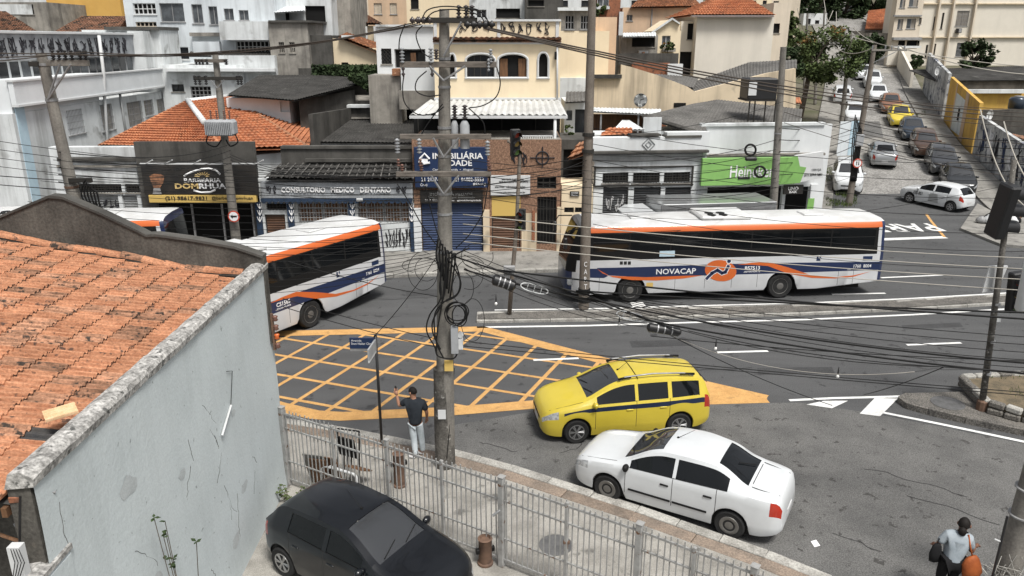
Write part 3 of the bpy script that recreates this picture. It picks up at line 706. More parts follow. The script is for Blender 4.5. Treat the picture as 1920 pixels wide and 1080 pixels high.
on_street(1792, 352, 'sedan', 'sedan', 'black saloon car parked nearest the avenue, behind the white hatchback', 'paint_dark', PI, .8)
on_street(1762, 318, 'suv', 'compact_suv', 'dark grey compact suv parked between black saloon and brown car', 'paint_graphite', PI, .8)
on_street(1730, 287, 'suv', 'compact_suv', 'brown car parked third up the row by the yellow wall', 'paint_brown', PI, .6)
on_street(1707, 257, 'hatch', 'hatchback', 'blue black hatchback parked between brown car and yellow taxi', 'paint_blue', PI, .6)
on_street(1684, 231, 'sedan', 'taxi', 'small yellow taxi parked in the row up the side street', 'paint_taxi', PI, .6)
on_street(1667, 207, 'sedan', 'sedan', 'orange brown car parked just above the small yellow taxi', 'paint_orange', PI, .6)
on_street(1644, 188, 'hatch', 'hatchback', 'white hatchback parked just above the orange brown car', 'paint_white', PI, .5)
on_street(1634, 162, 'suv', 'compact_suv', 'white suv in mid street behind the leaning pole', 'paint_white', PI, .5)
on_street(1617, 147, 'hatch', 'hatchback', 'white hatchback behind the white suv, below the topmost car', 'paint_white', PI, .5)
on_street(1606, 128, 'sedan', 'sedan', 'topmost silver car of the row up the side street', 'paint_silver', PI, .5)
on_street(1652, 304, 'sedan', 'sedan', 'silver saloon car driving up the cobbled street', 'paint_silver', 0, .8)
on_street(1586, 352, 'suv', 'compact_suv', 'white compact car parked beside the pole with the round arrow sign', 'paint_white', PI, .8, dz=.06)
on_street(1600, 226, 'hatch', 'hatchback', 'white car half hidden by poles beyond the grey hoarding', 'paint_white', PI, .5)
on_street(1577, 190, 'suv', 'pickup', 'white van parked by the tree on the pavement', 'paint_white', 0, .5)
place_texts()
# ================================================================ buses and truck
BL, BW, BAX, BR = 12.3, 2.5, (2.45, 8.31), .49
def bus_pose(fw, rw):
    a = head(rw, fw); h = Vector((math.cos(a), math.sin(a), 0)); n = Vector((-h.y, h.x, 0)); mid = (fw+rw)/2
    return mid-n*(BW/2-.02)-h*(BL/2-(BAX[0]+BAX[1])/2), a
BP, BA = bus_pose(Vector((4.46, 27.6, 0)), Vector((10.3, 28.1, 0)))
_bm = Matrix.Translation(BP) @ rotz(BA); _bi = _bm.inverted()
def busuv(px, py):                                   # photo pixel on the long side of the first bus -> (x, z)
    o = _bi @ EYE; d = _bi.to_3x3() @ ray(px, py); t = (BW/2-o.y)/d.y; q = o+d*t; return (q.x, q.z)
def cr(px, py): return busuv(960+px/4, 270+py/4)     # from an enlarged crop
def bus(name, label, p, a, unit, sub, group='city buses of one fleet'):
    B = thing(name, label, 'bus', p, a, group); L2, W2 = BL/2, BW/2
    z1, z2, z3 = 1.70, 2.74, 2.95
    hw = pchip([(0, W2*.72), (.12, W2*.86), (.35, W2*.95), (.8, W2), (BL-.5, W2), (BL-.12, W2*.97), (BL, W2*.93)])
    nose = pchip([(0, 0), (1.0, 0), (1.7, .05), (2.4, .28), (2.9, .5), (3.2, .62)])       # how far the front leans back with height
    tail = pchip([(0, .0), (1.2, 0), (3.0, .12), (3.2, .2)])
    ar = BR+.09
    def zb(x):
        z = .36+.12*max(0, (.6-x)/.6)+.25*max(0, (x-(BL-2.6))/2.6)
        for q in BAX:
            d = ar*ar-(x-q)**2
            if d > 0: z = max(z, BR+math.sqrt(d))
        return z
    st = [i*.15 for i in range(int(BL/.15)+1)]+[BL, .05, .1, .22, .35, .5]
    for q in BAX: st += [q+ar*math.sin(k*math.pi/16.01) for k in range(-8, 9)]
    xs = [0]
    for x in sorted(st):
        if x-xs[-1] > .02: xs.append(x)
    xs[-1] = BL
    lev = [0, 1, 2, 3, 4, 5, 6, 7, 8]
    def ring(x):
        h = hw(x)
        return [(h-.03, zb(x)), (h, max(zb(x)+.03, .5)), (h, 1.25), (h, z1), (h-.012, z2), (h-.03, z3-.07), (h-.09, z3), (h-.35, z3+.07), (0, z3+.1)]
    def pt(x, k, sd):
        y, z = ring(x)[k]; fr = 1-x/BL
        xx = L2-x-nose(z)*max(0, 1-x/1.6)+tail(z)*max(0, 1-(BL-x)/1.2)
        return (xx, sd*y, z)
    parts = {}
    for i in range(len(xs)-1):
        for k in range(8):
            x = (xs[i]+xs[i+1])/2
            pn = 'body' if k < 3 else 'window_band' if k == 3 else 'cantrail' if k in (4, 5) else 'roof'
            if x < .35 and k in (2, 3, 4): pn = 'window_band'
            if x < .35 and k in (5, 6, 7): pn = 'front_cap'
            if x < .2 and k < 2: pn = 'front_panel'
            if x > BL-.28 and k == 3: pn = 'body'
            if x > BL-.13 and k < 6: pn = 'rear_panel'
            for sd in (1, -1):
                parts.setdefault(pn, MB()).add([pt(xs[i], k, sd), pt(xs[i+1], k, sd), pt(xs[i+1], k+1, sd), pt(xs[i], k+1, sd)], [(0, 1, 2, 3)])
    for k in range(8):                               # front and rear faces as bands across
        a0, a1, b0, b1 = pt(0, k, 1), pt(0, k, -1), pt(0, k+1, 1), pt(0, k+1, -1)
        parts['windscreen' if k in (2, 3, 4) else 'front_cap' if k > 4 else 'front_panel'] = parts.get('windscreen' if k in (2, 3, 4) else 'front_cap' if k > 4 else 'front_panel', MB()).add([a0, a1, b1, b0], [(0, 1, 2, 3)])
        a0, a1, b0, b1 = pt(BL, k, 1), pt(BL, k, -1), pt(BL, k+1, 1), pt(BL, k+1, -1)
        parts['rear_window' if k == 3 else 'rear_panel'] = parts.get('rear_window' if k == 3 else 'rear_panel', MB()).add([a0, a1, b1, b0], [(0, 1, 2, 3)])
    mm = {'body': 'bus_white', 'window_band': 'trim_black', 'cantrail': 'bus_orange', 'roof': 'bus_roof', 'front_cap': 'bus_grey', 'front_panel': 'bus_navy', 'rear_panel': 'bus_navy', 'windscreen': 'bus_glass', 'rear_window': 'bus_glass'}
    for pn, mb in parts.items():
        me = mb.mesh(pn, mm[pn]); bm = bmesh.new(); bm.from_mesh(me); bmesh.ops.remove_doubles(bm, verts=bm.verts[:], dist=.001); bmesh.ops.recalc_face_normals(bm, faces=bm.faces[:]); bm.to_mesh(me); bm.free(); me.shade_smooth(); me.set_sharp_from_angle(angle=R(40)); link(pn, me, B)
    u = MB(); u.box(-L2+.7, L2-.5, -W2+.32, W2-.32, .28, .6)
    for q in BAX: u.box(L2-q-ar*1.05, L2-q+ar*1.05, -W2+.2, W2-.2, .5, 1.2)
    u.build('underbody', 'trim_black', B)
    for q in BAX:
        for sd in (1, -1): add_wheel(B, L2-q, sd*(W2-.17), BR, .27, 'truck', sd)
    edges = [.95, 2.35, 3.9, 5.45, 7.0, 8.55, 10.1, 11.85]
    for sd in (1, -1):
        y = sd*(W2+.004)
        for a0, a1 in zip(edges, edges[1:]):
            for zz0, zz1, nm in ((z1+.03, z2-.36, 'window'), (z2-.335, z2-.04, 'window_vent')):
                w = MB(); yo = -.012*sd*(zz1-z1)/(z2-z1)
                w.cbox(L2-a1+.022, L2-a0-.022, min(y, y-sd*.02)+yo, max(y, y-sd*.02)+yo, zz0, zz1, .006); w.build(nm, 'bus_glass', B)
    # pillar behind the windscreen, roof hatches, air conditioner
    ac = MB(); ac.cbox(-.95, 1.0, -.8, .8, z3+.06, z3+.24, .06); aco = ac.build('roof_unit', 'bus_roof', B)
    for x in (.1, .55):
        for yy in (.25, .6): f = MB(); f.lathe([(.17, z3+.235), (.17, z3+.255), (.13, z3+.255), (.02, z3+.25)], 16, 'z', (x, yy, 0)); f.build('fan', 'trim_black', aco)
    for x in (-3.6, 3.2):
        f = MB(); f.cbox(x-.4, x+.4, -.35, .35, z3+.08, z3+.15, .03); f.build('roof_hatch', 'bus_roof', B)
    for x in (2.2, -2.1, -4.6):
        f = MB(); f.cbox(x-.5, x+.5, .5, .58, z3+.05, z3+.11, .02); f.build('roof_rib', 'bus_roof', B)
    for sd in (1, -1):
        m_ = MB(); m_.tube([(L2-.55, sd*(W2-.15), 2.9), (L2-.05, sd*(W2+.06), 2.86), (L2+.1, sd*(W2+.12), 2.6)], .025, 5); mo = m_.build('mirror', 'trim_black', B)
        g = MB(); g.cbox(L2+.02, L2+.14, sd*(W2+.12)-.1, sd*(W2+.12)+.1, 2.2, 2.62, .03); g.build('mirror_glass', 'plastic_black', mo)
        p_ = MB(); q0, q1 = pt(.42, 3, sd), pt(.42, 4, sd); o_ = .008*sd
        p_.add([(q0[0]-.05, q0[1]+o_, q0[2]-.35), (q0[0]+.07, q0[1]+o_-.012*sd, q0[2]-.35), (q1[0]+.07, q1[1]+o_-.012*sd, q1[2]), (q1[0]-.05, q1[1]+o_, q1[2])], [(0, 1, 2, 3)]); p_.build('door_pillar', 'bus_white', B)
    # livery, traced on the side panels and mirrored on the far side
    def flat(nm, pts, m_, lay, both=True, parent=None):
        for sd in ((1, -1) if both else (1,)):
            f = MB(); y = sd*(W2+.003+.0025*lay); f.extr([(x, z) for x, z in pts], 'y', y-.002*sd, y); f.build(nm, m_, parent or B)
    def clampx(p): return (min(p[0], L2-.9), p[1])
    rear = -L2+.14
    band_t = [cr(635, 930), cr(1000, 922), cr(1440, 905), cr(1920, 892)]; band_b = [cr(1920, 972), cr(1300, 990), cr(1000, 1000), cr(720, 985)]
    flat('navy_band', [band_t[0], band_t[1], band_t[2], band_t[3], (rear, busuv(1640, 491)[1]), (rear, busuv(1640, 506)[1])]+band_b, 'bus_navy', 0)
    flat('navy_front', [cr(585, 935), cr(650, 935), cr(720, 990), cr(690, 1005), cr(585, 1003)], 'bus_navy', 0)
    flat('orange_swoosh', [cr(640, 938), cr(730, 988), cr(1000, 999), cr(1300, 988), cr(1430, 985), cr(1290, 1008), cr(1080, 1024), cr(900, 1020), cr(760, 1000), cr(680, 970)], 'bus_orange', 1)
    def c8(px, py): return busuv(1440+px/4, 270+py/4)
    flat('orange_swoosh', [cr(1690, 905), cr(1800, 890), c8(0, 884), c8(150, 925), c8(330, 985), c8(500, 998), c8(640, 985), c8(770, 955), c8(640, 995), c8(500, 1008), c8(330, 1004), c8(150, 972), c8(0, 915), cr(1800, 905)], 'bus_orange', 1)
    flat('white_hull', [cr(640, 926), cr(790, 884), cr(1000, 880), cr(1000, 905), cr(800, 912)], 'bus_white', 0)
    cx, cz = cr(1565, 950); rx = abs(cr(1685, 950)[0]-cr(1447, 950)[0])/2; rz = abs(cr(1565, 872)[1]-cr(1565, 1030)[1])/2
    for sd in (1, -1):
        d = MB(); y = sd*(W2+.0085); 
        pts = []
        for k in range(28):
            w_ = 2*PI*k/28; ex, ez = math.cos(w_)*rx, math.sin(w_)*rz; tlt = -.45
            pts.append((cx+ex, cz+ez+ex*.12*(1 if sd > 0 else 1)))
        d.extr(pts, 'y', y-.003*sd, y); disc = d.build('logo_disc', 'bus_orange', B)
        for wd, m_, lay in ((.085, 'ink_white', .002), (.06, 'bus_navy', .004)):
            f = MB(); path = [cr(1460, 1008), cr(1500, 968), cr(1540, 945), cr(1575, 968), cr(1600, 960), cr(1622, 915)]
            for q0, q1 in zip(path, path[1:]):
                v = Vector((q1[0]-q0[0], q1[1]-q0[1])); n = Vector((-v.y, v.x)).normalized()*wd; e = v.normalized()*wd*.7
                yy = y+lay*sd
                f.add([(q0[0]-e.x+n.x, yy, q0[1]-e.y+n.y), (q0[0]-e.x-n.x, yy, q0[1]-e.y-n.y), (q1[0]+e.x-n.x, yy, q1[1]+e.y-n.y), (q1[0]+e.x+n.x, yy, q1[1]+e.y+n.y)], [(0, 1, 2, 3)])
            f.build('logo_figure', m_, disc)
            f = MB(); hx, hz_ = cr(1627, 878); f.lathe([(wd*1.25, y+(lay-.001)*sd), (wd*1.25, y+lay*sd)], 16, 'y', (hx, 0, hz_)); f.build('logo_head', m_, disc)
        # lettering
        xd = (-sd, 0, 0); o = sd*(W2+.012)
        def let(sx, q0, q1, m_='ink_white', bold=.0):
            x0, x1 = max(q0[0], q1[0]), min(q0[0], q1[0]); z0, zz = min(q0[1], q1[1]), max(q0[1], q1[1])
            text('lettering', sx, m_, B, (x0 if sd > 0 else x1, o, z0), xd, (0, 0, 1), abs(x1-x0), zz-z0, .002, bold)
        let('NOVACAP', cr(1080, 978), cr(1380, 930), bold=.012); let(unit, cr(1745, 945), cr(1860, 914), bold=.02); let(sub, cr(1742, 963), cr(1860, 950), bold=.012)
        let('1760  8004', c8(640, 928), c8(775, 900), bold=.01)
    lab = MB(); q0, q1 = c8(710, 872), c8(785, 840); lab.extr([(q0[0], q0[1]), (q1[0], q0[1]), (q1[0], q1[1]), (q0[0], q1[1])], 'y', W2+.002, W2+.006); lab.build('side_label', 'sign_navy', B)
    lab = MB(); q0, q1 = c8(362, 876), c8(400, 838); lab.extr([(q0[0], q0[1]), (q1[0], q0[1]), (q1[0], q1[1]), (q0[0], q1[1])], 'y', W2+.002, W2+.006); ic = lab.build('wheelchair_sign', 'sign_navy', B)
    f = MB(); xm, zm = (q0[0]+q1[0])/2, (q0[1]+q1[1])/2
    f.tube([(xm, W2+.008, zm+.11), (xm, W2+.008, zm), (xm-.06, W2+.008, zm), (xm-.08, W2+.008, zm-.1)], .014, 4); f.build('wheelchair_symbol', 'ink_white', ic)
    for k in range(3):
        lab = MB(); q0, q1 = cr(808+30*k, 905), cr(832+30*k, 880); lab.extr([(q0[0], q0[1]), (q1[0], q0[1]), (q1[0], q1[1]), (q0[0], q1[1])], 'y', W2+.004, W2+.0075); lab.build('pictogram', 'ink_black', B)
    lab = MB(); q0, q1 = cr(1006, 1078), cr(1058, 1040); lab.extr([(q0[0], q0[1]), (q1[0], q0[1]), (q1[0], q1[1]), (q0[0], q1[1])], 'y', W2+.002, W2+.006); lab.build('yellow_label', 'sign_yellow', B)
    lab = MB(); q0, q1 = cr(1105, 845), cr(1222, 800); lab.extr([(q0[0], q0[1]), (q1[0], q0[1]), (q1[0], q1[1]), (q0[0], q1[1])], 'y', W2+.002, W2+.008); lab.build('window_sticker', 'pale_blue_trim', B)
    # hatch seams along the skirt
    for x in (-.2, .85, 2.0, -1.2, -4.4, -5.0, 4.9):
        sm = MB(); sm.box(x-.006, x+.006, W2-.002, W2+.002, .5, 1.12); sm.build('panel_seam', 'seam', B)
    sm = MB(); sm.box(-5.5, 5.2, W2-.002, W2+.0015, 1.2, 1.21); sm.build('panel_seam', 'seam', B)
    for x in (.3, 1.4, -.7, -4.8):
        sm = MB(); sm.cbox(x-.07, x+.07, W2-.002, W2+.008, 1.08, 1.11, .003); sm.build('latch', 'frame_grey', B)
    for sd in (1, -1):
        hl = MB(); hl.cbox(L2-.3, L2-.06, sd*.98-.2, sd*.98+.2, .72, .98, .05); hl.build('headlight', 'lamp_clear', B)
        tl = MB(); tl.cbox(-L2-.01, -L2+.06, sd*1.02-.1, sd*1.02+.1, 1.0, 1.5, .03); tl.build('taillight', 'lamp_red', B)
    return B
bus('bus', 'white bus with orange roof edge and NOVACAP lettering beside the median', BP, BA, 'B57513', 'INTERNORTE')
h2 = Vector((-.53, -.85, 0)).normalized(); n2 = Vector((-h2.y, h2.x, 0)); rc = Vector((-4.78, 28.3, 0))
bus('bus', 'white and orange bus turning past the pale blue wall', rc+h2*(BL/2)-n2*(BW/2), math.atan2(h2.y, h2.x), 'CS1565', 'TRANSURB')
h3 = Vector((-1, -.08, 0)).normalized(); n3 = Vector((-h3.y, h3.x, 0)); rc3 = V(308, 408, 28.6); rc3.z = 0
bus('bus', 'bus mostly hidden behind the dark gable of the tiled house', rc3+h3*(BL/2)-n3*(BW/2), math.atan2(h3.y, h3.x), 'B57520', 'INTERNORTE')
# box truck parked in front of the white shops
q0 = V(1240, 384, 32.7); q1 = V(1458, 372, 33.4); ta = math.atan2(q0.y-q1.y, q0.x-q1.x)
T = thing('box_truck', 'grey box truck with ribbed body parked between bus and white shops', 'truck', ((q0.x+q1.x)/2, (q0.y+q1.y)/2, .13), ta)
tl_ = (q0-q1).length/2; zt = q0.z-.13
b = MB(); b.cbox(-tl_, tl_, -2.2, 0, .75, zt, .02); bo = b.build('cargo_box', 'paint_silver', T)
for k in range(9):
    r_ = MB(); r_.box(-tl_+.05, tl_-.05, -.0, .018, .95+k*(zt-1.1)/9, .95+k*(zt-1.1)/9+.09); r_.build('side_rib', 'steel_galv', bo)
for k in range(1, 4): r_ = MB(); x_ = -tl_+k*tl_/2; r_.box(x_-.02, x_+.02, -2.18, -.02, zt, zt+.008); r_.build('roof_seam', 'frame_grey', bo)
c_ = MB(); c_.extr([(tl_+.12, .5), (tl_+1.75, .5), (tl_+1.72, 1.25), (tl_+1.35, 2.02), (tl_+1.05, 2.2), (tl_+.2, 2.24), (tl_+.12, 2.15)], 'y', -2.05, -.15); c_.build('cab', 'paint_white', T)
c_ = MB(); c_.add([(tl_+1.715, -1.95, 1.3), (tl_+1.715, -.25, 1.3), (tl_+1.37, -.25, 2.0), (tl_+1.37, -1.95, 2.0)], [(0, 1, 2, 3)]); c_.v = [(x+.012, y, z+.01) for x, y, z in c_.v]; c_.build('windscreen', 'glass_front', T)
c_ = MB(); c_.add([(tl_+.3, -.14, 1.3), (tl_+1.5, -.14, 1.3), (tl_+1.2, -.14, 1.95), (tl_+.3, -.14, 1.95)], [(0, 1, 2, 3)]); c_.build('cab_window', 'glass_car', T)
for x in (tl_+1.0, -tl_+.9):
    for y, sd in ((-.25, 1), (-1.95, -1)): add_wheel(T, x, y, .4, .24, 'truck', sd)
c_ = MB(); c_.box(-tl_+.1, tl_+1.2, -1.9, -.3, .42, .75); c_.build('chassis', 'trim_black', T)
place_texts()
# ================================================================ the tiled house on the left, its yard and the fence
HX, HY0, HY1 = -5.0, 7.0, 14.8
SLP = .176
def roofz(x): return 4.88+SLP*(-5.42-x)
HOUSE = thing('tiled_house', 'low house with orange clay tile roof and pale blue side wall', 'house', (0, 0, 0))
w = MB(); nY, nZ = 26, 16                            # blue side wall with slightly wavy plaster
for j in range(nZ+1):
    for i in range(nY+1):
        y = HY0+(HY1+.2-HY0)*i/nY; z = 5.12*j/nZ
        w.v.append((HX+.022*noise.noise((y*.6, z*.7, 3))+.008*noise.noise((y*2.5, z*2.5, 9))+.05*max(0, (1.0-z))**2, y, z))
for j in range(nZ):
    for i in range(nY): a = j*(nY+1)+i; w.f.append((a, a+1, a+nY+2, a+nY+1))
w.build('side_wall', 'blue_wall', HOUSE, smooth=True)
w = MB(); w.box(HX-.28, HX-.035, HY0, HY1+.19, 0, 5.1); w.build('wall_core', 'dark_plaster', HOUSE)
# rough coping on top of it
cp = MB(); n = 60
sec = [(HX+.035, 5.08), (HX+.045, 5.17), (HX+.01, 5.22), (HX-.1, 5.25), (HX-.22, 5.22), (HX-.28, 5.05)]
for i in range(n+1):
    y = HY0-.03+(HY1+.2-HY0+.05)*i/n
    for k, (x, z) in enumerate(sec):
        a = .022*noise.noise((y*3.1, k*.9, 1))+.014*noise.noise((y*8, k*1.7, 4)); cp.v.append((x+a*.7, y, z+a*1.2))
for i in range(n):
    for k in range(len(sec)-1): a = i*len(sec)+k; cp.f.append((a, a+1, a+len(sec)+1, a+len(sec)))
cp.f += [tuple(range(len(sec))), tuple(range(n*len(sec), (n+1)*len(sec)))[::-1]]
cp.build('coping', 'coping', HOUSE)
# far gable
gp = [V(px, py, HY1) for px, py in ((-150, 455), (0, 409), (60, 384), (92, 371), (118, 373), (190, 403), (262, 437), (275, 444), (292, 443), (360, 452), (440, 466), (505, 484))]
prof = [(p.x, p.z) for p in gp]; prof[-1] = (HX+.03, prof[-1][1])
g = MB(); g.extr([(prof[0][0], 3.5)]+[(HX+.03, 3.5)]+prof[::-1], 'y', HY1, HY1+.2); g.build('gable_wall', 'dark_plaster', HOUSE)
gc = MB()
for (x0, z0), (x1, z1) in zip(prof, prof[1:]):
    gc.add([(x0, HY1-.03, z0), (x1, HY1-.03, z1), (x1, HY1+.23, z1), (x0, HY1+.23, z0), (x0, HY1-.03, z0+.05), (x1, HY1-.03, z1+.05), (x1, HY1+.23, z1+.05), (x0, HY1+.23, z0+.05)], [(3, 2, 1, 0), (4, 5, 6, 7), (0, 1, 5, 4), (1, 2, 6, 5), (2, 3, 7, 6), (3, 0, 4, 7)])
gc.build('gable_coping', 'concrete_dark', HOUSE)
# clay tiles, one object each where the photo shows them
def tile_mesh(m):
    t = MB(); Wt, Lt = .27, .53
    pr = [(0, 0), (.004, .016), (.022, .02), (.036, .008), (.075, .006), (.088, .02), (.112, .024), (.13, .02), (.142, .006), (.18, .008), (.194, .022), (.214, .022), (.222, .004)]
    n = len(pr); vs = []
    for x, dz in ((0, 0), (Lt*.55, .0), (Lt-.012, .0), (Lt, -.006)):
        for y, z in pr: vs.append((x, y*Wt/.222, z*2.3+dz+.012))
    fs = []
    for i in range(3):
        for k in range(n-1): a = i*n+k; fs.append((a, a+1, a+n+1, a+n))
    b = len(vs); vs += [(Lt, 0, -.012), (Lt, Wt, -.012), (0, 0, -.004), (0, Wt, -.004)]
    fs += [tuple(range(3*n, 4*n))[::-1]+(b, b+1), (0, n, 2*n, 3*n, b, b+2)]
    t.add(vs, fs); me = t.mesh('roof_tile', m, False); me.materials.append(M['tile_end_shade'])
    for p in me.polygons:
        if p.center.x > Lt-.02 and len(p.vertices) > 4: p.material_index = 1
    return me
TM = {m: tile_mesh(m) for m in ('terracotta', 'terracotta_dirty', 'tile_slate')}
ROOF = MB(); ROOF.add([(-12.6, HY0+.02, roofz(-12.6)-.03), (-5.3, HY0+.02, roofz(-5.3)-.03), (-5.3, HY1, roofz(-5.3)-.03), (-12.6, HY1, roofz(-12.6)-.03)], [(0, 1, 2, 3)])
ROOF = ROOF.build('roof_deck', 'fibro_dark', HOUSE)
tilt = math.atan(SLP); GA, PT = .45, .275; rest = MB(); cnt = 0
slates = [G(125, 593, 5.22), G(40, 803, 5.15), G(105, 826, 5.0)]
ncol = int((HY1-HY0)/PT); rng_ = random.Random(3)
for r_ in range(17):
    x0 = -5.40-GA*(r_+1)-.02
    for c in range(ncol+1):
        y0 = HY0-.03+c*PT+(0 if r_ % 2 else -.0)
        if y0 > HY1-.2: continue
        xm, ym = x0+.2, y0+.11; zz = roofz(x0)
        d = ym*_c+(CH-zz)*_s; px = 960+xm/d*FPX
        jx, jy, jz = rng_.uniform(-.012, .012), rng_.uniform(-.006, .006), rng_.uniform(0, .008)
        rot = (rng_.uniform(-.02, .02), tilt-.075+rng_.uniform(-.012, .012), rng_.uniform(-.018, .018))
        if px > -25 and cnt < 300:
            cnt += 1; m_ = 'terracotta' if rng_.random() > .28 else 'terracotta_dirty'
            if any((Vector((xm, ym))-Vector((s_.x, s_.y))).length < .17 for s_ in slates): m_ = 'tile_slate'
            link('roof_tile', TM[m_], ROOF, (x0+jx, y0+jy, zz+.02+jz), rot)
        else:
            Mx = Matrix.Translation((x0+jx, y0+jy, zz+.02+jz)) @ Matrix.Rotation(rot[1], 4, 'Y'); rest.M = Mx
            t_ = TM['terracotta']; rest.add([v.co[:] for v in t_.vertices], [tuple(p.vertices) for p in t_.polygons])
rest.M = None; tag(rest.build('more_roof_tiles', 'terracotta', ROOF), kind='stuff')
lt = link('loose_tile', tile_mesh('tile_pale'), None, None); lt.location = G(86, 792, 5.22); lt.rotation_euler = (R(8), R(-3), R(38)); lt.scale = (.66, .8, .6); tag(lt, 'pale broken tile lying loose on the orange roof', 'roof tile')
# half round tiles along the gable
Q = [V(px, py, HY1-.1) for px, py in ((-60, 431), (0, 441), (100, 462), (230, 480), (350, 505), (455, 512))]
pts = resample([Vector((p.x, p.z)) for p in Q], .42)
for k, (a, b) in enumerate(zip(pts, pts[1:])):
    t_ = MB(); L_ = (b-a).length*1.06; secs = []
    for x, sc_ in ((0, 1.), (L_, .86)):
        for i in range(9): w_ = PI*i/8; t_.v.append((x, -.115*sc_*math.cos(w_), .1*sc_*math.sin(w_)))
    t_.f = [(i, i+1, i+10, i+9) for i in range(8)]+[tuple(range(9)), tuple(range(9, 18))]
    t_.build('ridge_tile', 'terracotta' if k % 3 else 'terracotta_dirty', ROOF, loc=(a.x, HY1-.12, a.y+.005), rot=(0, -math.atan2(b.y-a.y, b.x-a.x)+rng_.uniform(-.03, .03), rng_.uniform(-.03, .03)))
mo = MB(); mo.tube([(p.x, HY1-.12, p.y-.02) for p in pts], .1, 8); mo.build('ridge_mortar', 'concrete_dark', ROOF, True)
# broken near end under the eaves
e = MB(); e.box(-12.6, HX-.29, HY0+.55, HY0+.7, 0, 4.95); e.build('end_wall', 'dark_plaster', HOUSE)
for k in range(9):
    x = -5.35-.62*k; r_ = MB(); r_.box(x-.03, x+.03, HY0-.02, HY0+.6, roofz(x)-.17, roofz(x)-.06); r_.build('rafter', 'wood_brown', HOUSE)
e = MB(); e.box(-12.6, -5.3, HY0+.06, HY0+.11, roofz(-12.6)-.2, roofz(-12.6)-.1); 
for k in range(6):
    b = MB(); zz = 4.9-.085*k; b.cbox(-.13, .0, -.06, .06, -.036, .036, .008); b.build('brick', 'brick' if k < 4 else 'dark_plaster', HOUSE, loc=(HX-.16-.015*k, HY0+.06+.02*k, zz), rot=(0, 0, rng_.uniform(-.2, .2)))
b = MB(); b.tube([V(30, 985, 7.2), V(100, 920, 7.3)], .035, 5); b.build('batten', 'frame_grey', HOUSE)
b = MB(); b.tube([V(-10, 1000, 7.1), V(45, 1018, 7.1)], .022, 5); b.build('batten', 'wood_brown', HOUSE)
b = MB(); b.tube([V(38, 930, 7.0), V(37, 1015, 7.0), V(48, 1090, 7.0)], .014, 5); b.build('drain_pipe', 'plastic_black', HOUSE)
b = MB(); p0, p1 = V(17, 1022, 6.8), V(46, 1140, 6.8); b.box(p0.x, p0.x+.13, 6.75, 6.85, 2.9, p0.z); b.build('post', 'frame_white', HOUSE)
cl = MB()
for k in range(4): cl.tube([V(20+5*k, 1030, 6.72), V(28+6*k, 1055, 6.7), V(24+4*k, 1085, 6.72)], .005, 4)
cl.build('loose_wire', 'cable_black', HOUSE)
b = MB(); b.extr([(HX-.26, 3.0), (HX, 3.0), (HX+.02, 3.98), (HX-.03, 4.06), (HX-.24, 4.06), (HX-.28, 3.98)], 'y', 4.6, HY0+.35)
b.build('low_wall', 'blue_wall', HOUSE)
b = MB(); b.extr([(HX-.27, 4.03), (HX+.03, 4.03), (HX+.03, 4.09), (HX-.1, 4.13), (HX-.26, 4.1)], 'y', 4.6, HY0+.38); b.build('low_coping', 'coping', HOUSE)
# cracks and filler patches in the plaster
def wx(y, z): return HX+.022*noise.noise((y*.6, z*.7, 3))+.008*noise.noise((y*2.5, z*2.5, 9))+.05*max(0, (1.0-z))**2
rgc = random.Random(12)
for k in range(16):
    y, z = rgc.uniform(7.2, 14.3), rgc.uniform(1.0, 5.0); pts = []; dy = rgc.uniform(-.05, .05)
    for i in range(rgc.randint(5, 14)): pts.append((wx(y, z)+.001, y, z)); y += dy+rgc.uniform(-.04, .04); z -= rgc.uniform(.03, .09)
    q = MB(); q.tube(pts, .0035, 3); q.build('crack', 'concrete_dark', HOUSE)
mk('plaster_patch', (.47, .5, .505), .9, (.4, .43, .435), 3., speck=.1)
for k in range(7):
    y, z = rgc.uniform(7.5, 14.2), rgc.uniform(.6, 4.6); q = MB(); n_ = 11; r_ = rgc.uniform(.08, .26); ring_ = [(y+r_*math.cos(2*PI*i/n_)*rgc.uniform(.6, 1.2), z+r_*.7*math.sin(2*PI*i/n_)*rgc.uniform(.6, 1.2)) for i in range(n_)]
    q.add([(wx(y, z)+.006, y, z)]+[(wx(a_, b_)+.004, a_, b_) for a_, b_ in ring_], [(0, 1+i, 1+(i+1) % n_) for i in range(n_)]); q.build('filler_patch', 'plaster_patch', HOUSE)
# bracket and bits on the blue wall
b = MB(); b.tube([PXY for PXY in [(HX+.03, 12.3, 3.35), (HX+.035, 11.75, 3.05)]], .02, 4); b.build('wall_bracket', 'frame_white', HOUSE)
b = MB(); b.tube([(HX+.03, 12.3, 3.35), (HX+.03, 12.55, 3.9), (HX+.03, 12.3, 4.0)], .006, 4); b.build('bracket_wire', 'cable_black', HOUSE)
rack = thing('wall_rack', 'rusty cable rack with orange insulator on the corner of the blue wall', 'rack', (HX+.06, HY1+.05, 3.75))
b = MB(); b.box(-.02, .03, -.03, .03, -.4, .4); b.build('bar', 'steel_rust', rack)
for k in range(4): b = MB(); b.lathe([(.03, -.06), (.06, -.04), (.04, 0), (.06, .04), (.03, .06)], 10, 'z', (.07, 0, -.3+.2*k)); b.build('insulator', 'porcelain_brown' if k != 1 else 'bus_orange', rack, True)
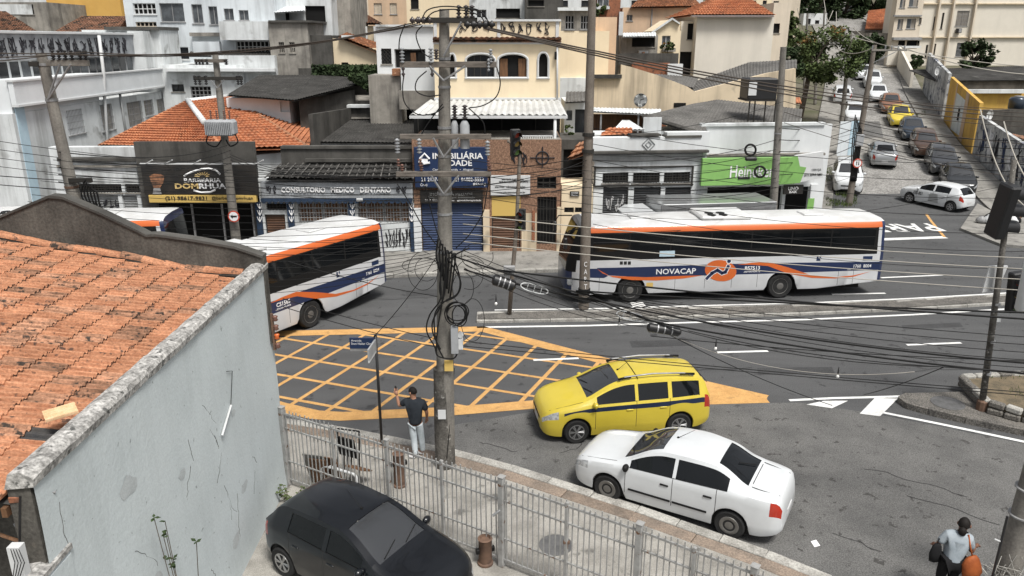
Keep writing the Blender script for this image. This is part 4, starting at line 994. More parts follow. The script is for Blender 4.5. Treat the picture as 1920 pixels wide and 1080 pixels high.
# weeds against the wall
def weed(p, h, label, seed, m='leaf'):
    rg = random.Random(seed); t = thing('weed', label, 'plant', p); st = MB(); lf = MB()
    for k in range(5):
        a = rg.uniform(0, 6.28); q = [Vector((0, 0, 0))]
        for i in range(5): q.append(q[-1]+Vector((math.cos(a)*.05, math.sin(a)*.05, h/5*rg.uniform(.7, 1.1))))
        st.tube(q, .006, 4)
        for pnt in q[1:]:
            for z in range(4):
                b = rg.uniform(0, 6.28); l_ = rg.uniform(.04, .09); d = Vector((math.cos(b), math.sin(b), rg.uniform(-.2, .5)))*l_; s_ = Vector((-math.sin(b), math.cos(b), 0))*l_*.35
                lf.add([pnt, pnt+d*.5+s_, pnt+d, pnt+d*.5-s_], [(0, 1, 2, 3)])
    st.build('stem', 'bark', t); tag(lf.build('leaves', m, t), kind='stuff')
weed((-4.6, 9.0, .13), 3.2, 'tall thin weed growing against the foot of the blue wall', 5, 'leaf_dark')
weed((-4.75, 10.2, .13), .9, 'low green weed by the rear wheel of the black hatchback', 8)
weed((-4.7, 14.2, .13), .35, 'small green weed in the corner of fence and blue wall', 9)
# ---------------------------------------------------------------- fence
FL = [Vector(p) for p in ((-4.93, 14.85), (-2.47, 13.45), (-.19, 12.1), (2.08, 10.7), (3.63, 9.64), (5.3, 8.3))]
FENCE = thing('fence', 'grey steel bar fence with thick square posts along the pavement', 'fence', (0, 0, .13))
barm = MB(); barm.box(-.009, .009, -.009, .009, .12, 1.86); barm = barm.mesh('bar', 'fence_paint')
for i, p in enumerate(FL):
    a = math.atan2(*(FL[min(i+1, 5)]-FL[max(i-1, 0)]).yx); r_ = .04 if i in (1,) else .055
    b = MB(rotz(a)); b.cbox(-r_, r_, -r_, r_, 0, 1.9, .008); b.cbox(-r_-.01, r_+.01, -r_-.01, r_+.01, 1.9, 1.915, .004); b.build('post', 'fence_paint', FENCE, loc=(p.x, p.y, 0))
for p, q in zip(FL, FL[1:]):
    d = q-p; L_ = d.length; u = d/L_; a = math.atan2(d.y, d.x)
    for z, hh in ((1.76, .02), (1.42, .016), (.16, .02), (.62, .014)):
        b = MB(); b.box(.06, L_-.06, -.014, .014, z-hh, z+hh); b.build('rail', 'fence_paint', FENCE, loc=(p.x, p.y, 0), rot=(0, 0, a))
    n = int(L_/.108)
    for k in range(1, n):
        t_ = p+u*(L_*k/n)
        link('bar', barm, FENCE, (t_.x, t_.y, rng_.uniform(-.015, .02)), (rng_.uniform(-.008, .008), rng_.uniform(-.008, .008), a))
    mid = p+u*L_*.5
    b = MB(rotz(a)); b.cbox(-.03, .03, -.03, .03, 0, 1.84, .006); b.build('post', 'fence_paint', FENCE, loc=(mid.x, mid.y, 0))
lk = MB(); lk.cbox(-.06, .06, -.03, .03, 1.0, 1.06, .01); lk.lathe([(.03, .9), (.03, 1.0)], 8); lk.build('padlock', 'steel_rust', FENCE, loc=(.95, 11.4, 0))
hd = MB(); hd.tube([(0, 0, 1.12), (.12, .02, 1.22), (.2, .03, 1.22)], .025, 6); hd.build('latch', 'steel_galv', FENCE, loc=(-.35, 12.05, 0))
# scrap outside the fence
S0 = G(640, 905, .13)
J = thing('scrap_heap', 'scrap boards and black chair frames leaning together outside the fence', 'scrap', S0)
def board(nm, w_, h_, loc, rot, m, th=.025):
    b = MB(); b.cbox(-w_/2, w_/2, -th/2, th/2, 0, h_, .004); return b.build(nm, m, J, loc=loc, rot=rot)
board('board', .42, .72, (-.42, -.02, 0), (R(14), 0, R(-12)), 'wood_brown'); board('board', .5, .8, (-.5, .14, 0), (R(18), 0, R(-12)), 'far_walk')
board('board', .3, .7, (-.12, .1, 0), (R(16), 0, R(-18)), 'wood_brown'); board('chair_back', .48, .5, (.16, .2, .55), (R(10), 0, R(-26)), 'trim_black', .04); board('chair_seat', .46, .4, (.5, .1, .3), (R(60), 0, R(-26)), 'wood_brown', .04)
for x in (-.08, .42):
    b = MB(); b.tube([(x, -.25*x, 0), (x+.02, .25-.25*x, 1.2)], .02, 5); b.build('chair_leg', 'trim_black', J)
b = MB(); b.tube([(-.06, .27, 1.2), (.44, .14, 1.2)], .02, 5); b.build('chair_rail', 'trim_black', J)
for k in range(3): b = MB(); b.tube([(.05+.07*k, .05, 0), (.08+.08*k, .22, .95-.1*k)], .018, 5); b.build('chair_leg', 'trim_black', J)
J2 = thing('bed_frame', 'white bent metal tube frame standing against the scrap boards', 'metal frame', S0+Vector((.02, -.3, 0)))
for dx, dy, s_ in ((0, 0, 1), (.05, .12, .86)):
    b = MB(); b.tube([(-.42*s_+dx, dy+.15, 0), (-.38*s_+dx, dy+.15, .46*s_), (-.32*s_+dx, dy+.13, .52*s_), (.38*s_+dx, dy-.2, .52*s_), (.43*s_+dx, dy-.22, .46*s_), (.45*s_+dx, dy-.22, 0)], .022, 7); b.build('tube', 'frame_white', J2, True)
def bollard(p, label, h=.82, lean=0.):
    t = thing('bollard', label, 'bollard', p); b = MB()
    b.lathe([(.15, 0), (.15, .04), (.125, .06), (.125, h-.02), (.14, h), (.1, h+.012), (.09, h-.03)], 20); b.build('pipe', 'steel_rust', t, ang=40)
    for sd in (1, -1): c = MB(); c.cbox(sd*.13-.05, sd*.13+.05, -.04, .04, h-.3, h-.2, .01); c.build('lug', 'trim_black', t)
    t.rotation_euler = (lean, 0, R(20))
bollard(G(750, 910, .13), 'rusty pipe bollard nearest the man, seen through the fence', .8)
bollard(G(910, 1056, .13), 'short rusty pipe bollard beside the fence post with the latch', .55)
# street name sign
sp_ = G(716, 834, .13); ST = thing('street_sign', 'blue street name plates on a thin dark pole beside the man', 'street sign', sp_)
tp = V(704, 628, sp_.y)-sp_
b = MB(); b.tube([(0, 0, 0), tp], .034, 10); b.build('pole', 'plastic_black', ST, True)
p0 = V(655, 633, sp_.y)-sp_; p1 = V(655, 657, sp_.y)-sp_
wd = tp.x-p0.x
b = MB(); b.cbox(p0.x, tp.x-.02, -.02, .02, p1.z+.05, p0.z, .006); pl = b.build('name_plate', 'sign_navy', ST)
b = MB(); b.cbox(p0.x, tp.x-.02, -.016, .016, p1.z-.02, p1.z+.048, .006); b.build('plate_edge', 'frame_grey', pl)
text('lettering', 'Avenida', 'ink_white', pl, (p0.x+.04, -.024, p0.z-.09), (1, 0, 0), (0, 0, 1), .24, .05, .001)
text('lettering', 'Dom Helder Câmara', 'ink_white', pl, (p0.x+.04, -.024, p0.z-.17), (1, 0, 0), (0, 0, 1), .55, .055, .001)
d_ = Vector((-.05, -.62, 0)).normalized(); nn = Vector((.62, -.05, 0)).normalized()
mt_ = Matrix(((d_.x, -d_.y, 0, tp.x-.01), (d_.y, d_.x, 0, 0), (0, 0, 1, 0), (0, 0, 0, 1)))
b = MB(mt_); b.cbox(.03, .66, -.02, .02, p1.z+.02, p0.z-.03, .006); pl = b.build('name_plate', 'plastic_grey', ST)
b = MB(mt_); b.cbox(.03, .66, -.016, .016, p1.z-.04, p1.z+.018, .006); b.build('plate_edge', 'frame_white', pl)
# ---------------------------------------------------------------- stones of the planter on the island
PL0 = G(1850, 772, .17); PLT = thing('planter', 'low rough stone planter with earth on the traffic island', 'planter', (PL0.x, PL0.y, .17))
pp = [Vector((0, 0)), Vector((.2, 1.6)), Vector((5, 2.2)), Vector((5, -.6)), Vector((1.6, -.75)), Vector((.55, -.55))]
b = MB(); b.prism([xy(p) for p in pp][::-1], 0, .26); b.build('soil', 'dirt', PLT)
for a_, b_ in zip(pp, pp[1:]+pp[:1]):
    Qs = resample([a_, b_], .36)
    for row in range(2):
        for q0, q1 in zip(Qs, Qs[1:]):
            an = math.atan2((q1-q0).y, (q1-q0).x); m_ = MB(); L_ = (q1-q0).length
            m_.cbox(.01, L_-.01, -.1, .1, 0, .17, .035); o = m_.build('stone', 'kerb' if rng_.random() < .35 else 'island', PLT, loc=(q0.x, q0.y, .17*row), rot=(rng_.uniform(-.06, .06), rng_.uniform(-.06, .06), an+rng_.uniform(-.08, .08)))
gm = MB()
for k in range(700):
    x, y = rng_.uniform(.9, 4.8), rng_.uniform(-.4, 1.8); h_ = rng_.uniform(.04, .12); a_ = rng_.uniform(0, 6.28)
    if noise.noise((x*1.3, y*1.3, 2)) < .0: continue
    gm.add([(x, y, .26), (x+.02*math.cos(a_), y+.02*math.sin(a_), .26), (x+rng_.uniform(-.05, .05), y+rng_.uniform(-.05, .05), .26+h_)], [(0, 1, 2)])
tag(gm.build('grass', 'grassm', PLT), kind='stuff')
place_texts()
# ================================================================ buildings across the avenue
class Bl:
    """a building drawn on an upright plane: photo pixels are carried onto it where it stands"""
    def __init__(s, name, label, Y, pxl, base=0., yaw=0., cat='house', group=None, at=None):
        p = at if at is not None else V(pxl, 250, Y)
        s.o = Vector((p[0], p[1], base)); s.yaw = yaw; s.e = thing(name, label, cat, s.o, yaw, group)
        s.u = Vector((math.cos(yaw), math.sin(yaw), 0)); s.n = Vector((-s.u.y, s.u.x, 0))
    def uv(s, px, py, t=0.):
        d = ray(px, py); k = ((s.o+s.n*t)-EYE).dot(s.n)/d.dot(s.n); q = EYE+d*k-s.o; return q.dot(s.u), q.z
    def rc(s, r, t=0.):
        px0, py0, px1, py1 = r; pm, qm = (py0+py1)/2, (px0+px1)/2
        a, b = s.uv(px0, pm, t)[0], s.uv(px1, pm, t)[0]; z1, z0 = s.uv(qm, py0, t)[1], s.uv(qm, py1, t)[1]
        return min(a, b), max(a, b), z0, z1
    def loc(s, px, py, t=0.): a, z = s.uv(px, py, t); return Vector((a, t, z))
    def box(s, nm, r, t0, t1, m, parent=None, c=0., z0=None):
        a, b, y0, y1 = s.rc(r, t0); y0 = y0 if z0 is None else z0
        mb = MB(); (mb.cbox(a, b, t0, t1, y0, y1, c) if c else mb.box(a, b, t0, t1, y0, y1)); return mb.build(nm, m, parent or s.e)
    def poly(s, nm, pts, t0, t1, m, parent=None):
        mb = MB(); mb.extr([s.uv(x, y, t0) for x, y in pts], 'y', t0, t1); return mb.build(nm, m, parent or s.e)
    def wall(s, r, m, holes=(), t=0., th=.2, depth=6., z0=0., nm='wall', body=True, zb=None):
        a, b, y0, y1 = s.rc(r, t); y0 = z0 if z0 is not None else y0
        hs = [s.rc(h, t) for h in holes]
        X = sorted({a, b, *[min(max(v, a), b) for h in hs for v in h[:2]]}); Z = sorted({y0, y1, *[min(max(v, y0), y1) for h in hs for v in h[2:]]})
        mb = MB()
        def inh(x, z): return any(h[0] < x < h[1] and h[2] < z < h[3] for h in hs)
        for x0, x1 in zip(X, X[1:]):
            for q0, q1 in zip(Z, Z[1:]):
                if not inh((x0+x1)/2, (q0+q1)/2): mb.add([(x0, t, q0), (x1, t, q0), (x1, t, q1), (x0, t, q1)], [(0, 1, 2, 3)])
        for h in hs:
            x0, x1, q0, q1 = h
            mb.add([(x0, t, q0), (x1, t, q0), (x1, t, q1), (x0, t, q1), (x0, t+th, q0), (x1, t+th, q0), (x1, t+th, q1), (x0, t+th, q1)], [(0, 1, 5, 4), (1, 2, 6, 5), (2, 3, 7, 6), (3, 0, 4, 7)])
        mb.add([(a, t, y0), (b, t, y0), (b, t, y1), (a, t, y1), (a, t+th, y0), (b, t+th, y0), (b, t+th, y1), (a, t+th, y1)], [(0, 3, 7, 4), (1, 5, 6, 2), (3, 2, 6, 7)])
        w = mb.build(nm, m, s.e)
        if body: q = MB(); q.box(a+.003, b-.003, t+th+.01, t+depth, y0, y1-.004); q.build('block', m, s.e)
        return w
    def win(s, r, style='plain', fm='frame_white', pm='window_dark', t=0., dep=.13, nv=1, nh=0, sill=True):
        a, b, z0, z1 = s.rc(r, t); f = .05 if (b-a) > .7 else .035; t1 = t+dep; mb = MB()
        mb.box(a, a+f, t1-.03, t1+.03, z0, z1); mb.box(b-f, b, t1-.03, t1+.03, z0, z1); mb.box(a+f, b-f, t1-.029, t1+.029, z0, z0+f); mb.box(a+f, b-f, t1-.029, t1+.029, z1-f, z1)
        w = mb.build('window', fm, s.e)
        if style in ('plain', 'grille', 'lattice', 'curtain'):
            n = nv+1
            for k in range(n):
                x0, x1 = a+f+(b-a-2*f)*k/n, a+f+(b-a-2*f)*(k+1)/n
                p = MB(); p.box(x0+.005, x1-.005, t1+.004, t1+.02, z0+f, z1-f); p.build('pane', pm if not (style == 'curtain' and k % 2) else 'curtain', w)
                if k: q = MB(); q.box(x0-.022, x0+.022, t1-.028, t1+.028, z0+f, z1-f); q.build('mullion', fm, w)
            for k in range(1, nh+1): q = MB(); zz = z0+(z1-z0)*k/(nh+1); q.box(a+f, b-f, t1-.026, t1+.026, zz-.02, zz+.02); q.build('glazing_bar', fm, w)
        if style == 'grille':
            q = MB(); n = max(3, int((b-a)/.13))
            for k in range(1, n): x = a+(b-a)*k/n; q.box(x-.01, x+.01, t-.03, t-.012, z0, z1)
            for k in range(1, 4): zz = z0+(z1-z0)*k/4; q.box(a, b, t-.034, t-.008, zz-.012, zz+.012)
            tag(q.build('grille', fm, w), kind='stuff')
        if style == 'lattice':
            q = MB(); n = max(2, int((b-a)/.16)); m_ = max(3, int((z1-z0)/.2))
            for i in range(n):
                for j in range(m_):
                    x0, x1 = a+(b-a)*i/n, a+(b-a)*(i+1)/n; y0, y1 = z0+(z1-z0)*j/m_, z0+(z1-z0)*(j+1)/m_; xm, ym = (x0+x1)/2, (y0+y1)/2
                    for p, p2 in (((xm, y0), (x1, ym)), ((x1, ym), (xm, y1)), ((xm, y1), (x0, ym)), ((x0, ym), (xm, y0))): q.tube([(p[0], t-.02, p[1]), (p2[0], t-.02, p2[1])], .012, 4)
            tag(q.build('grille', fm, w), kind='stuff')
        if style == 'block':                           # hollow block screen
            p = MB(); p.box(a+f, b-f, t1+.03, t1+.05, z0+f, z1-f); p.build('pane', 'hole', w); q = MB(); n = max(3, int((b-a)/.27)); m_ = max(2, int((z1-z0)/.27))
            for i in range(n+1): x = a+(b-a)*i/n; q.box(x-.025, x+.025, t1-.05, t1+.028, z0, z1)
            for j in range(m_+1): y = z0+(z1-z0)*j/m_; q.box(a, b, t1-.048, t1+.026, y-.025, y+.025)
            tag(q.build('block_screen', fm, w), kind='stuff')
        if style == 'shutter':
            p = MB(); p.box(a+f, b-f, t1, t1+.03, z0+f, z1-f); p.build('shutter', pm, w); q = MB(); n = int((z1-z0)/.09)
            for k in range(n): zz = z0+f+(z1-z0-2*f)*k/n; q.box(a+f+.03, b-f-.03, t1-.018, t1-.001, zz+.01, zz+.055)
            tag(q.build('slats', pm, w), kind='stuff')
        if style == 'roll':
            q = MB(); n = max(6, int((z1-z0)/.11))
            for k in range(n):
                za, zb = z0+(z1-z0)*k/n, z0+(z1-z0)*(k+1)/n; zm = (za+zb)/2
                q.add([(a+.02, t1, za), (b-.02, t1, za), (b-.02, t1-.028, zm), (a+.02, t1-.028, zm), (b-.02, t1, zb), (a+.02, t1, zb)], [(0, 1, 2, 3), (3, 2, 4, 5)])
            tag(q.build('roller_slats', pm, w), kind='stuff')
        if style == 'open': p = MB(); p.box(a+f, b-f, t1+.035, t1+.05, z0+f, z1-f); p.build('dark_room', pm, w)
        if sill: q = MB(); q.box(a-.06, b+.06, t-.06, t+.04, z0-.06, z0-.002); q.build('sill', fm if fm not in ('frame_dark',) else 'concrete_raw', w)
        return w
    def txt(s, st, r, m, t, bold=.0, ext=.006, parent=None):
        a, b, z0, z1 = s.rc(r, t); return text('lettering', st, m, parent or s.e, (a, t, z0), (1, 0, 0), (0, 0, 1), b-a, z1-z0, ext, bold)
    def roofquad(s, nm, q, kind, m, parent=None): return roof_mesh(nm, [Vector(p) for p in q], kind, m, parent or s.e)
    def graffiti(s, r, t, m, seed, n=5):
        rg = random.Random(seed); a, b, z0, z1 = s.rc(r, t); q = MB()
        for k in range(n):
            x = a+(b-a)*(k+.5)/n; pts = []; w_ = (b-a)/n*.6; h = (z1-z0)
            for i in range(9): pts.append((x+w_*(rg.random()-.5)*1.2, t, z0+h*rg.random()))
            sm = []
            for i in range(len(pts)-1):
                for f in (0, .33, .66):
                    p0, p1, p2, p3 = [Vector(pts[min(max(j, 0), len(pts)-1)]) for j in (i-1, i, i+1, i+2)]
                    sm.append(.5*((2*p1)+(p2-p0)*f+(2*p0-5*p1+4*p2-p3)*f*f+(3*p1-p0-3*p2+p3)*f**3))
            q.tube(sm, .02, 4)
        return tag(q.build('graffiti', m, s.e), kind='stuff')
def roof_mesh(nm, q, kind, m, parent):
    """q: eave start, eave end, ridge end, ridge start"""
    e0, e1, r1, r0 = q; mb = MB(); n_ = (e1-e0).cross(r0-e0)
    if n_.length < 1e-6: n_ = (e1-e0).cross(r1-e0)
    n_.normalize(); n_ = n_ if n_.z > 0 else -n_
    L = max((e1-e0).length, (r1-r0).length); H_ = max((r0-e0).length, (r1-e1).length)
    if kind == 'tile': cols = max(4, int(L/.24))*2; rows = max(3, int(H_/.5))
    else: cols = max(6, int(L/(.3 if kind == 'wide' else .19)))*2; rows = 1
    am = {'tile': .045, 'wide': .075}.get(kind, .035); rg = random.Random(int(L*100)); st = .085
    for i in range(rows):
        for e, f in ((0, 1.), (1, 0.)):
            if kind != 'tile' and e == 1 and i < rows-1: pass
            v = (i+e)/rows
            for c in range(cols+1):
                u = c/cols; p = (e0*(1-v)+r0*v)*(1-u)+(e1*(1-v)+r1*v)*u
                w_ = (am if c % 2 else 0)
                mb.v.append(tuple(p+n_*(w_+(st*f if kind == 'tile' else 0)+(rg.uniform(-.008, .008) if kind == 'tile' else 0))))
        b = i*2*(cols+1)
        for c in range(cols):
            mb.f.append((b+c, b+c+1, b+cols+1+c+1, b+cols+1+c))
            if i and kind == 'tile': mb.f.append((b-(cols+1)+c, b-(cols+1)+c+1, b+c+1, b+c))
    b = len(mb.v); mb.v += [tuple(p-n_*.06) for p in (e0, e1, r1, r0)]; mb.f.append((b, b+1, b+2, b+3))
    o = mb.build(nm, m, parent)
    if kind == 'tile': o['kind'] = 'stuff'
    return o
def ridge(parent, a, b, r=.12, m='roof_orange', nm='ridge_cap'):
    mb = MB(); mb.tube([a, b], r, 8); return mb.build(nm, m, parent, True)
YF = 34.6
# ---- barber shop
B = Bl('barber_shop', 'barber shop with black sign and yellow phone strip under the transformer pole', YF, 265, cat='shop')
B.wall((265, 266, 486, 470), 'concrete_dark', [(300, 382, 478, 470)], depth=.5, body=False, z0=.13)
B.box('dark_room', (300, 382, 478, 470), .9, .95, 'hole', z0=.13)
for x in (364, 420, 476): B.box('door_post', (x-1.5, 382, x+1.5, 470), -.02, .06, 'frame_grey', z0=.13)
B.box('door_leaf', (302, 395, 335, 470), .3, .36, 'window_dark', z0=.13)
sg = B.box('sign_board', (267, 309, 482, 365), -.75, -.6, 'sign_black', c=.01); st_ = B.box('sign_strip', (279, 366, 480, 380), -.78, -.55, 'sign_yellow', c=.01)
B.txt('BARBEARIA', (345, 334, 414, 342), 'ink_white', -.765, .02, parent=sg); B.txt('DOM', (328, 344, 372, 354), 'ink_gold', -.765, .03, parent=sg); B.txt('RHUAN', (373, 344, 437, 354), 'ink_white', -.765, .03, parent=sg)
B.txt('(21) 98617-9831', (310, 368, 388, 377), 'ink_black', -.795, .012, parent=st_); B.txt('@barbeariadomrhuan', (397, 368, 474, 376), 'ink_black', -.795, .0, parent=st_)
for pts, nm in (([(345, 330), (360, 322), (378, 317), (392, 316), (405, 319), (413, 327)], 'razor'), ([(363, 357), (377, 361), (395, 360), (404, 356)], 'razor')):
    q = MB(); q.tube([B.loc(x, y, -.765) for x, y in pts], .045, 5); q.build(nm, 'ink_white', sg)
q = MB()
for k in range(9): a = PI*(k+.5)/9; c0 = B.loc(380, 332, -.765); q.tube([c0+Vector((math.cos(a)*.14, 0, math.sin(a)*.1)), c0+Vector((math.cos(a)*.36, 0, math.sin(a)*.24))], .012, 4)
tag(q.build('rays', 'ink_gold', sg), kind='stuff')
B.poly('shaving_brush', [(280, 330), (288, 326), (300, 326), (308, 331), (306, 343), (300, 352), (288, 352), (283, 341)], -.775, -.76, 'roof_old', sg); B.poly('brush_handle', [(288, 353), (300, 353), (303, 364), (286, 364)], -.775, -.76, 'frame_grey', sg)
for x in (270, 307, 360, 414, 478):
    q = MB(); q.tube([B.loc(x, 309, -.6), B.loc(x+16, 300, -1.1)], .025, 4); q.build('lamp_arm', 'frame_white', B.e)
B.box('top_pipe', (262, 306, 484, 308.5), -.66, -.6, 'frame_white')
# ---- grey shuttered shop left of it
B = Bl('shuttered_shop', 'stained grey shop with closed metal shutters left of the barber', YF+.3, 110, cat='shop')
B.wall((108, 276, 264, 470), 'white_wall_dirty', [(130, 345, 228, 361), (235, 345, 264, 361), (131, 366, 229, 470), (236, 366, 264, 470)], depth=.5, z0=.13)
B.box('cornice', (106, 296, 264, 303), -.18, 0, 'concrete_dark', c=.02); B.box('cornice', (106, 310, 264, 314), -.1, 0, 'concrete_raw')
B.box('stained_band', (118, 276, 264, 294), -.03, 0, 'white_wall_dirty')
for r in ((130, 345, 228, 361), (235, 345, 264, 361)): B.win(r, 'grille', 'frame_dark', 'hole', nv=2)
for r in ((131, 366, 229, 470), (236, 366, 264, 470)): B.win(r, 'roll', 'frame_grey', 'shutter_grey', sill=False)
B.graffiti((150, 375, 225, 392), .08, 'ink_graffiti', 4, 7)
# hip roof over both
RH = thing('tile_roof_house', 'house with clean orange hip roof behind the barber shop', 'house', (0, 0, 0))
Lp, Cp, Rp = V(186, 274, 38.5), V(418, 281, 35.2), V(578, 277, 37.6); A1, A2 = V(352, 190, 44), V(432, 181, 47)
roof_mesh('roof_tiles', [Lp, Cp, A1, A1+Vector((-.01, 0, 0))], 'tile', 'roof_orange', RH); roof_mesh('roof_tiles', [Cp, Rp, A2, A1], 'tile', 'roof_orange', RH)
roof_mesh('roof_tiles', [Rp, Rp+Vector((-2, 12, 0)), A2+Vector((0, .1, 0)), A2], 'tile', 'roof_orange', RH)
q = MB(); q.tube([A1+Vector((0, 0, .05)), A1.lerp(Cp, .55)+Vector((0, 0, .1))], .16, 7); q.build('hip_cap', 'white_wall_dirty', RH, True); q = MB(); q.tube([A1, A2], .16, 7); q.build('ridge_cap', 'white_wall_dirty', RH, True); q = MB(); q.tube([A2, Rp], .12, 7); q.build('hip_cap', 'roof_old', RH, True); q = MB(); q.tube([A1.lerp(Cp, .55), Cp], .1, 7); q.build('hip_cap', 'roof_orange', RH, True); q = MB(); q.tube([A1, Lp], .1, 7); q.build('hip_cap', 'roof_old', RH, True)
q = MB(); q.prism([(Lp.x+.4, Lp.y+.4), (Cp.x, Cp.y+.5), (Rp.x-.3, Rp.y+.4), (A2.x, A2.y), (A1.x, A1.y+2)], 0, Lp.z-.15); q.build('wall', 'white_wall_dirty', RH)
# ---- dentist
B = Bl('dental_clinic', 'grey dental clinic shopfront with navy scalloped valance behind the turning bus', YF, 483, cat='shop')
hol = [(500, 381, 537, 394), (499, 402, 537, 470), (559, 380, 652, 417), (671, 378, 767, 417)]
B.wall((483, 335, 776, 473), 'white_wall_dirty', hol, depth=.8, z0=.13)
B.wall((528, 276, 776, 335), 'concrete_dark', t=.9, depth=.5, nm='upper_wall', z0=None)
B.box('upper_coping', (526, 274, 778, 279), .82, 1.2, 'concrete_dark'); B.box('upper_ledge', (572, 298, 774, 304), .7, .9, 'concrete_dark')
for r, st2 in ((hol[0], 'grille'), (hol[1], 'roll')): B.win(r, st2, 'frame_dark', 'hole' if st2 == 'grille' else 'shutter_brown', sill=False)
for r in ((559, 380, 604, 417), (606, 380, 652, 417), (671, 378, 719, 417), (721, 378, 767, 417)): B.win(r, 'grille', 'frame_grey', 'wood_brown', nv=2, nh=2, sill=False)
e0, e1 = B.loc(497, 336, -.5), B.loc(775, 338, -.5); r0, r1 = B.loc(528, 309, .85), B.loc(775, 309, .85)
B.roofquad('awning_tiles', [e0, e1, r1, r0], 'tile', 'fibro_dark')
for k in range(19):
    f = k/18; q = MB(); q.tube([e0.lerp(e1, f)+Vector((0, -.02, .07)), r0.lerp(r1, f)+Vector((0, 0, .08))], .03, 5); q.build('tile_rib', 'fibro_grey', B.e)
sg = B.box('sign_band', (489, 341, 773, 372), -.3, -.02, 'sign_grey', c=.02)
B.txt('CONSULTORIO   MEDICO   DENTARIO', (527, 351, 733, 361), 'ink_white', -.335, .02, .02, sg)
B.graffiti((498, 346, 522, 362), -.32, 'ink_graffiti', 11, 2); B.graffiti((742, 349, 763, 362), -.32, 'ink_graffiti', 12, 2)
for k in range(26):
    f = k/26; a, b_ = 489+284*f, 489+284*(f+1/26); m_ = (a+b_)/2
    B.poly('scallop', [(a, 372), (a, 377), (a+2, 380.5), (m_, 382), (b_-2, 380.5), (b_, 377), (b_, 372)], -.29, -.26, 'navy_awning')
for x0, x1 in ((482, 492), (541, 552), (655, 666), (769, 775)):
    B.box('column', (x0, 381, x1, 473), -.14, 0, 'navy_awning', z0=.13)
    for yc in (388, 400, 412):
        q = MB(); c0 = B.loc((x0+x1)/2, yc, -.15)
        for w_ in (-1, 0, 1): q.tube([c0+Vector((0, 0, -.1)), c0+Vector((w_*.07, 0, .02)), c0+Vector((w_*.1, 0, .14))], .02, 4)
        q.build('plant_motif', 'ink_white', B.e)
B.box('air_conditioner', (668, 372, 680, 378), -.34, -.2, 'frame_white', c=.01)
B.graffiti((722, 428, 772, 466), -.02, 'ink_graffiti', 21, 8)
# ---- estate agent and brick shop with the cream house above
B = Bl('estate_agent', 'navy blue estate agent front with rolled down blue shutter behind the main pole', YF, 776, cat='shop')
B.wall((776, 262, 917, 473), 'brick_clad', [(790, 356, 906, 473)], depth=6, z0=.13)
sg = B.box('sign_board', (777, 276, 914, 352), -.3, -.12, 'sign_navy', c=.01)
B.txt('IMOBILIÁRIA', (811, 284, 906, 298), 'ink_white', -.315, .02, parent=sg); B.txt('PIEDADE', (822, 300, 885, 311), 'ink_white', -.315, .02, parent=sg)
B.txt('Compra  •  Venda  •  Aluguel', (811, 316, 887, 321), 'ink_white', -.315, 0, parent=sg); B.txt('21 2137-4511     21 96882-5553', (790, 333, 907, 340), 'ink_white', -.315, .01, parent=sg)
B.txt('Creci', (788, 344, 801, 349), 'ink_white', -.315, parent=sg); B.txt('8551LJ', (887, 343, 910, 349), 'ink_white', -.315, .01, parent=sg)
q = MB(); q.tube([B.loc(x, y, -.315) for x, y in ((787, 298), (796, 288), (805, 298))], .05, 5); q.build('house_icon', 'ink_white', sg); B.box('house_icon_body', (790, 298, 802, 306), -.33, -.31, 'ink_white', sg); q = MB(); q.tube([B.loc(x, y, -.34) for x, y in ((786, 305), (787, 300), (791, 302), (795, 307), (806, 305))], .05, 5); q.build('house_icon_hand', 'ink_white', sg)
sg = B.box('lower_sign', (788, 357, 905, 380), -.14, -.02, 'sign_black'); B.txt('IMOBILIÁRIA PIEDADE', (806, 360, 886, 367), 'shutter_grey', -.15, .0, parent=sg); B.txt('2137-4511   96882-5553   @imobiliariapiedade', (797, 374, 902, 378), 'ink_white', -.15, parent=sg); B.txt('Compra  Venda  Aluguel  Administração', (802, 369, 890, 372.5), 'shutter_grey', -.15, parent=sg)
B.win((790, 380, 906, 473), 'roll', 'frame_dark', 'shutter_blue', sill=False)
B.box('pillar', (776, 390, 790, 473), -.1, 0, 'white_wall', z0=.13); B.box('pillar', (906, 394, 918, 473), -.1, 0, 'cream_stained', z0=.13); B.box('pillar_top', (776, 357, 788, 390), -.08, 0, 'brick_clad')
B = Bl('brick_shop', 'brown brick shopfront with white notice board and dark iron door', YF, 917.5, cat='shop')
hol = [(922, 368, 976, 466), (1007, 369, 1043, 458), (1007, 332, 1043, 354)]
B.wall((917.5, 262, 1051, 473), 'brick_clad', hol, depth=6, z0=.13)
B.box('yellow_panel', (922, 368, 976, 405), .02, .1, 'sign_yellow'); B.win((922, 406, 976, 466), 'roll', 'frame_dark', 'shutter_brown', sill=False)
B.win((1007, 369, 1043, 458), 'grille', 'frame_dark', 'hole', sill=False); B.win((1007, 332, 1043, 354), 'block', 'frame_dark', sill=False)
sg = B.box('notice_board', (920, 329, 994, 366), -.1, -.02, 'frame_white')
B.txt('SERVIÇOS CARTÓRIOS', (941, 334, 982, 338), 'ink_black', -.11, .01, parent=sg); B.txt('SEGURANÇA E TRANSPORTE', (936, 339.5, 990, 343), 'ink_black', -.11, .01, parent=sg); B.txt('www.placasantos.com.br', (931, 359, 985, 363), 'ink_black', -.11, .01, parent=sg); B.txt('alarmes  câmeras  redes', (928, 348, 985, 352), 'ink_black', -.11, parent=sg)
q = MB(); c0 = B.loc(1017, 296, -.03)
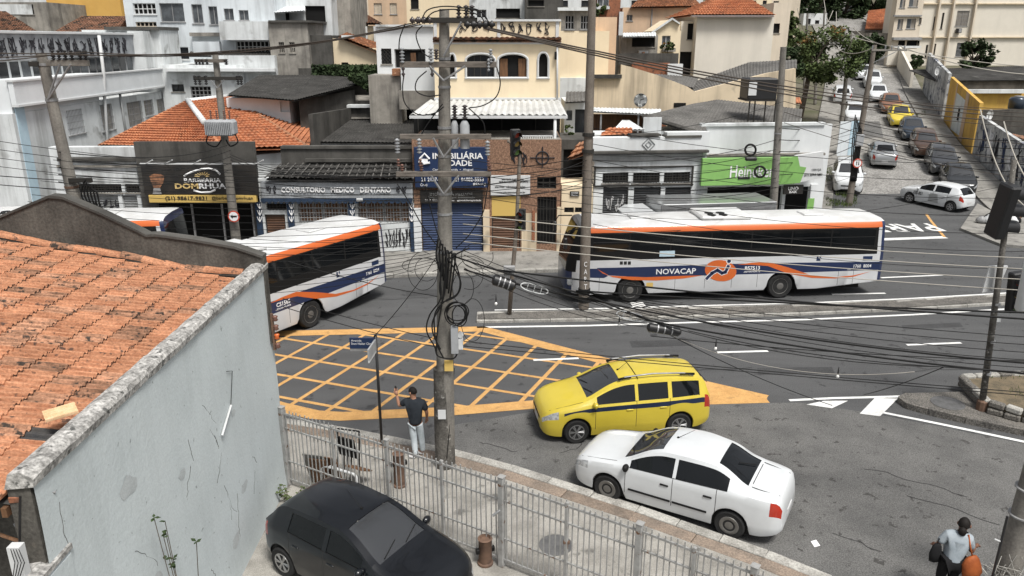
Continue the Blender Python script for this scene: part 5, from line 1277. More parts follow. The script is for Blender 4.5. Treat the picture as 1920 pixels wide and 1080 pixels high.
q.tube([c0+Vector((.28*math.cos(2*PI*k/20), 0, .28*math.sin(2*PI*k/20))) for k in range(21)], .03, 4); q.tube([c0+Vector((-.55, 0, 0)), c0+Vector((.55, 0, 0))], .025, 4); q.tube([c0+Vector((0, 0, -.45)), c0+Vector((0, 0, .5))], .025, 4); tag(q.build('graffiti', 'ink_graffiti', B.e), kind='stuff')
B.graffiti((948, 282, 992, 312), -.02, 'ink_graffiti', 33, 2)
B.box('lower_band', (978, 400, 1006, 470), -.03, 0, 'cream_stained', z0=.13); B.box('lower_band', (1044, 388, 1051, 470), -.03, 0, 'cream_stained', z0=.13); B.box('red_strip', (997, 395, 1003, 452), -.06, -.03, 'brick')
# cream house above
B = Bl('cream_house', 'cream two storey house with arched windows and white corrugated awning', 38.2, 815, cat='house')
hol = [(843, 102, 853, 145), (875, 102, 927, 145), (935, 102, 988, 145), (1010, 100, 1027, 145)]
B.wall((815, 37, 1050, 268), 'cream', hol, depth=9, z0=.13, th=.25)
for k, r in enumerate(hol):
    B.win(r, 'plain' if k in (1,) else 'open', 'frame_dark', 'window_dark' if k == 1 else 'hole', nv=3 if k == 1 else 1, sill=False)
    a, b_, z0, z1 = B.rc(r); rise = (z1-z0)*(.28 if k in (1, 2) else .35); n = 12; cx = (a+b_)/2
    arc = [(cx-(b_-a)/2*math.cos(PI*i/n), z1-rise+rise*math.sin(PI*i/n)) for i in range(n+1)]
    mb = MB(); h1 = arc[:n//2+1]+[(cx, z1+.002), (a-.002, z1+.002)]; mb.extr(h1, 'y', -.004, .2); mb.build('arch_head', 'cream', B.e); mb = MB(); h2_ = arc[n//2:]+[(b_+.002, z1+.002), (cx, z1+.002)]; mb.extr(h2_, 'y', -.004, .2); mb.build('arch_head', 'cream', B.e)
    mb = MB(); mb.tube([(a-.04, -.03, z0)]+[(x+(-.04 if x < cx else .04), -.03, z+.04) for x, z in arc]+[(b_+.04, -.03, z0)], .055, 4); mb.tube([(a-.1, -.03, z0-.03), (b_+.1, -.03, z0-.03)], .055, 4); mb.build('surround', 'frame_white', B.e)
    if k == 2:
        for x0, x1 in ((937, 952), (972, 987)): B.box('leaf_shutter', (x0, 110, x1, 144), .1, .13, 'wood_brown')
    if k == 1:
        for x0, x1 in ((893, 900), (905, 912)): B.box('curtain', (x0, 117, x1, 144), .155, .165, 'curtain')
B.box('moulding', (812, 77, 1052, 83), -.16, 0, 'frame_white', c=.02); B.box('moulding', (812, 36, 1052, 40), -.12, 0, 'frame_white'); B.box('moulding', (814, 183, 1052, 187), -.08, 0, 'frame_white')
e0, e1, r1, r0 = B.loc(811, 77, -.3), B.loc(1053, 77, -.3), B.loc(1052, 72, 0), B.loc(812, 72, 0); B.roofquad('cornice_tiles', [e0, e1, r1, r0], 'tile', 'roof_brown')
for x in (816, 935, 1045): B.box('pilaster', (x-3, 40, x+3, 72), -.05, 0, 'frame_white')
B.graffiti((935, 42, 1035, 66), -.03, 'ink_graffiti', 41, 6); B.graffiti((858, 44, 925, 60), -.03, 'ink_graffiti', 45, 3)
e0, e1 = B.loc(768, 216, -3.2), B.loc(1064, 217, -3.2); r0, r1 = B.loc(803, 189, -.05), B.loc(1050, 189, -.05)
B.roofquad('awning', [e0, e1, r1, r0], 'wide', 'sheet_white')
q = MB(); q.box(e0.x, e1.x, -3.3, -3.18, e0.z-.14, e0.z-.02); q.build('gutter', 'frame_white', B.e)
B.box('terrace_back', (776, 219, 1050, 262), -.04, -.02, 'hole'); 
for x in (783, 870, 940, 1003): B.box('terrace_frame', (x, 220, x+2, 262), -.1, -.05, 'frame_dark')
B.box('terrace_floor', (776, 261, 1051, 264), -3.55, -.02, 'concrete_raw')
for x in (1041,): q = MB(); p0 = B.loc(x, 217, -3.2); q.tube([p0, Vector((p0.x, p0.y, B.uv(x, 332, -3.6)[1]))], .07, 8); q.build('white_pipe', 'frame_white', B.e, True)
q = MB(); p0, p1 = B.loc(1045, 80, -.1), B.loc(1045, 186, -.1); q.tube([p0, p1], .05, 6); q.build('drain_pipe', 'frame_white', B.e, True)
q = MB(); a, b_, z0, z1 = B.rc((978, 256, 1036, 263), -3.3)
for k in range(15): x = a+(b_-a)*k/14; q.box(x-.02, x+.02, -3.3, -3.26, z0, z1)
q.box(a, b_, -3.31, -3.25, z1, z1+.05); tag(q.build('railing', 'frame_white', B.e), kind='stuff')
B.box('wall_lamp', (1040, 97, 1044, 112), -.25, -.05, 'trim_black', c=.02); B.box('side_lean_to', (776, 205, 815, 262), .3, .4, 'concrete_dark')
# ---- alley wall right of the brick shop
B = Bl('alley_house', 'narrow cream house front with small black sign between brick shop and white shops', YF+.25, 1052, cat='house')
B.wall((1052, 348, 1110, 473), 'cream', [(1058, 389, 1076, 399), (1078, 389, 1093, 399)], depth=2.2, z0=.13)
for r in ((1058, 389, 1076, 399), (1078, 389, 1093, 399)): B.win(r, 'plain', 'frame_dark', sill=False)
sg = B.box('sign_board', (1069, 359, 1086, 368), -.06, -.01, 'sign_black'); B.txt('AGUARDE', (1071, 360, 1084, 363), 'ink_white', -.07, parent=sg); B.txt('Ótica Rosa', (1071, 364, 1084, 367), 'ink_white', -.07, parent=sg)
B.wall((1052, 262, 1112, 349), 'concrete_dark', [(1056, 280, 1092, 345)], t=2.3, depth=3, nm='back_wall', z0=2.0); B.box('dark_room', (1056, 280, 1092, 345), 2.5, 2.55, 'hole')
B.wall((1058, 190, 1112, 262), 'white_wall_dirty', [(1078, 205, 1098, 254), (1062, 207, 1073, 226)], t=6, depth=3, nm='upper_wall', z0=3.0); B.box('door', (1078, 205, 1098, 254), 6.1, 6.14, 'window_dark'); B.box('small_window', (1062, 207, 1073, 226), 6.1, 6.14, 'window_grey')
e0, e1, r1, r0 = B.loc(1060, 192, 5.2), B.loc(1102, 190, 5.2), B.loc(1100, 172, 6.2), B.loc(1062, 172, 6.2); B.roofquad('awning', [e0, e1, r1, r0], 'corr', 'fibro_grey')
B.roofquad('broken_tiles', [B.loc(1064, 300, 1.2), B.loc(1108, 284, 1.2), B.loc(1108, 262, 2.2), B.loc(1085, 268, 2.2)], 'tile', 'roof_old')
# ---- white shops
B = Bl('white_shop', 'long white shop building with three dark shutters and diamond parapet behind the bus', 35.3, 1112, cat='shop', yaw=R(5.5))
hol = [(1130, 324, 1178, 343), (1187, 324, 1237, 343), (1245, 323, 1294, 342), (1129, 351, 1176, 470), (1186, 351, 1236, 470), (1244, 351, 1292, 470)]
B.wall((1112, 290, 1318, 470), 'white_wall_dirty', hol, depth=.6, z0=.13)
B.wall((1112, 258, 1250, 290), 'white_wall', depth=.6, nm='parapet', z0=None, t=-.05); B.wall((1250, 248, 1330, 290), 'white_wall', depth=.6, nm='parapet', z0=None, t=-.05)
B.box('cornice', (1108, 283, 1330, 288), -.32, -.06, 'concrete_dark', c=.02); B.box('cornice', (1112, 289, 1318, 301), -.12, -.001, 'shutter_grey'); B.box('dark_coping', (1183, 252, 1240, 256), -.12, .5, 'concrete_dark'); B.box('dark_coping', (1248, 254, 1316, 258.5), -.1, .5, 'concrete_dark')
for r in hol[:3]: B.win(r, 'grille', 'frame_dark', 'hole', nv=2, sill=True)
for r in hol[3:]: B.win(r, 'roll', 'frame_dark', 'shutter_dark', sill=False)
for r in ((1114, 312, 1117, 349), (1114, 312, 1300, 314.5), (1297, 312, 1300, 349), (1114, 346.5, 1300, 349)): B.box('frame_pipe', r, -.08, -.02, 'frame_dark')
q = MB(); c0 = B.loc(1216, 271, -.07); q.tube([c0+Vector((.3*math.cos(PI/2*k), 0, .3*math.sin(PI/2*k))) for k in range(5)], .025, 4); q.tube([c0+Vector((.14*math.cos(PI/2*k), 0, .14*math.sin(PI/2*k))) for k in range(5)], .02, 4); q.build('diamond', 'shutter_grey', B.e)
B.graffiti((1134, 365, 1170, 403), .09, 'ink_graffiti_pale', 51, 4)
B = Bl('corner_bar', 'white corner bar with green beer sign wrapping round to the side street', 36.2, 1318, cat='shop', yaw=R(5.5))
B.wall((1318, 234, 1546, 470), 'white_wall', [(1322, 350, 1462, 470), (1468, 350, 1512, 470)], depth=.6, z0=.13, body=False)
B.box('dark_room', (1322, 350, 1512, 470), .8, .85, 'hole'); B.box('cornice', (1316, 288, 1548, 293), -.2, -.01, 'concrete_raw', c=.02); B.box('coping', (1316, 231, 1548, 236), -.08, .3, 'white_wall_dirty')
sg = B.box('sign_board', (1316, 296, 1492, 347), -.75, -.55, 'sign_green', c=.01); sw = B.poly('sign_end', [(1492, 292), (1544, 284), (1543, 333), (1485, 345)], -.75, -.56, 'frame_white')
B.poly('sign_sweep', [(1462, 346), (1478, 296), (1496, 293), (1500, 312), (1512, 314), (1500, 343)], -.765, -.751, 'sign_green'); B.txt('Heineken', (1369, 310, 1452, 333), 'ink_white', -.765, .01, parent=sg)
B.txt('CERVEJA', (1522, 316, 1540, 321), 'shutter_grey', -.765, parent=sw); B.txt('(21) 2594-1081', (1508, 325, 1541, 331), 'ink_black', -.765, .01, parent=sw); B.box('sign_bar', (1384, 332, 1406, 336), -.78, -.75, 'ink_black', sg)
sg = B.box('menu_board', (1470, 347, 1506, 364), -.6, -.5, 'sign_black'); B.txt('UNO', (1478, 350, 1497, 357), 'ink_white', -.61, .02, parent=sg); B.txt('BAR', (1480, 358, 1494, 362), 'ink_white', -.61, .01, parent=sg)
B.box('column', (1514, 346, 1527, 470), -.1, -.005, 'white_wall', z0=.13); B.box('column_base', (1514, 372, 1526, 395), -.115, -.1, 'sign_green'); B.box('speaker_box', (1304, 296, 1318, 348), -.2, -.02, 'frame_dark')
# roofs behind the white shops
B = Bl('fibre_roof_shed', 'shed with grey fibre cement gable roof behind the white shops', 38, 1205, cat='shed')
a, b_, c_, d_, e_ = V(1205, 217, 39), V(1312, 250, 37.6), V(1345, 187, 45), V(1470, 212, 40.5), V(1548, 232, 40)
q = MB()
def wq(*p): return [x-B.o for x in p]
B.roofquad('roof_sheet', wq(b_, a, V(1300, 195, 46), c_), 'corr', 'fibro_grey'); B.roofquad('roof_sheet', wq(b_, V(1500, 236, 38.6), V(1505, 205, 46), c_), 'corr', 'fibro_grey'); B.box('side_wall', (1206, 220, 1240, 262), .4, .5, 'white_wall_dirty')
q = MB(); q.tube(wq(a, b_), .12, 6); q.build('edge_cap', 'concrete_dark', B.e); q = MB(); q.prism([xy(v) for v in wq(a, b_, V(1500, 236, 39), V(1505, 205, 45), c_)], 0, 5.2); q.build('wall', 'white_wall_dirty', B.e)
B = Bl('patched_roof_house', 'low house with red tiles and white sheet patch behind the white parapet', 37, 1120)
B.roofquad('roof_tiles', [B.loc(1120, 258, 0), B.loc(1184, 256, 0), B.loc(1186, 240, 1.2), B.loc(1142, 240, 1.6)], 'tile', 'roof_orange'); B.roofquad('roof_sheet', [B.loc(1150, 243, 1.3), B.loc(1210, 243, 1.3), B.loc(1180, 226, 3.4), B.loc(1166, 226, 3.4)], 'corr', 'white_wall'); B.wall((1116, 258, 1190, 300), 'white_wall_dirty', depth=3, z0=2)
e0 = B.loc(1112, 209, 5); B.roofquad('awning', [e0, B.loc(1235, 215, 5), B.loc(1240, 205, 6.5), B.loc(1112, 202, 6.5)], 'corr', 'white_wall_dirty'); B.box('dark_room', (1112, 214, 1215, 258), 6.2, 6.3, 'wood_brown')
for x in (1125, 1195): B.box('post', (x, 214, x+3, 258), 5.1, 5.18, 'frame_grey')
# water tank
B = Bl('water_tank', 'black water tank on a steel stand above the corner bar', 40, 1403, base=0, cat='tank')
B.box('tank', (1403, 147, 1458, 188), 0, 1.5, 'plastic_black', c=.06); B.box('notice', (1404, 154, 1419, 179), -.03, -.005, 'frame_white')
for x in (1406, 1416, 1436, 1455): q = MB(); p0 = B.loc(x, 188, .1); q.tube([p0, Vector((p0.x, p0.y, 4.0))], .04, 5); q.build('leg', 'frame_dark', B.e)
B.box('stand', (1400, 187, 1460, 190), -.05, 1.55, 'frame_dark')
place_texts()
# ================================================================ houses up the hillside
def wins(B, specs):
    for sp in specs:
        r, st = sp[0], sp[1]; B.win(r, st, *(sp[2:] if len(sp) > 2 else ()))
def house(name, label, Y, r, m, ws=(), base=None, depth=7, yaw=0., cat='house', z0=0.):
    base = hz(0, Y)-1 if base is None else base
    B = Bl(name, label, Y, r[0], base=base, yaw=yaw, cat=cat); B.wall(r, m, [w[0] for w in ws], depth=depth, z0=z0); wins(B, ws); return B
# white building with pale blue corner stripe, far left
B = Bl('white_building', 'long white building with pale blue corner stripe at the edge of the picture', 37, 50, yaw=R(90), cat='building', at=(-23.4, 37))
hol = [(125, 205, 157, 252), (188, 195, 213, 245), (240, 190, 268, 237), (271, 187, 288, 217), (295, 185, 311, 214)]
B.wall((40, 190, 322, 420), 'white_wall_dirty', hol, depth=10, z0=0)
for r in hol: B.win(r, 'grille', 'frame_grey', 'curtain', nv=1)
def vert(nm, p0, p1, t0, t1, m):                      # band on the receding face, from pixel pair to pixel pair
    a = B.uv(*p0[:2]); b = B.uv(*p1[:2]); za, zb = B.uv(p0[0], p0[2])[1], a[1]
    q = MB(); q.box(a[0], b[0], t0, t1, min(a[1], za), max(a[1], za)); return q.build(nm, m, B.e)
zt = B.uv(60, 150)[1]; zb_ = B.uv(60, 192)[1]; s1 = B.uv(322, 170)[0]
q = MB(); q.box(-.15, s1+.2, -.25, 0, zb_, zt); q.build('terrace_parapet', 'white_clean', B.e); q = MB(); q.box(-.2, s1+.25, -.32, .05, zt, zt+.08); q.build('parapet_cap', 'frame_white', B.e); q = MB(); q.box(-.15, s1+.2, -.31, 0, zb_-.1, zb_-.001); q.build('ledge', 'frame_white', B.e)
zg = B.uv(60, 112, 1)[1]; s2 = s1*.84
q = MB(); q.box(0, s1, 1.2, 6, zt-.5, zg+1.4); q.build('upper_storey', 'white_wall_dirty', B.e)
n = 16
for k in range(n):
    q = MB(); q.box(.1+s2*k/n+.05, .1+s2*(k+1)/n-.05, 1.12, 1.19, zt-.05, zg); w_ = q.build('window', 'frame_grey' if k % 5 else 'frame_white', B.e); q = MB(); q.box(.1+s2*k/n+.1, .1+s2*(k+1)/n-.1, 1.1, 1.119, zt+.03, zg-.06); q.build('pane', 'window_dark' if k % 3 else 'window_grey', w_)
q = MB(); q.box(-.1, s2+.1, .9, 1.1, zg+.02, zg+1.25); q.build('fascia_board', 'sign_grey', B.e); q = MB(); q.box(-.2, s2+.2, .8, 1.3, zg+1.26, zg+1.36); q.build('roof_edge', 'frame_white', B.e)
rg = random.Random(5)
for k in range(17):
    q = MB(); x = .6+(s2-1)*k/17
    for i in range(5): q.tube([(x+rg.uniform(-.3, .3), .88, zg+rg.uniform(.1, 1.1)) for j in range(4)], .03, 4)
    tag(q.build('graffiti', 'ink_graffiti', B.e), kind='stuff')
q = MB(); q.box(s2+.1, s1, .2, 1.2, zt, zg+1.5); q.build('pier', 'white_wall_dirty', B.e)
zp = B.uv(60, 390)[1]
q = MB(); q.box(.0, .7, -.03, -.001, 0, zb_-.12); q.build('corner_stripe', 'pale_blue_trim', B.e)
q = MB(); q.tube([(B.uv(175, 85)[0], -.4, zg+1.2), (B.uv(175, 85)[0], -.33, zt-.1), (B.uv(175, 85)[0]+.1, -.12, zb_-.2), (B.uv(190, 250)[0], -.1, 2)], .09, 7); q.build('drain_pipe', 'frame_white', B.e, True)
q = MB(); q.tube([(B.uv(225, 190)[0], -.06, zb_-.15), (B.uv(225, 190)[0], -.06, 3)], .08, 6); q.build('drain_pipe', 'shutter_grey', B.e, True)
BF = Bl('white_annex', 'white front of the corner building with one barred dark window', 36.95, -160, cat='building')
BF.wall((-160, 150, 38, 420), 'white_clean', [(-2, 316, 34, 365), (-20, 222, 8, 268)], depth=8, z0=0); BF.win((-2, 316, 34, 365), 'grille', 'frame_dark', 'window_dark'); BF.win((-20, 222, 8, 268), 'plain', 'frame_dark', 'window_dark', nv=2)
BF.wall((-160, 75, -16, 150), 'white_wall_dirty', [(-150, 112, -25, 145)], t=.8, depth=6, z0=None, nm='upper_wall'); BF.win((-150, 112, -25, 145), 'plain', 'frame_white', 'window_dark', nv=8, t=.8)
# roofs and walls behind it
H = thing('brown_roof_house', 'house with weathered brown tile roof left of the ochre wall', 'house', (0, 0, 0))
roof_mesh('roof_tiles', [V(-90, 80, 52), V(95, 76, 52), V(10, 22, 60), V(-60, 22, 60)], 'tile', 'roof_brown', H); q = MB(); q.prism([(V(-90, 78, 52.3).x, 52.4), (V(93, 78, 52.3).x, 52.4), (V(93, 78, 52.3).x, 60), (V(-90, 78, 52.3).x, 60)], 0, V(90, 78, 52).z-.2); q.build('wall', 'beige', H)
H = thing('brown_roof_house', 'house with streaked brown hip roof below the ochre wall', 'house', (0, 0, 0))
roof_mesh('roof_tiles', [V(82, 72, 54), V(205, 80, 54), V(242, 31, 62), V(155, 31, 62)], 'tile', 'roof_brown', H); roof_mesh('roof_tiles', [V(205, 80, 54), V(246, 62, 58), V(243, 30, 62), V(240, 31, 62)], 'tile', 'roof_brown', H); q = MB(); q.prism([(V(82, 78, 54).x, 54.4), (V(240, 78, 54).x, 54.4), (V(240, 78, 54).x, 63), (V(82, 78, 54).x, 63)], 0, V(150, 78, 54).z-.3); q.build('wall', 'white_wall_dirty', H)
house('ochre_house', 'plain ochre yellow house wall at the upper left', 72, (88, -30, 226, 48), 'ochre')
B = house('grey_wall_house', 'unfinished grey walled house left of the ochre wall', 66, (-60, 4, 91, 60), 'concrete_raw', [((40, 8, 63, 27), 'open', 'frame_dark', 'hole')]); B.box('pale_band', (-60, 8, 60, 27), -.05, -.001, 'white_wall_dirty')
B = house('low_annex', 'stained white rooftop annex beside the brown hip roof', 53, (155, 56, 300, 84), 'white_wall_dirty', depth=3); B.box('roof_slab', (195, 50, 296, 56), -.3, 3, 'concrete_dark')
# pale blue white block
B = house('pale_block', 'pale blue white apartment block with many windows above the transformer pole', 57, (238, -30, 412, 135), 'grey_blue_wall', [((250, 6, 292, 27), 'block'), ((255, 41, 294, 58), 'block', 'beige'), ((300, 6, 345, 41), 'plain', 'frame_grey', 'window_grey'), ((360, 8, 380, 44), 'plain', 'frame_grey', 'window_grey'), ((392, 12, 410, 46), 'plain', 'frame_grey', 'window_grey'), ((314, 88, 354, 112), 'plain', 'frame_white', 'window_dark')])
B.box('ledge', (355, 61, 412, 68), -.6, 0, 'concrete_raw'); B.box('ledge', (300, 118, 412, 122), -.3, 0, 'white_wall_dirty')
B = house('pale_block_wing', 'pale block wing with balcony wall and corrugated canopy', 55, (411, -30, 517, 140), 'grey_blue_wall', [((420, 16, 438, 38), 'plain', 'frame_grey', 'window_grey'), ((448, 19, 466, 38), 'plain', 'frame_grey', 'window_grey'), ((443, 77, 511, 98), 'block')])
B.box('balcony_wall', (411, 40, 517, 75), -1.2, -.02, 'white_wall_dirty'); B.roofquad('canopy', [B.loc(352, 105, -1.6), B.loc(512, 105, -1.6), B.loc(512, 97, 0), B.loc(356, 97, 0)], 'corr', 'fibro_dark'); B.box('porch_wall', (362, 78, 412, 104), -.9, -.5, 'grey_blue_wall')
B = house('shadow_house', 'dirty white low house with dark blue windows under the pale block', 52.8, (305, 122, 460, 230), 'white_wall_dirty', [((322, 158, 345, 172), 'plain', 'frame_dark'), ((358, 162, 396, 186), 'block', 'frame_grey')]); B.box('terrace_edge', (306, 128, 515, 134), -.6, .1, 'white_wall')
B = house('terrace_house', 'stained white terrace beside the dark corrugated roof', 53, (400, 104, 517, 160), 'white_wall_dirty')
# concrete block with openings
B = house('concrete_house', 'raw concrete house with two small openings and streaked side wall', 53.5, (507, 40, 580, 150), 'concrete_raw', [((523, 79, 533, 99), 'block', 'concrete_raw'), ((543, 79, 553, 99), 'block', 'concrete_raw')]); B.box('roof_slab', (503, 38, 582, 42), -.2, 6, 'concrete_dark')
B = house('balcony_house', 'white house with big dark balcony opening at the top', 58, (515, -30, 622, 95), 'white_wall_dirty', [((572, 11, 610, 42), 'open', 'frame_dark', 'hole')]); B.roofquad('roof_sheet', [B.loc(480, 26, -3), B.loc(572, 20, -3), B.loc(572, 12, 0), B.loc(482, 14, 0)], 'corr', 'white_wall'); B.box('dark_room', (486, 24, 542, 40), -.3, -.25, 'hole')
house('concrete_tower', 'tall narrow raw concrete wall behind the balcony house', 60, (621, -30, 657, 66), 'concrete_raw')
B = house('sloped_concrete', 'dark concrete ramp wall below the concrete house', 54, (577, 66, 622, 120), 'concrete_dark')
# dark corrugated shed
B = Bl('dark_shed', 'shed with black wavy corrugated roof below the concrete house', 43, 425, cat='shed')
def W(o, *p): return [x-o for x in p]
B.roofquad('roof_sheet', W(B.o, V(425, 178, 43), V(552, 188, 42.4), V(600, 141, 52), V(485, 141, 52)), 'corr', 'fibro_dark'); B.roofquad('roof_sheet', W(B.o, V(552, 188, 42.4), V(672, 158, 46.5), V(672, 145, 52), V(600, 141, 52)), 'corr', 'fibro_dark')
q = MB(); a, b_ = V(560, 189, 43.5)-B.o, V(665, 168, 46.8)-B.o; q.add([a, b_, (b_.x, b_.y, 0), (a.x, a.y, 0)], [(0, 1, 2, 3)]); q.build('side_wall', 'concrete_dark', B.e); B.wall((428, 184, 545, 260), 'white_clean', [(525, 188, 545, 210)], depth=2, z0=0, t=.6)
# courtyard with dark roof
B = Bl('courtyard_roof', 'walled yard with black ribbed roof left of the cream house', 39, 578, cat='shed')
B.roofquad('roof_sheet', [B.loc(600, 266, 0), B.loc(785, 268, 0), B.loc(785, 226, 6), B.loc(655, 226, 6)], 'corr', 'fibro_dark')
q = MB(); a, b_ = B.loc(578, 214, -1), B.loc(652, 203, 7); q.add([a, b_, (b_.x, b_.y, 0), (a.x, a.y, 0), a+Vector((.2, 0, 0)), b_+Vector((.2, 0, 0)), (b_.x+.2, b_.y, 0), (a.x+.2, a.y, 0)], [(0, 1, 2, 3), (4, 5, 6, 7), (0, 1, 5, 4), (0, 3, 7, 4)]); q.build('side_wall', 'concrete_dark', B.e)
B.wall((652, 200, 790, 262), 'concrete_dark', t=7, depth=.5, nm='back_wall'); B.box('coping', (650, 197, 745, 202), 6.8, 7.5, 'white_wall_dirty'); B.box('ledge', (657, 220, 730, 223), 6.9, 7, 'concrete_raw'); B.wall((560, 268, 780, 300), 'white_wall_dirty', t=.2, depth=.3, nm='front_wall', z0=0)
B = house('yard_wall', 'sloping grey yard wall under the ivy', 47, (530, 190, 700, 262), 'concrete_raw')
# cream gabled house
B = house('gable_house', 'cream gable wall with a strip of red tiles left of the white house', 54.5, (620, 90, 712, 150), 'cream', [((640, 117, 653, 124), 'plain', 'frame_dark')], depth=1.2); B.poly('gable', [(619, 91), (622, 72), (640, 72), (712, 101), (712, 108)], -.002, .2, 'cream'); B.roofquad('roof_tiles', [B.loc(635, 69, -.4), B.loc(712, 100, -.4), B.loc(712, 82, 5), B.loc(650, 62, 5)], 'tile', 'roof_old'); B.box('eave_board', (640, 66, 664, 72), -.5, -.45, 'white_wall')  # the short box at the eave is a pale board in wall white
B = house('peach_house', 'peach house with two closed shutters at the top of the picture', 88, (690, -30, 762, 40), 'peach', [((701, 6, 716, 27), 'shutter', 'frame_grey', 'beige'), ((731, 6, 744, 27), 'shutter', 'frame_grey', 'beige')])
H = thing('red_roof_house', 'small house with red brown tile slope below the peach house', 'house', (0, 0, 0)); roof_mesh('roof_tiles', [V(656, 44, 66), V(718, 46, 66), V(690, 30, 72), V(657, 18, 72)], 'tile', 'roof_brown', H); q = MB(); q.box(V(656, 45, 66).x, V(714, 45, 66).x, 66.3, 72, 2, V(690, 46, 66).z-.1); q.build('wall', 'cream_stained', H)
for k in range(3): q = MB(); x = V(665+18*k, 60, 65.8).x; q.box(x, x+.25, 65.7, 65.9, 4, V(690, 47, 66).z-.1); q.build('porch_post', 'frame_white', H)
B = house('apricot_house', 'apricot house with a dark window behind the pole top', 76, (762, -40, 905, 60), 'cream', [((770, -5, 785, 17), 'open', 'frame_dark', 'hole')])
B = house('dark_window_house', 'pale house with dark upper windows behind the insulators', 70, (880, -20, 985, 40), 'white_wall_dirty', [((893, 18, 912, 34), 'plain', 'frame_white'), ((930, 16, 975, 34), 'open', 'frame_dark', 'hole')])
# white house with lattice window
B = house('white_house', 'white house with lattice window and dark balcony left of the main pole', 46, (706, 50, 816, 145), 'white_clean', [((715, 91, 734, 120), 'lattice', 'frame_dark', 'window_dark'), ((740, 92, 798, 128), 'open', 'frame_grey', 'hole')], z0=4)
B.box('room_window', (770, 99, 780, 125), .1, .12, 'wood_brown'); B.box('room_window', (784, 98, 796, 122), .1, .12, 'hole'); B.box('roof_slab', (704, 46, 818, 50), -.2, 6, 'white_wall_dirty')
B = house('retaining_wall', 'stained grey concrete wall with patched plaster below the white house', 44, (692, 141, 752, 205), 'concrete_raw'); B.box('wall_right', (748, 170, 818, 205), -.4, -.02, 'concrete_raw'); B.box('white_patch', (752, 128, 815, 171), -.3, -.02, 'white_clean'); B.box('chimney', (735, 129, 750, 142), -.2, .6, 'roof_old')
# behind and right of the cream house
B = house('block_window_house', 'grey and cream house with two glass block windows right of the cream house', 50, (1050, 58, 1141, 160), 'cream', depth=6); B.wall((1048, 18, 1108, 58), 'concrete_raw', [(1060, 29, 1076, 55), (1089, 29, 1104, 55)], depth=5, nm='upper_wall', z0=None); wins(B, [((1060, 29, 1076, 55), 'block', 'frame_grey'), ((1089, 29, 1104, 55), 'block', 'frame_grey')]); B.box('ledge', (1046, 14, 1108, 20), -.3, .2, 'white_wall_dirty'); B.box('dirty_base', (1048, 146, 1112, 200), -.3, 0, 'white_wall_dirty')
house('roof_terrace', 'dark rooftop terrace with railing above the cream house', 66, (985, -20, 1056, 36), 'concrete_dark', [((990, 0, 1020, 12), 'open', 'frame_dark', 'hole')])
house('peeling_wall_house', 'peach wall with peeling white patch beside the tall pole', 52, (1107, 32, 1155, 140), 'peach')
B = house('orange_house', 'terracotta painted narrow house at the top edge', 70, (1122, -30, 1163, 70), 'brick', [((1120, -6, 1142, 12), 'plain', 'frame_white', 'window_grey')]); B.box('balcony', (1118, 12, 1143, 17), -1, 0, 'white_wall')
B = house('peach_big_house', 'wide peach house with old tile roof behind the small white gable', 70, (1166, 14, 1312, 95), 'peach', [((1175, 28, 1186, 39), 'plain', 'frame_grey', 'window_grey')]); e0 = V(1180, 15, 69.6)-B.o; B.roofquad('roof_tiles', [e0, V(1318, 13, 69.6)-B.o, V(1290, -12, 76)-B.o, V(1210, -12, 76)-B.o], 'tile', 'roof_old'); B.box('drain_pipe', (1221, 14, 1223, 60), -.1, 0, 'frame_grey'); B.box('plain_side', (1160, 22, 1168, 95), -.3, 0, 'frame_white')
B = house('small_gable_house', 'small cream house with pointed gable and flowering window box', 60, (1228, 58, 1275, 130), 'cream', [((1241, 67, 1257, 86), 'plain', 'frame_white', 'window_grey')], depth=6); B.poly('gable', [(1228, 58), (1261, 36), (1275, 45), (1275, 58)], -.002, 5, 'cream'); B.poly('verge', [(1222, 60), (1261, 33), (1275, 43), (1275, 46), (1261, 37), (1224, 62)], -.25, -.01, 'white_wall_dirty'); B.box('window_box', (1243, 90, 1267, 97), -.6, -.05, 'concrete_raw')
B = house('stained_yard', 'mossy stained walls and dark sheds between the cream walls', 58, (1163, 66, 1232, 145), 'concrete_raw', [((1185, 70, 1228, 88), 'open', 'frame_dark', 'hole')]); B.roofquad('awning', [B.loc(1168, 69, -1.6), B.loc(1230, 68, -1.6), B.loc(1230, 61, 0), B.loc(1168, 62, 0)], 'corr', 'white_wall_dirty'); B.box('niche', (1198, 95, 1215, 112), -.4, -.02, 'white_wall_dirty'); B.box('mossy_wall', (1160, 100, 1272, 122), -1.2, -.9, 'concrete_dark'); B.box('niche_figure', (1204, 97, 1209, 110), -.55, -.41, 'roof_old', c=.03)
B = house('brick_wall', 'bare red brick wall and white box below the small gable', 54, (1185, 118, 1255, 150), 'brick', cat='wall', depth=.4); B.box('white_box', (1252, 120, 1280, 145), -.3, .2, 'white_wall')
B = house('grey_side_house', 'pale grey house with dark doorway next to the beige house', 61, (1274, 40, 1306, 150), 'pale_beige', [((1289, 44, 1304, 74), 'open', 'frame_dark', 'hole'), ((1274, 97, 1302, 140), 'open', 'frame_dark', 'hole')])
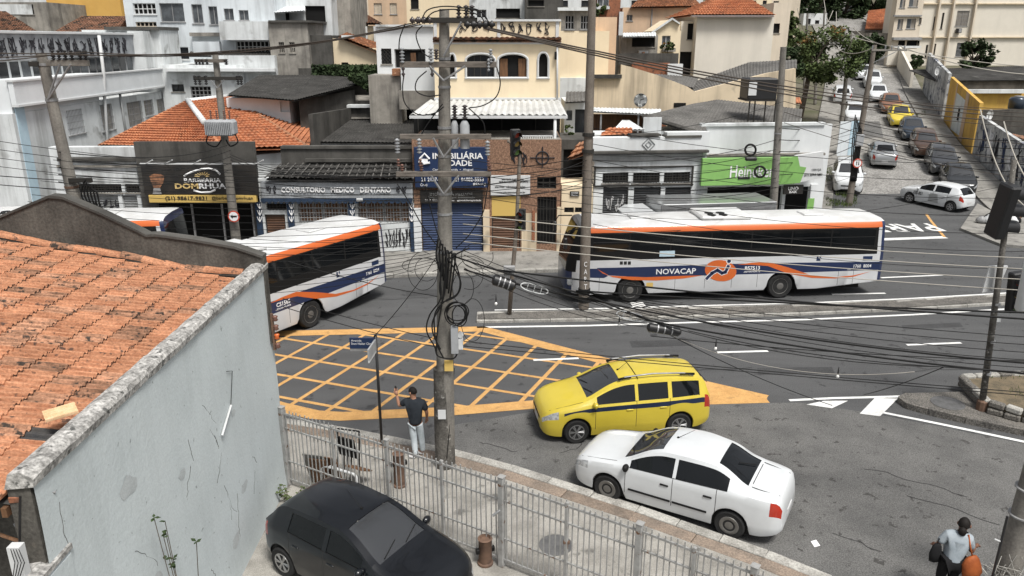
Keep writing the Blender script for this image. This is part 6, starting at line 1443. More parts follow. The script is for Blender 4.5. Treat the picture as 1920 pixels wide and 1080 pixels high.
# big beige house with hip roof
B = house('beige_house', 'large blank beige house with orange hip roof', 60, (1303, 29, 1446, 165), 'pale_beige', depth=9); e0, e1 = B.loc(1296, 29, -.6), B.loc(1453, 29, -.6); r0, r1 = B.loc(1350, -8, 4.5), B.loc(1395, -8, 4.5)
B.roofquad('roof_tiles', [e0, e1, r1, r0], 'tile', 'roof_orange'); B.roofquad('roof_tiles', [e0+Vector((0, 9.8, 0)), e0, r0, r0+Vector((.01, .1, 0))], 'tile', 'roof_orange'); B.roofquad('roof_tiles', [e1, e1+Vector((0, 9.8, 0)), r1+Vector((.01, .1, 0)), r1], 'tile', 'roof_orange'); B.box('eave', (1298, 28.5, 1451, 32), -.55, -.02, 'frame_white')
house('side_flats', 'narrow cream flats between beige house and street trees', 66, (1446, 5, 1478, 120), 'beige', [((1448, 44, 1462, 62), 'open', 'frame_dark', 'hole')])
# cream stepped wall
B = Bl('cream_wall_house', 'long cream party wall with stained stepped top behind the corner bar', 47, 1112, cat='house')
B.poly('wall', [(1112, 215), (1112, 148), (1140, 143), (1164, 139), (1165, 121), (1185, 126), (1230, 140), (1262, 152), (1290, 163), (1303, 172), (1345, 161), (1440, 137), (1492, 128), (1492, 215)], 0, .3, 'cream_stained')
B.roofquad('roof_sheet', [B.loc(1303, 172, .35), B.loc(1405, 146, .35), B.loc(1405, 117, 4), B.loc(1283, 160, 4)], 'corr', 'fibro_grey'); B.roofquad('roof_sheet', [B.loc(1405, 146, .35), B.loc(1494, 127, .35), B.loc(1494, 112, 4), B.loc(1405, 117, 4)], 'corr', 'fibro_grey'); B.roofquad('roof_sheet', [B.loc(1180, 142, 1), B.loc(1300, 165, 1), B.loc(1310, 145, 5), B.loc(1200, 137, 5)], 'corr', 'fibro_grey'); B.box('dark_eave', (1104, 140, 1166, 147), -.3, 0, 'fibro_dark')
B.box('vent_block', (1264, 193, 1286, 201), -.06, -.01, 'hole'); B.poly('back', [(1112, 215), (1112, 160), (1180, 150), (1300, 190), (1450, 160), (1492, 160), (1492, 215)], .31, 4, 'cream_stained')
DS = thing('satellite_dish', 'pale satellite dish on a mast in front of the cream wall', 'satellite dish', V(1201, 188, 44)); q = MB(); q.lathe([(.02, .12), (.2, .09), (.38, 0), (.36, .01), (.19, .11), (.02, .14)], 18, 'y'); q.build('dish', 'shutter_grey', DS, True); q = MB(); q.tube([(0, .1, 0), (0, .12, -2.4)], .03, 5); q.build('mast', 'frame_grey', DS); q = MB(); q.tube([(0, .1, 0), (.15, -.3, .1)], .02, 5); q.build('feed_arm', 'trim_black', DS)
# small things by the bar
H = thing('orange_canopy_house', 'low house end with orange corrugated canopy left of the street tree', 'house', (0, 0, 0)); roof_mesh('canopy', [V(1446, 193, 50), V(1503, 193, 50), V(1500, 183, 51.5), V(1450, 183, 51.5)], 'corr', 'roof_orange', H); q = MB(); q.box(V(1440, 190, 51).x, V(1500, 190, 51).x, 51, 56, 0, 5); q.build('wall', 'concrete_dark', H); q = MB(); q.box(V(1440, 190, 51).x, V(1466, 190, 51).x, 50.6, 50.95, 3, V(1450, 130, 50.6).z); q.build('pier', 'cream', H); q = MB(); q.box(V(1441, 190, 51).x, V(1460, 190, 51).x, 50.5, 50.59, V(1450, 186, 50.6).z, V(1450, 147, 50.6).z); q.build('doorway', 'hole', H)
HB = thing('hoarding', 'blue grey sheet metal hoarding by the street poles', 'hoarding', H_on(1588, 292)); 
for k in range(2): q = MB(); q.cbox(-.9+k*.92, .0+k*.92, -.03, .03, 0, 2.5, .01); q.build('sheet', 'pale_blue_trim' if k else 'grey_blue_wall', HB)
HB.rotation_euler = (0, 0, R(12))
# ---- right side of the side street
def street_wall(name, label, u0, u1, t, htop, m, cat='wall', sub=()):
    a, b = street(u0, t), street(u1, t); yaw = math.atan2(b.y-a.y, b.x-a.x); L_ = math.hypot(b.x-a.x, b.y-a.y)
    T = thing(name, label, cat, (a.x, a.y, a.z), yaw); z1 = b.z-a.z; q = MB()
    q.add([(0, 0, -.5), (L_, 0, z1-.5), (L_, 0, z1+htop), (0, 0, htop), (0, -.25, -.5), (L_, -.25, z1-.5), (L_, -.25, z1+htop), (0, -.25, htop)], [(0, 1, 2, 3), (4, 5, 6, 7), (3, 2, 6, 7), (0, 3, 7, 4), (1, 2, 6, 5)]); q.build('panel', m, T)
    T['L'] = L_; return T, L_, z1
T, L_, z1 = street_wall('graffiti_wall', 'graffiti covered wall at the corner of the side street', .02, .84, 1.3, 2.9, 'graffiti_wall')
rg = random.Random(9)
for k in range(9):
    q = MB(); x = .8+k*L_/10
    for i in range(4):
        pts = [(x+rg.uniform(-.5, .5), .02, z1*x/L_+rg.uniform(.5, 2.6)) for j in range(5)]; q.tube(pts, .03, 4)
    tag(q.build('graffiti', ('ink_graffiti', 'ink_white', 'sign_navy')[k % 3], T), kind='stuff')
q = MB(); q.box(.1, 1.3, .01, .05, .1, 2.5); q.build('grey_door', 'concrete_raw', T)
T, L_, z1 = street_wall('yellow_wall', 'yellow wall with a wide pale grey gate up the side street', .86, 1.42, 1.3, 3.7, 'yellow_wall')
q = MB(); q.add([(L_*.38, .02, .8), (L_*.72, .02, z1*.72), (L_*.72, .02, z1*.72+3.0), (L_*.38, .02, z1*.4+3.0)], [(0, 1, 2, 3)]); q.build('grey_gate', 'grey_blue_wall', T); q = MB(); q.box(L_*.5, L_*.55, .025, .05, z1*.5+1.2, z1*.5+2.2); q.build('letter_slot', 'hole', T)
for f0, f1 in ((.3, .4), (.7, .74)): q = MB(); q.add([(L_*f0, .03, z1*f0+.0), (L_*f1, .03, z1*f1), (L_*f1, .03, z1*f1+3.72), (L_*f0, .03, z1*f0+3.72)], [(0, 1, 2, 3)]); q.build('pale_strip', 'peach', T)
T, L_, z1 = street_wall('rendered_wall', 'tall flaking blue white wall above the yellow one', 1.44, 2.05, 1.28, 3.9, 'graffiti_wall')
T, L_, z1 = street_wall('garden_wall', 'smooth cream garden wall beside the steep pavement', 2.15, 3.4, 1.1, 1.7, 'pale_beige')
B = Bl('black_roof_house', 'low house with black sagging roof behind the yellow wall', 74, 1752, base=2, cat='house')
B.roofquad('roof_sheet', [B.loc(1755, 152, 0), B.loc(1960, 150, 0), B.loc(1960, 122, 6), B.loc(1704, 131, 9)], 'corr', 'fibro_dark'); B.wall((1775, 150, 1960, 175), 'concrete_dark', depth=.5, t=.2, z0=None); B.wall((1770, 174, 1960, 215), 'yellow_wall', depth=1, t=-.6, nm='yellow_front', z0=None); B.box('ledge', (1780, 168, 1925, 175), -1.2, -.62, 'white_wall_dirty'); B.box('pipe', (1772, 145, 1778, 178), -.2, -.1, 'frame_grey')
q = MB(); q.box(B.loc(1790, 150, 0).x, B.loc(1960, 150, 0).x, .7, 3, -2, B.loc(1800, 152, .5).z-.3); q.build('wall_block', 'concrete_dark', B.e)
B.wall((1836, 206, 1960, 262), 'concrete_dark', depth=.5, t=-12, nm='dark_lean_to', z0=-2); B.roofquad('rusty_gutter', [B.loc(1852, 248, -13), B.loc(1960, 268, -13), B.loc(1960, 262, -12.3), B.loc(1856, 243, -12.3)], 'corr', 'roof_brown')
for px, py in ((1758, 133), (1856, 216)):
    DS = thing('satellite_dish', 'white satellite dish on the black roof' if py < 200 else 'white satellite dish above the graffiti wall', 'satellite dish', V(px, py, 73 if py < 200 else 60)); q = MB(Matrix.Rotation(.5, 4, 'Z')); q.lathe([(.02, .12), (.25, .09), (.42, 0), (.4, .01), (.22, .11), (.02, .14)], 18, 'y'); q.build('dish', 'frame_white', DS, True); q = MB(); q.tube([(0, .1, 0), (.1, .12, -1.2)], .03, 5); q.build('mast', 'frame_grey', DS)
DS = thing('water_drum', 'dark blue water drum at the edge of the yellow wall', 'tank', V(1906, 205, 64)); q = MB(); q.lathe([(.6, 0), (.66, .1), (.66, .8), (.55, .95), (.3, 1.0)], 18); q.build('drum', 'paint_blue', DS, True); q = MB(); q.lathe([(.32, 1.0), (.32, 1.06), (.02, 1.08)], 14); q.build('lid', 'plastic_grey', DS)
# apartment building top right
B = house('apartment_building', 'beige apartment building with stepped front and barred windows at the top corner', 100, (1727, -60, 1990, 135), 'pale_beige', [((1793, 20, 1816, 49), 'grille', 'frame_grey', 'curtain'), ((1750, 31, 1758, 56), 'plain', 'frame_dark'), ((1793, 80, 1813, 106), 'grille', 'frame_grey', 'window_grey'), ((1748, 82, 1754, 106), 'plain', 'frame_dark'), ((1770, 84, 1774, 108), 'plain', 'frame_dark'), ((1735, 84, 1739, 108), 'plain', 'frame_dark'), ((1765, 24, 1769, 54), 'plain', 'frame_dark')], depth=10)
for y in (6, 69): B.box('string_course', (1725, y, 1990, y+2), -.25, -.01, 'cream_stained')
for x in (1757, 1784, 1825): B.box('stepped_bay', (x, -60, x+3, 135), -.5, -.01, 'beige')
B.box('air_conditioner', (1795, 53, 1804, 62), -.5, -.05, 'plastic_black', c=.05); B.box('air_conditioner', (1798, 54, 1803, 61), -.55, -.5, 'frame_grey')
B = house('grey_flats', 'greyish flats with curtained windows left of the apartment building', 98.6, (1679, -60, 1729, 110), 'beige', [((1688, -10, 1698, 15), 'curtain', 'frame_grey', 'window_grey'), ((1705, -10, 1722, 13), 'curtain', 'frame_grey', 'window_grey'), ((1683, 36, 1693, 55), 'curtain', 'frame_grey', 'window_grey'), ((1700, 35, 1717, 54), 'curtain', 'frame_grey', 'window_grey'), ((1723, 33, 1728, 46), 'plain', 'frame_grey', 'window_dark'), ((1684, 76, 1697, 88), 'open', 'frame_dark', 'hole'), ((1700, 76, 1724, 88), 'open', 'frame_dark', 'hole')], depth=1.2)
B.box('string_course', (1677, 28, 1729, 31), -.3, -.01, 'frame_grey'); B.box('floor_slab', (1676, 70, 1729, 75), -.6, -.01, 'frame_grey'); B.box('garden_front', (1664, 92, 1729, 122), -1.4, -1.1, 'pale_beige'); B.box('railing', (1676, 86, 1727, 90), -1.2, -1.15, 'frame_white')
H = thing('orange_roof_house', 'far house with bright orange tile roof below the dark trees', 'house', (0, 0, 0)); roof_mesh('roof_tiles', [V(1622, 55, 110), V(1683, 55, 110), V(1683, 14, 119), V(1628, 20, 119)], 'tile', 'roof_orange', H); q = MB(); q.box(V(1624, 56, 110).x, V(1683, 56, 110).x, 110.3, 119, 5, V(1650, 56, 110).z-.1); q.build('wall', 'concrete_raw', H)
H = thing('blue_gate', 'blue barred gate in the far wall by the topmost parked car', 'gate', V(1656, 118, 105)); 
for k in range(6): q = MB(); q.box(-1.1+k*.38, -1.1+k*.38+.3, -.04, .04, 0, 2.3); q.build('panel', 'paint_blue' if k % 2 else 'frame_grey', H)
house('far_wall', 'weathered grey wall under the orange roofed far house', 107, (1628, 62, 1690, 110), 'concrete_raw', depth=2, cat='wall')
# far left and top fillers behind the street trees
house('far_white_house', 'blurred white house far up the street', 118, (1505, 25, 1548, 75), 'white_wall', [((1512, 35, 1520, 45), 'plain', 'frame_dark'), ((1528, 38, 1536, 48), 'plain', 'frame_dark')])
B = house('far_cream_house', 'far cream house at the upper edge beside the street', 112, (1440, -20, 1500, 40), 'beige', [((1450, 2, 1460, 14), 'plain', 'frame_dark')])
for k, (x0, x1, yt, yb, m, lb) in enumerate(((-80, 90, -60, 8, 'white_wall_dirty', 'white house at the very top left corner'), (220, 245, -60, 30, 'concrete_dark', 'dark gap wall between ochre wall and pale block'), (640, 700, -60, 30, 'beige', 'beige house at the top edge beside the concrete tower'), (900, 1000, -60, 10, 'white_clean', 'white upper house behind the pole top'), (1030, 1130, -60, 30, 'white_wall', 'white house behind the tall pole top'), (1150, 1320, -60, 10, 'white_wall_dirty', 'white house above the old tile roof'), (1400, 1450, -60, 20, 'cream', 'cream house right of the beige hip roof'))):
    house('upper_house', lb, 95+k, (x0, yt, x1, yb), m, [((x0+(x1-x0)*.2, yt*.02+2, x0+(x1-x0)*.35, yt*.02+14), 'plain', 'frame_dark'), ((x0+(x1-x0)*.6, yt*.02+2, x0+(x1-x0)*.75, yt*.02+14), 'plain', 'frame_dark')] if yb > 9 else (), depth=8)
place_texts()
# ================================================================ utility poles, traffic lights, cables
class Pole:
    def __init__(s, label, base, top, r0, r1, m='pole_concrete', name='utility_pole', cat='pole', n=12):
        s.b = Vector(base); s.t = Vector(top); s.e = thing(name, label, cat, s.b); s.Y = s.b.y
        q = MB(); d = s.t-s.b; q.tube([d*f for f in (0, .25, .5, .75, 1)], [r0+(r1-r0)*f for f in (0, .25, .5, .75, 1)], n); q.build('shaft', m, s.e, ang=50); s.r = (r0, r1)
    def at(s, py): # point on the axis seen at photo row py
        lo, hi = s.b, s.t
        for _ in range(30):
            m = (lo+hi)/2; d = m-EYE; dy = (d.y*_s+d.z*_c)/(d.y*_c-d.z*_s); y = 540-dy*FPX
            if y > py: lo = m
            else: hi = m
        return m-s.b
    def p(s, px, py, dy=0.): return V(px, py, s.Y+dy)-s.b
    def arm(s, px0, px1, py, h=.055, m='crossarm', dy=-.2, brace=None, w=.05):
        a, b = s.p(px0, py, dy), s.p(px1, py, dy); q = MB(); z = (a.z+b.z)/2; q.cbox(a.x, b.x, dy-w, dy+w, z-h, z+h, .008); o = q.build('crossarm', m, s.e)
        if brace:
            c = s.at(brace[1])
            for x in brace[0]: q = MB(); t = s.p(x, py+3, dy-.07); q.tube([t, c+Vector((0, dy, 0))], .022, 5); q.build('brace', 'steel_galv', s.e)
        return o
    def ring(s, py, r=None, h=.05, m='steel_galv'):
        c = s.at(py); f = c.length/max((s.t-s.b).length, .1); rr = (r or (s.r[0]+(s.r[1]-s.r[0])*f))+.012; q = MB(); q.lathe([(rr, -h/2), (rr, h/2)], 14, 'z', c); q.build('clamp', m, s.e)
    def ins(s, px, py, dy=-.2, L=.22, r=.06, m='porcelain', ax='z', n=4, to=None):
        c = s.p(px, py, dy); prof = [(r*.35, -L/2)]
        for k in range(n): z = -L/2+L*(k+.5)/n; prof += [(r*.4, z-L/n*.35), (r, z), (r*.4, z+L/n*.3)]
        prof.append((r*.3, L/2)); q = MB(); q.lathe(prof, 10, ax, c); return q.build('insulator', m, s.e, True)
    def wire(s, pts, r=.012, m='cable_black', nm='jumper_wire', dy=-.25):
        P = [s.p(x, y, dy) for x, y in pts]; sm = []
        for i in range(len(P)-1):
            for k in range(5):
                f = k/5; p0, p1, p2, p3 = [P[min(max(j, 0), len(P)-1)] for j in (i-1, i, i+1, i+2)]
                sm.append(.5*((2*p1)+(p2-p0)*f+(2*p0-5*p1+4*p2-p3)*f*f+(3*p1-p0-3*p2+p3)*f**3))
        sm.append(P[-1]); q = MB(); q.tube(sm, r, 5); return q.build(nm, m, s.e, True)
# ---- main pole
b0 = G(835, 872, .13); MP = Pole('tall concrete utility pole with crossarms and coiled cables beside the man', b0, V(833, 17, b0.y), .225, .095, n=16)
c = MP.at(690); q = MB(); q.tube([(0, 0, 0), (0, 0, 1.2), (0, 0, c.z)], [.236, .222, .2], 16); q.build('grimy_foot', 'pole_dirty', MP.e, ang=50)
MP.arm(795, 895, 38, .05, 'frame_dark', -.17, ((865,), 105)); MP.arm(750, 931, 121, .055, 'crossarm', -.22, ((805, 872), 150)); MP.arm(750, 921, 256, .05, 'crossarm', -.25, ((812, 860), 292)); MP.arm(743, 921, 326, .05, 'crossarm', -.27, ((808, 860), 360))
for y in (37, 110, 122, 163, 239, 292, 362, 400, 470): MP.ring(y)
for x in (783, 796): MP.ins(x, 38, -.2, .3, .075, 'porcelain', 'x', 3)
for x in (883, 894, 905, 916): MP.ins(x, 46, -.2, .26, .085, 'plastic_black', 'x', 2)
for x in (860, 874, 885): MP.ins(x, 22, -.18, .24, .06, 'porcelain', 'z', 4)
for x in (754, 808): MP.ins(x, 104, -.25, .3, .055, 'plastic_grey', 'z', 5); MP.ins(x+2, 134, -.25, .2, .04, 'porcelain', 'z', 2)
MP.ins(818, 102, -.25, .2, .06); MP.ins(920, 105, -.25, .26, .05, 'plastic_grey', 'z', 5); MP.ins(916, 122, -.28, .24, .035, 'plastic_grey')
for x, y in ((745, 274), (786, 274), (914, 278)): MP.ins(x, y, -.3, .3, .06, 'plastic_grey', 'z', 5); MP.ins(x+2, 305, -.3, .16, .045, 'porcelain_brown', 'z', 3)
for x in (754, 790, 918): MP.ins(x, 316, -.27, .18, .05, 'porcelain_brown')
# regulator tanks beside the shaft
for x0, x1, dy in ((845, 860, .05), (862, 881, -.12)):
    a, b_ = MP.p(x0, 235, dy), MP.p(x1, 278, dy); w_ = (b_.x-a.x)/2; q = MB(); q.lathe([(w_, b_.z), (w_, a.z), (w_*.6, a.z+.08), (.03, a.z+.1)], 16, 'z', (a.x+w_, a.y, 0)); q.build('regulator_tank', 'plastic_grey', MP.e, ang=40); MP.ins((x0+x1)/2, 210, dy, .28, .07, 'porcelain', 'z', 5)
# meter box, tags
a, b_ = MP.p(845, 612, -.3), MP.p(858, 662, -.3); q = MB(); q.cbox(a.x, b_.x+.02, a.y-.06, a.y+.12, b_.z, a.z, .01); mbx = q.build('meter_box', 'plastic_grey', MP.e); a, b_ = MP.p(859, 636, -.26), MP.p(868, 655, -.26); q = MB(); q.cbox(a.x, b_.x, a.y-.03, a.y+.1, b_.z, a.z, .008); q.build('side_box', 'frame_white', mbx)
a, b_ = MP.p(862, 618, -.28), MP.p(872, 628, -.28); q = MB(Matrix.Translation((a.x, a.y, b_.z)) @ Matrix.Rotation(.5, 4, 'Y')); q.box(-.05, .07, -.01, .01, -.06, .08); q.build('hanging_tag', 'frame_white', MP.e)
a, b_ = MP.p(833, 676, -.24), MP.p(850, 696, -.24); q = MB(); q.box(a.x, b_.x, a.y, a.y+.02, b_.z, a.z); q.build('yellow_plate', 'sign_yellow', MP.e); a, b_ = MP.p(821, 769, -.25), MP.p(836, 786, -.25); q = MB(); q.box(a.x, b_.x, a.y, a.y+.015, b_.z, a.z); q.build('paper_sticker', 'frame_white', MP.e)
for k, (cx, cy, rx, ry) in enumerate(((857, 587, 19, 20), (855, 590, 17, 17), (858, 584, 21, 17), (862, 592, 14, 20), (854, 588, 20, 22))):
    MP.wire([(cx+rx*math.cos(i*PI/6), cy+ry*math.sin(i*PI/6)) for i in range(13)], .014, nm='cable_coil', dy=-.32-.015*k)
for k, pts in enumerate((((832, 470), (826, 520), (826, 560), (806, 590), (800, 620), (815, 650), (822, 668), (850, 672), (858, 660)), ((838, 470), (836, 530), (828, 570), (812, 600), (812, 625), (826, 655)), ((846, 470), (862, 520), (858, 550), (834, 565), (815, 590), (818, 640), (832, 672)), ((824, 465), (850, 500), (864, 530), (855, 555), (826, 568)), ((880, 465), (850, 480), (832, 500), (824, 540), (830, 565)), ((838, 480), (830, 560), (820, 620), (818, 660)))):
    MP.wire(pts, .017, dy=-.3)
for k, (cx, cy, rx, ry) in enumerate(((793, 508, 28, 36), (800, 505, 22, 22), (790, 498, 36, 14), (880, 515, 26, 28), (886, 600, 22, 40), (868, 540, 20, 30), (895, 480, 30, 24), (875, 500, 34, 20))):
    MP.wire([(cx+rx*math.cos(i*PI/6+k), cy+ry*math.sin(i*PI/6+k)) for i in range(11)], .007, nm='loose_loop', dy=-.2-.04*k)
for pts in (((758, 138), (755, 165), (760, 195), (785, 215), (815, 212), (832, 200)), ((800, 133), (782, 150), (780, 170), (800, 180), (826, 178)), ((931, 125), (938, 155), (930, 182), (905, 198), (880, 202)), ((760, 44), (750, 70), (748, 92)), ((792, 48), (780, 65), (790, 95), (806, 108)), ((878, 202), (900, 222), (908, 235), (910, 262)), ((785, 262), (800, 235), (822, 205), (830, 195)), ((745, 345), (768, 380), (790, 420), (815, 455), (828, 470)), ((787, 310), (800, 360), (815, 420), (828, 460)), ((920, 320), (912, 365), (905, 400), (880, 440), (855, 465)), ((790, 42), (800, 20), (830, 12), (870, 15), (905, 25), (918, 48)), ((796, 40), (815, 22), (860, 18), (900, 30), (910, 50)), ((860, 15), (895, 18), (914, 38), (922, 52))):
    MP.wire(pts, .012)
for k in range(7): MP.wire([(822+4*k, 445+6*k), (818+6*k, 480), (826+3*k, 510+8*k)], .02, nm='cable_knot', dy=-.26)
# ---- tall pole in the median
b0 = Vector(G(1098, 590, .1)); T2 = Pole('tall brownish pole in the median in front of the long bus', (b0.x, 26.75, .09), V(1112, -60, 26.75), .2, .125, 'pole_brown', n=14)
for y in (283, 252): T2.ring(y, .2, .12, 'frame_dark')
for k, ch in enumerate('CART'): text('lettering', ch, 'ink_white', T2.e, T2.p(1095, 500+k*14, -.21), (1, 0, 0), (0, 0, 1), .11, .18, .003)
for k, (cx, cy) in enumerate(((1099, 560), (1092, 545))): T2.ring(cy, .21, .2, 'cable_black')
# ---- left pole
b0 = V(118, 370, 16.6); LP = Pole('leaning concrete pole rising behind the dark gable', (b0.x+.55, 16.6, .1), V(77, 100, 16.6), .2, .1, n=14); LP.arm(88, 166, 118, .06, 'pole_concrete', -.12, ((112, 132), 185)); LP.arm(55, 72, 120, .05, 'frame_dark', -.12); LP.ring(187, h=.06); LP.ring(121)
for x in (99, 110, 122, 134, 150, 160): LP.ins(x, 103, -.15, .2, .055, 'plastic_black', 'z', 4)
LP.ring(350, h=.05, m='steel_rust'); LP.arm(130, 172, 338, .05, 'frame_dark', -.1)
for k in range(6): LP.wire([(160+3*k, 336+4*k), (152+6*k, 362), (162+5*k, 385), (172+4*k, 400)], .02, nm='cable_knot', dy=-.15)
# ---- transformer pole
TP = Pole('pole carrying a grey ribbed transformer in front of the barber shop', (V(445, 470, 33).x, 33, .13), V(403, 98, 33), .22, .12, n=12)
TP.arm(365, 425, 114, .07, 'crossarm'); TP.arm(363, 455, 147, .07, 'frame_dark', -.2, ((395, 420), 165))
for x in (368, 374, 380, 388, 424): TP.ins(x, 116, -.2, .24, .1, 'plastic_black', 'z', 3)
for x in (366, 374, 386, 446, 452): TP.ins(x, 150, -.2, .4, .08, 'plastic_black', 'z', 4)
a, b_ = TP.p(386, 224, -.5), TP.p(444, 254, -.5); q = MB(); q.cbox(a.x, b_.x, a.y-.35, a.y+.3, b_.z, a.z, .1); tr = q.build('transformer', 'plastic_grey', TP.e)
for k in range(15): x = a.x+.08+(b_.x-a.x-.16)*k/14; q = MB(); q.cbox(x-.018, x+.018, a.y-.43, a.y-.34, b_.z+.06, a.z-.06, .008); q.build('cooling_fin', 'plastic_grey', tr)
for x in (395, 406, 420, 430): TP.ins(x, 216, -.5, .42, .06, 'porcelain_brown', 'z', 5)
for pts in (((390, 252), (388, 268), (405, 275), (415, 262)), ((440, 250), (446, 266), (432, 274), (424, 262))): TP.wire(pts, .03, dy=-.5)
RS = thing('no_turn_sign', 'round arrow traffic sign on the transformer pole', 'traffic sign', V(438, 406, 32.6))
q = MB(); q.lathe([(.25, 0), (.25, .03)], 24, 'y'); q.build('disc', 'ink_red', RS); q = MB(); q.lathe([(.2, -.006), (.2, .0)], 24, 'y'); q.build('face', 'ink_white', RS); q = MB(); q.extr([(-.14, 0), (-.04, .09), (-.04, .035), (.14, .02), (.14, -.03), (-.04, -.035), (-.04, -.09)], 'y', -.014, -.008); q.build('arrow', 'ink_black', RS)
# ---- poles near the corner bar and up the street
CP = Pole('concrete pole in front of the green beer sign', (V(1452, 400, 34.6).x, 34.6, .13), V(1469, 88, 34.6), .2, .13); CP.ring(250)
for cx, cy, r_ in ((1407, 281, 10), (1425, 322, 10)):
    CP.wire([(cx+r_*math.cos(i*PI/5), cy+r_*math.sin(i*PI/5)) for i in range(11)], .05, nm='cable_coil', dy=-1.2)
q = MB(); a = CP.p(1408, 298, -1.2); q.cbox(a.x-.25, a.x+.25, a.y-.1, a.y+.1, a.z-.08, a.z+.08, .04); q.build('splice_box', 'plastic_black', CP.e)
b0 = H_on(1591, 386); P5 = Pole('leaning dark pole with the round arrow sign beside the white compact car', b0, V(1640, 84, b0.y), .2, .12, 'pole_brown'); P5.arm(1634, 1700, 94, .05, 'pole_concrete', -.1, ((1680,), 118))
for x in (1636, 1660, 1672, 1684, 1696): P5.ins(x, 90, -.1, .25, .06, 'plastic_grey')
a, b_ = P5.p(1606, 252, -.25), P5.p(1617, 274, -.25); q = MB(); q.cbox(a.x, b_.x, a.y-.1, a.y+.1, b_.z, a.z, .02); q.build('meter_box', 'plastic_grey', P5.e)
for k in range(6): P5.wire([(1604+2*k, 215+5*k), (1600+3*k, 250), (1597+3*k, 285), (1595+2*k, 340)], .035, 'cable_black', 'cable_knot', -.2)
RS = thing('two_way_sign', 'round two way arrow sign on the leaning pole', 'traffic sign', V(1608, 306, b0.y-.35)); q = MB(); q.lathe([(.27, 0), (.27, .03)], 24, 'y'); q.build('disc', 'ink_red', RS); q = MB(); q.lathe([(.21, -.006), (.21, .0)], 24, 'y'); q.build('face', 'ink_white', RS)
for sg_, x in ((1, -.06), (-1, .06)): q = MB(); q.extr([(x-.02, -.12*sg_), (x+.02, -.12*sg_), (x+.02, .04*sg_), (x+.05, .04*sg_), (x, .13*sg_), (x-.05, .04*sg_), (x-.02, .04*sg_)], 'y', -.012, -.007); q.build('arrow', 'ink_black', RS)
b0 = H_on(1578, 232); P6 = Pole('pole with bent street lamp beside the street tree', b0, V(1595, 60, b0.y), .2, .13); P6.arm(1577, 1612, 66, .05, 'pole_concrete', -.1)
for px, pt, py in ((1508, 25, 170), (1540, 18, 130), (1528, 60, 195)):
    b0 = H_on(px, py); P7 = Pole({1508: 'slim far pole left of the tree', 1540: 'far pole rising out of the tree crown', 1528: 'pole at the kerb beside the tree trunk'}[px], b0, V(px+6, pt, b0.y), .16, .1)
# ---- near pole bottom right
NP = Pole('thick concrete pole cut by the lower corner of the picture', (V(1893, 1080, 11.4).x-.06, 11.4, 0), V(1990, 700, 11.4), .2, .17, n=18)
for y in (915, 965): NP.ring(y, .22, .025, 'frame_grey')
PT = thing('thin_post', 'thin black steel post leaning beside the corner pole', 'post', V(1860, 1085, 10.9)); q = MB(); d = V(1889, 968, 10.9)-V(1860, 1085, 10.9); q.tube([Vector((0, 0, 0))-d*1.2, d], .02, 6); q.build('shaft', 'plastic_black', PT)
q = MB(); p_ = d*.6; q.tube([p_, p_+Vector((-.12, 0, .05))], .012, 5); q.build('tip', 'frame_white', PT)
RB = thing('brushwood', 'bare twiggy brushwood at the foot of the corner pole', 'plant', (V(1905, 1075, 11.0).x, 11.0, 0)); rg = random.Random(4); q = MB()
for k in range(110):
    x, y = rg.uniform(-.35, .5), rg.uniform(-.3, .3); p0 = Vector((x, y, rg.uniform(0, .7))); q.tube([p0, p0+Vector((rg.uniform(-.2, .2), rg.uniform(-.15, .15), rg.uniform(-.1, .3))), p0+Vector((rg.uniform(-.3, .3), rg.uniform(-.2, .2), rg.uniform(0, .5)))], .006, 4)
tag(q.build('twigs', 'kerb', RB), kind='stuff')
# ---- traffic lights
def signal_head(parent, loc, rot, s=1., back=True):
    t = MB(); t.cbox(-.17*s, .17*s, -.1*s, .1*s, -.48*s, .48*s, .03*s); h = t.build('signal_head', 'plastic_black', parent, loc=loc, rot=rot)
    for k in range(3):
        z = (.3-.3*k)*s; v = MB(); n = 12
        for i in range(n+1): a = PI*1.25*i/n-PI*.125; v.v += [(-.13*s*math.cos(a), .1*s, z+.13*s*math.sin(a)), (-.13*s*math.cos(a), .36*s, z+.13*s*math.sin(a)-.03*s)]
        v.f = [(2*i, 2*i+1, 2*i+3, 2*i+2) for i in range(n)]; v.build('visor', 'plastic_black', h, True); v = MB(); v.lathe([(.12*s, .1*s), (.11*s, .115*s)], 16, 'y', (0, 0, z)); v.build('lens', ('lamp_red', 'sign_yellow', 'sign_green')[k], h)
    return h
b0 = G(1840, 768, .17); TL = thing('traffic_light', 'black traffic light seen from behind on the leaning island pole', 'traffic light', b0); tpt = V(1902, 300, b0.y)-b0
q = MB(); q.tube([(0, 0, 0), tpt*.5, tpt], [.085, .075, .06], 10); q.build('pole', 'pole_dirty', TL, True); q = MB(); q.lathe([(.14, 0), (.14, .25), (.09, .3)], 10); q.build('foot', 'steel_rust', TL)
c0 = V(1876, 393, b0.y)-b0; signal_head(TL, c0+Vector((-.05, -.15, 0)), (0, R(10), R(-82)), 1.4)
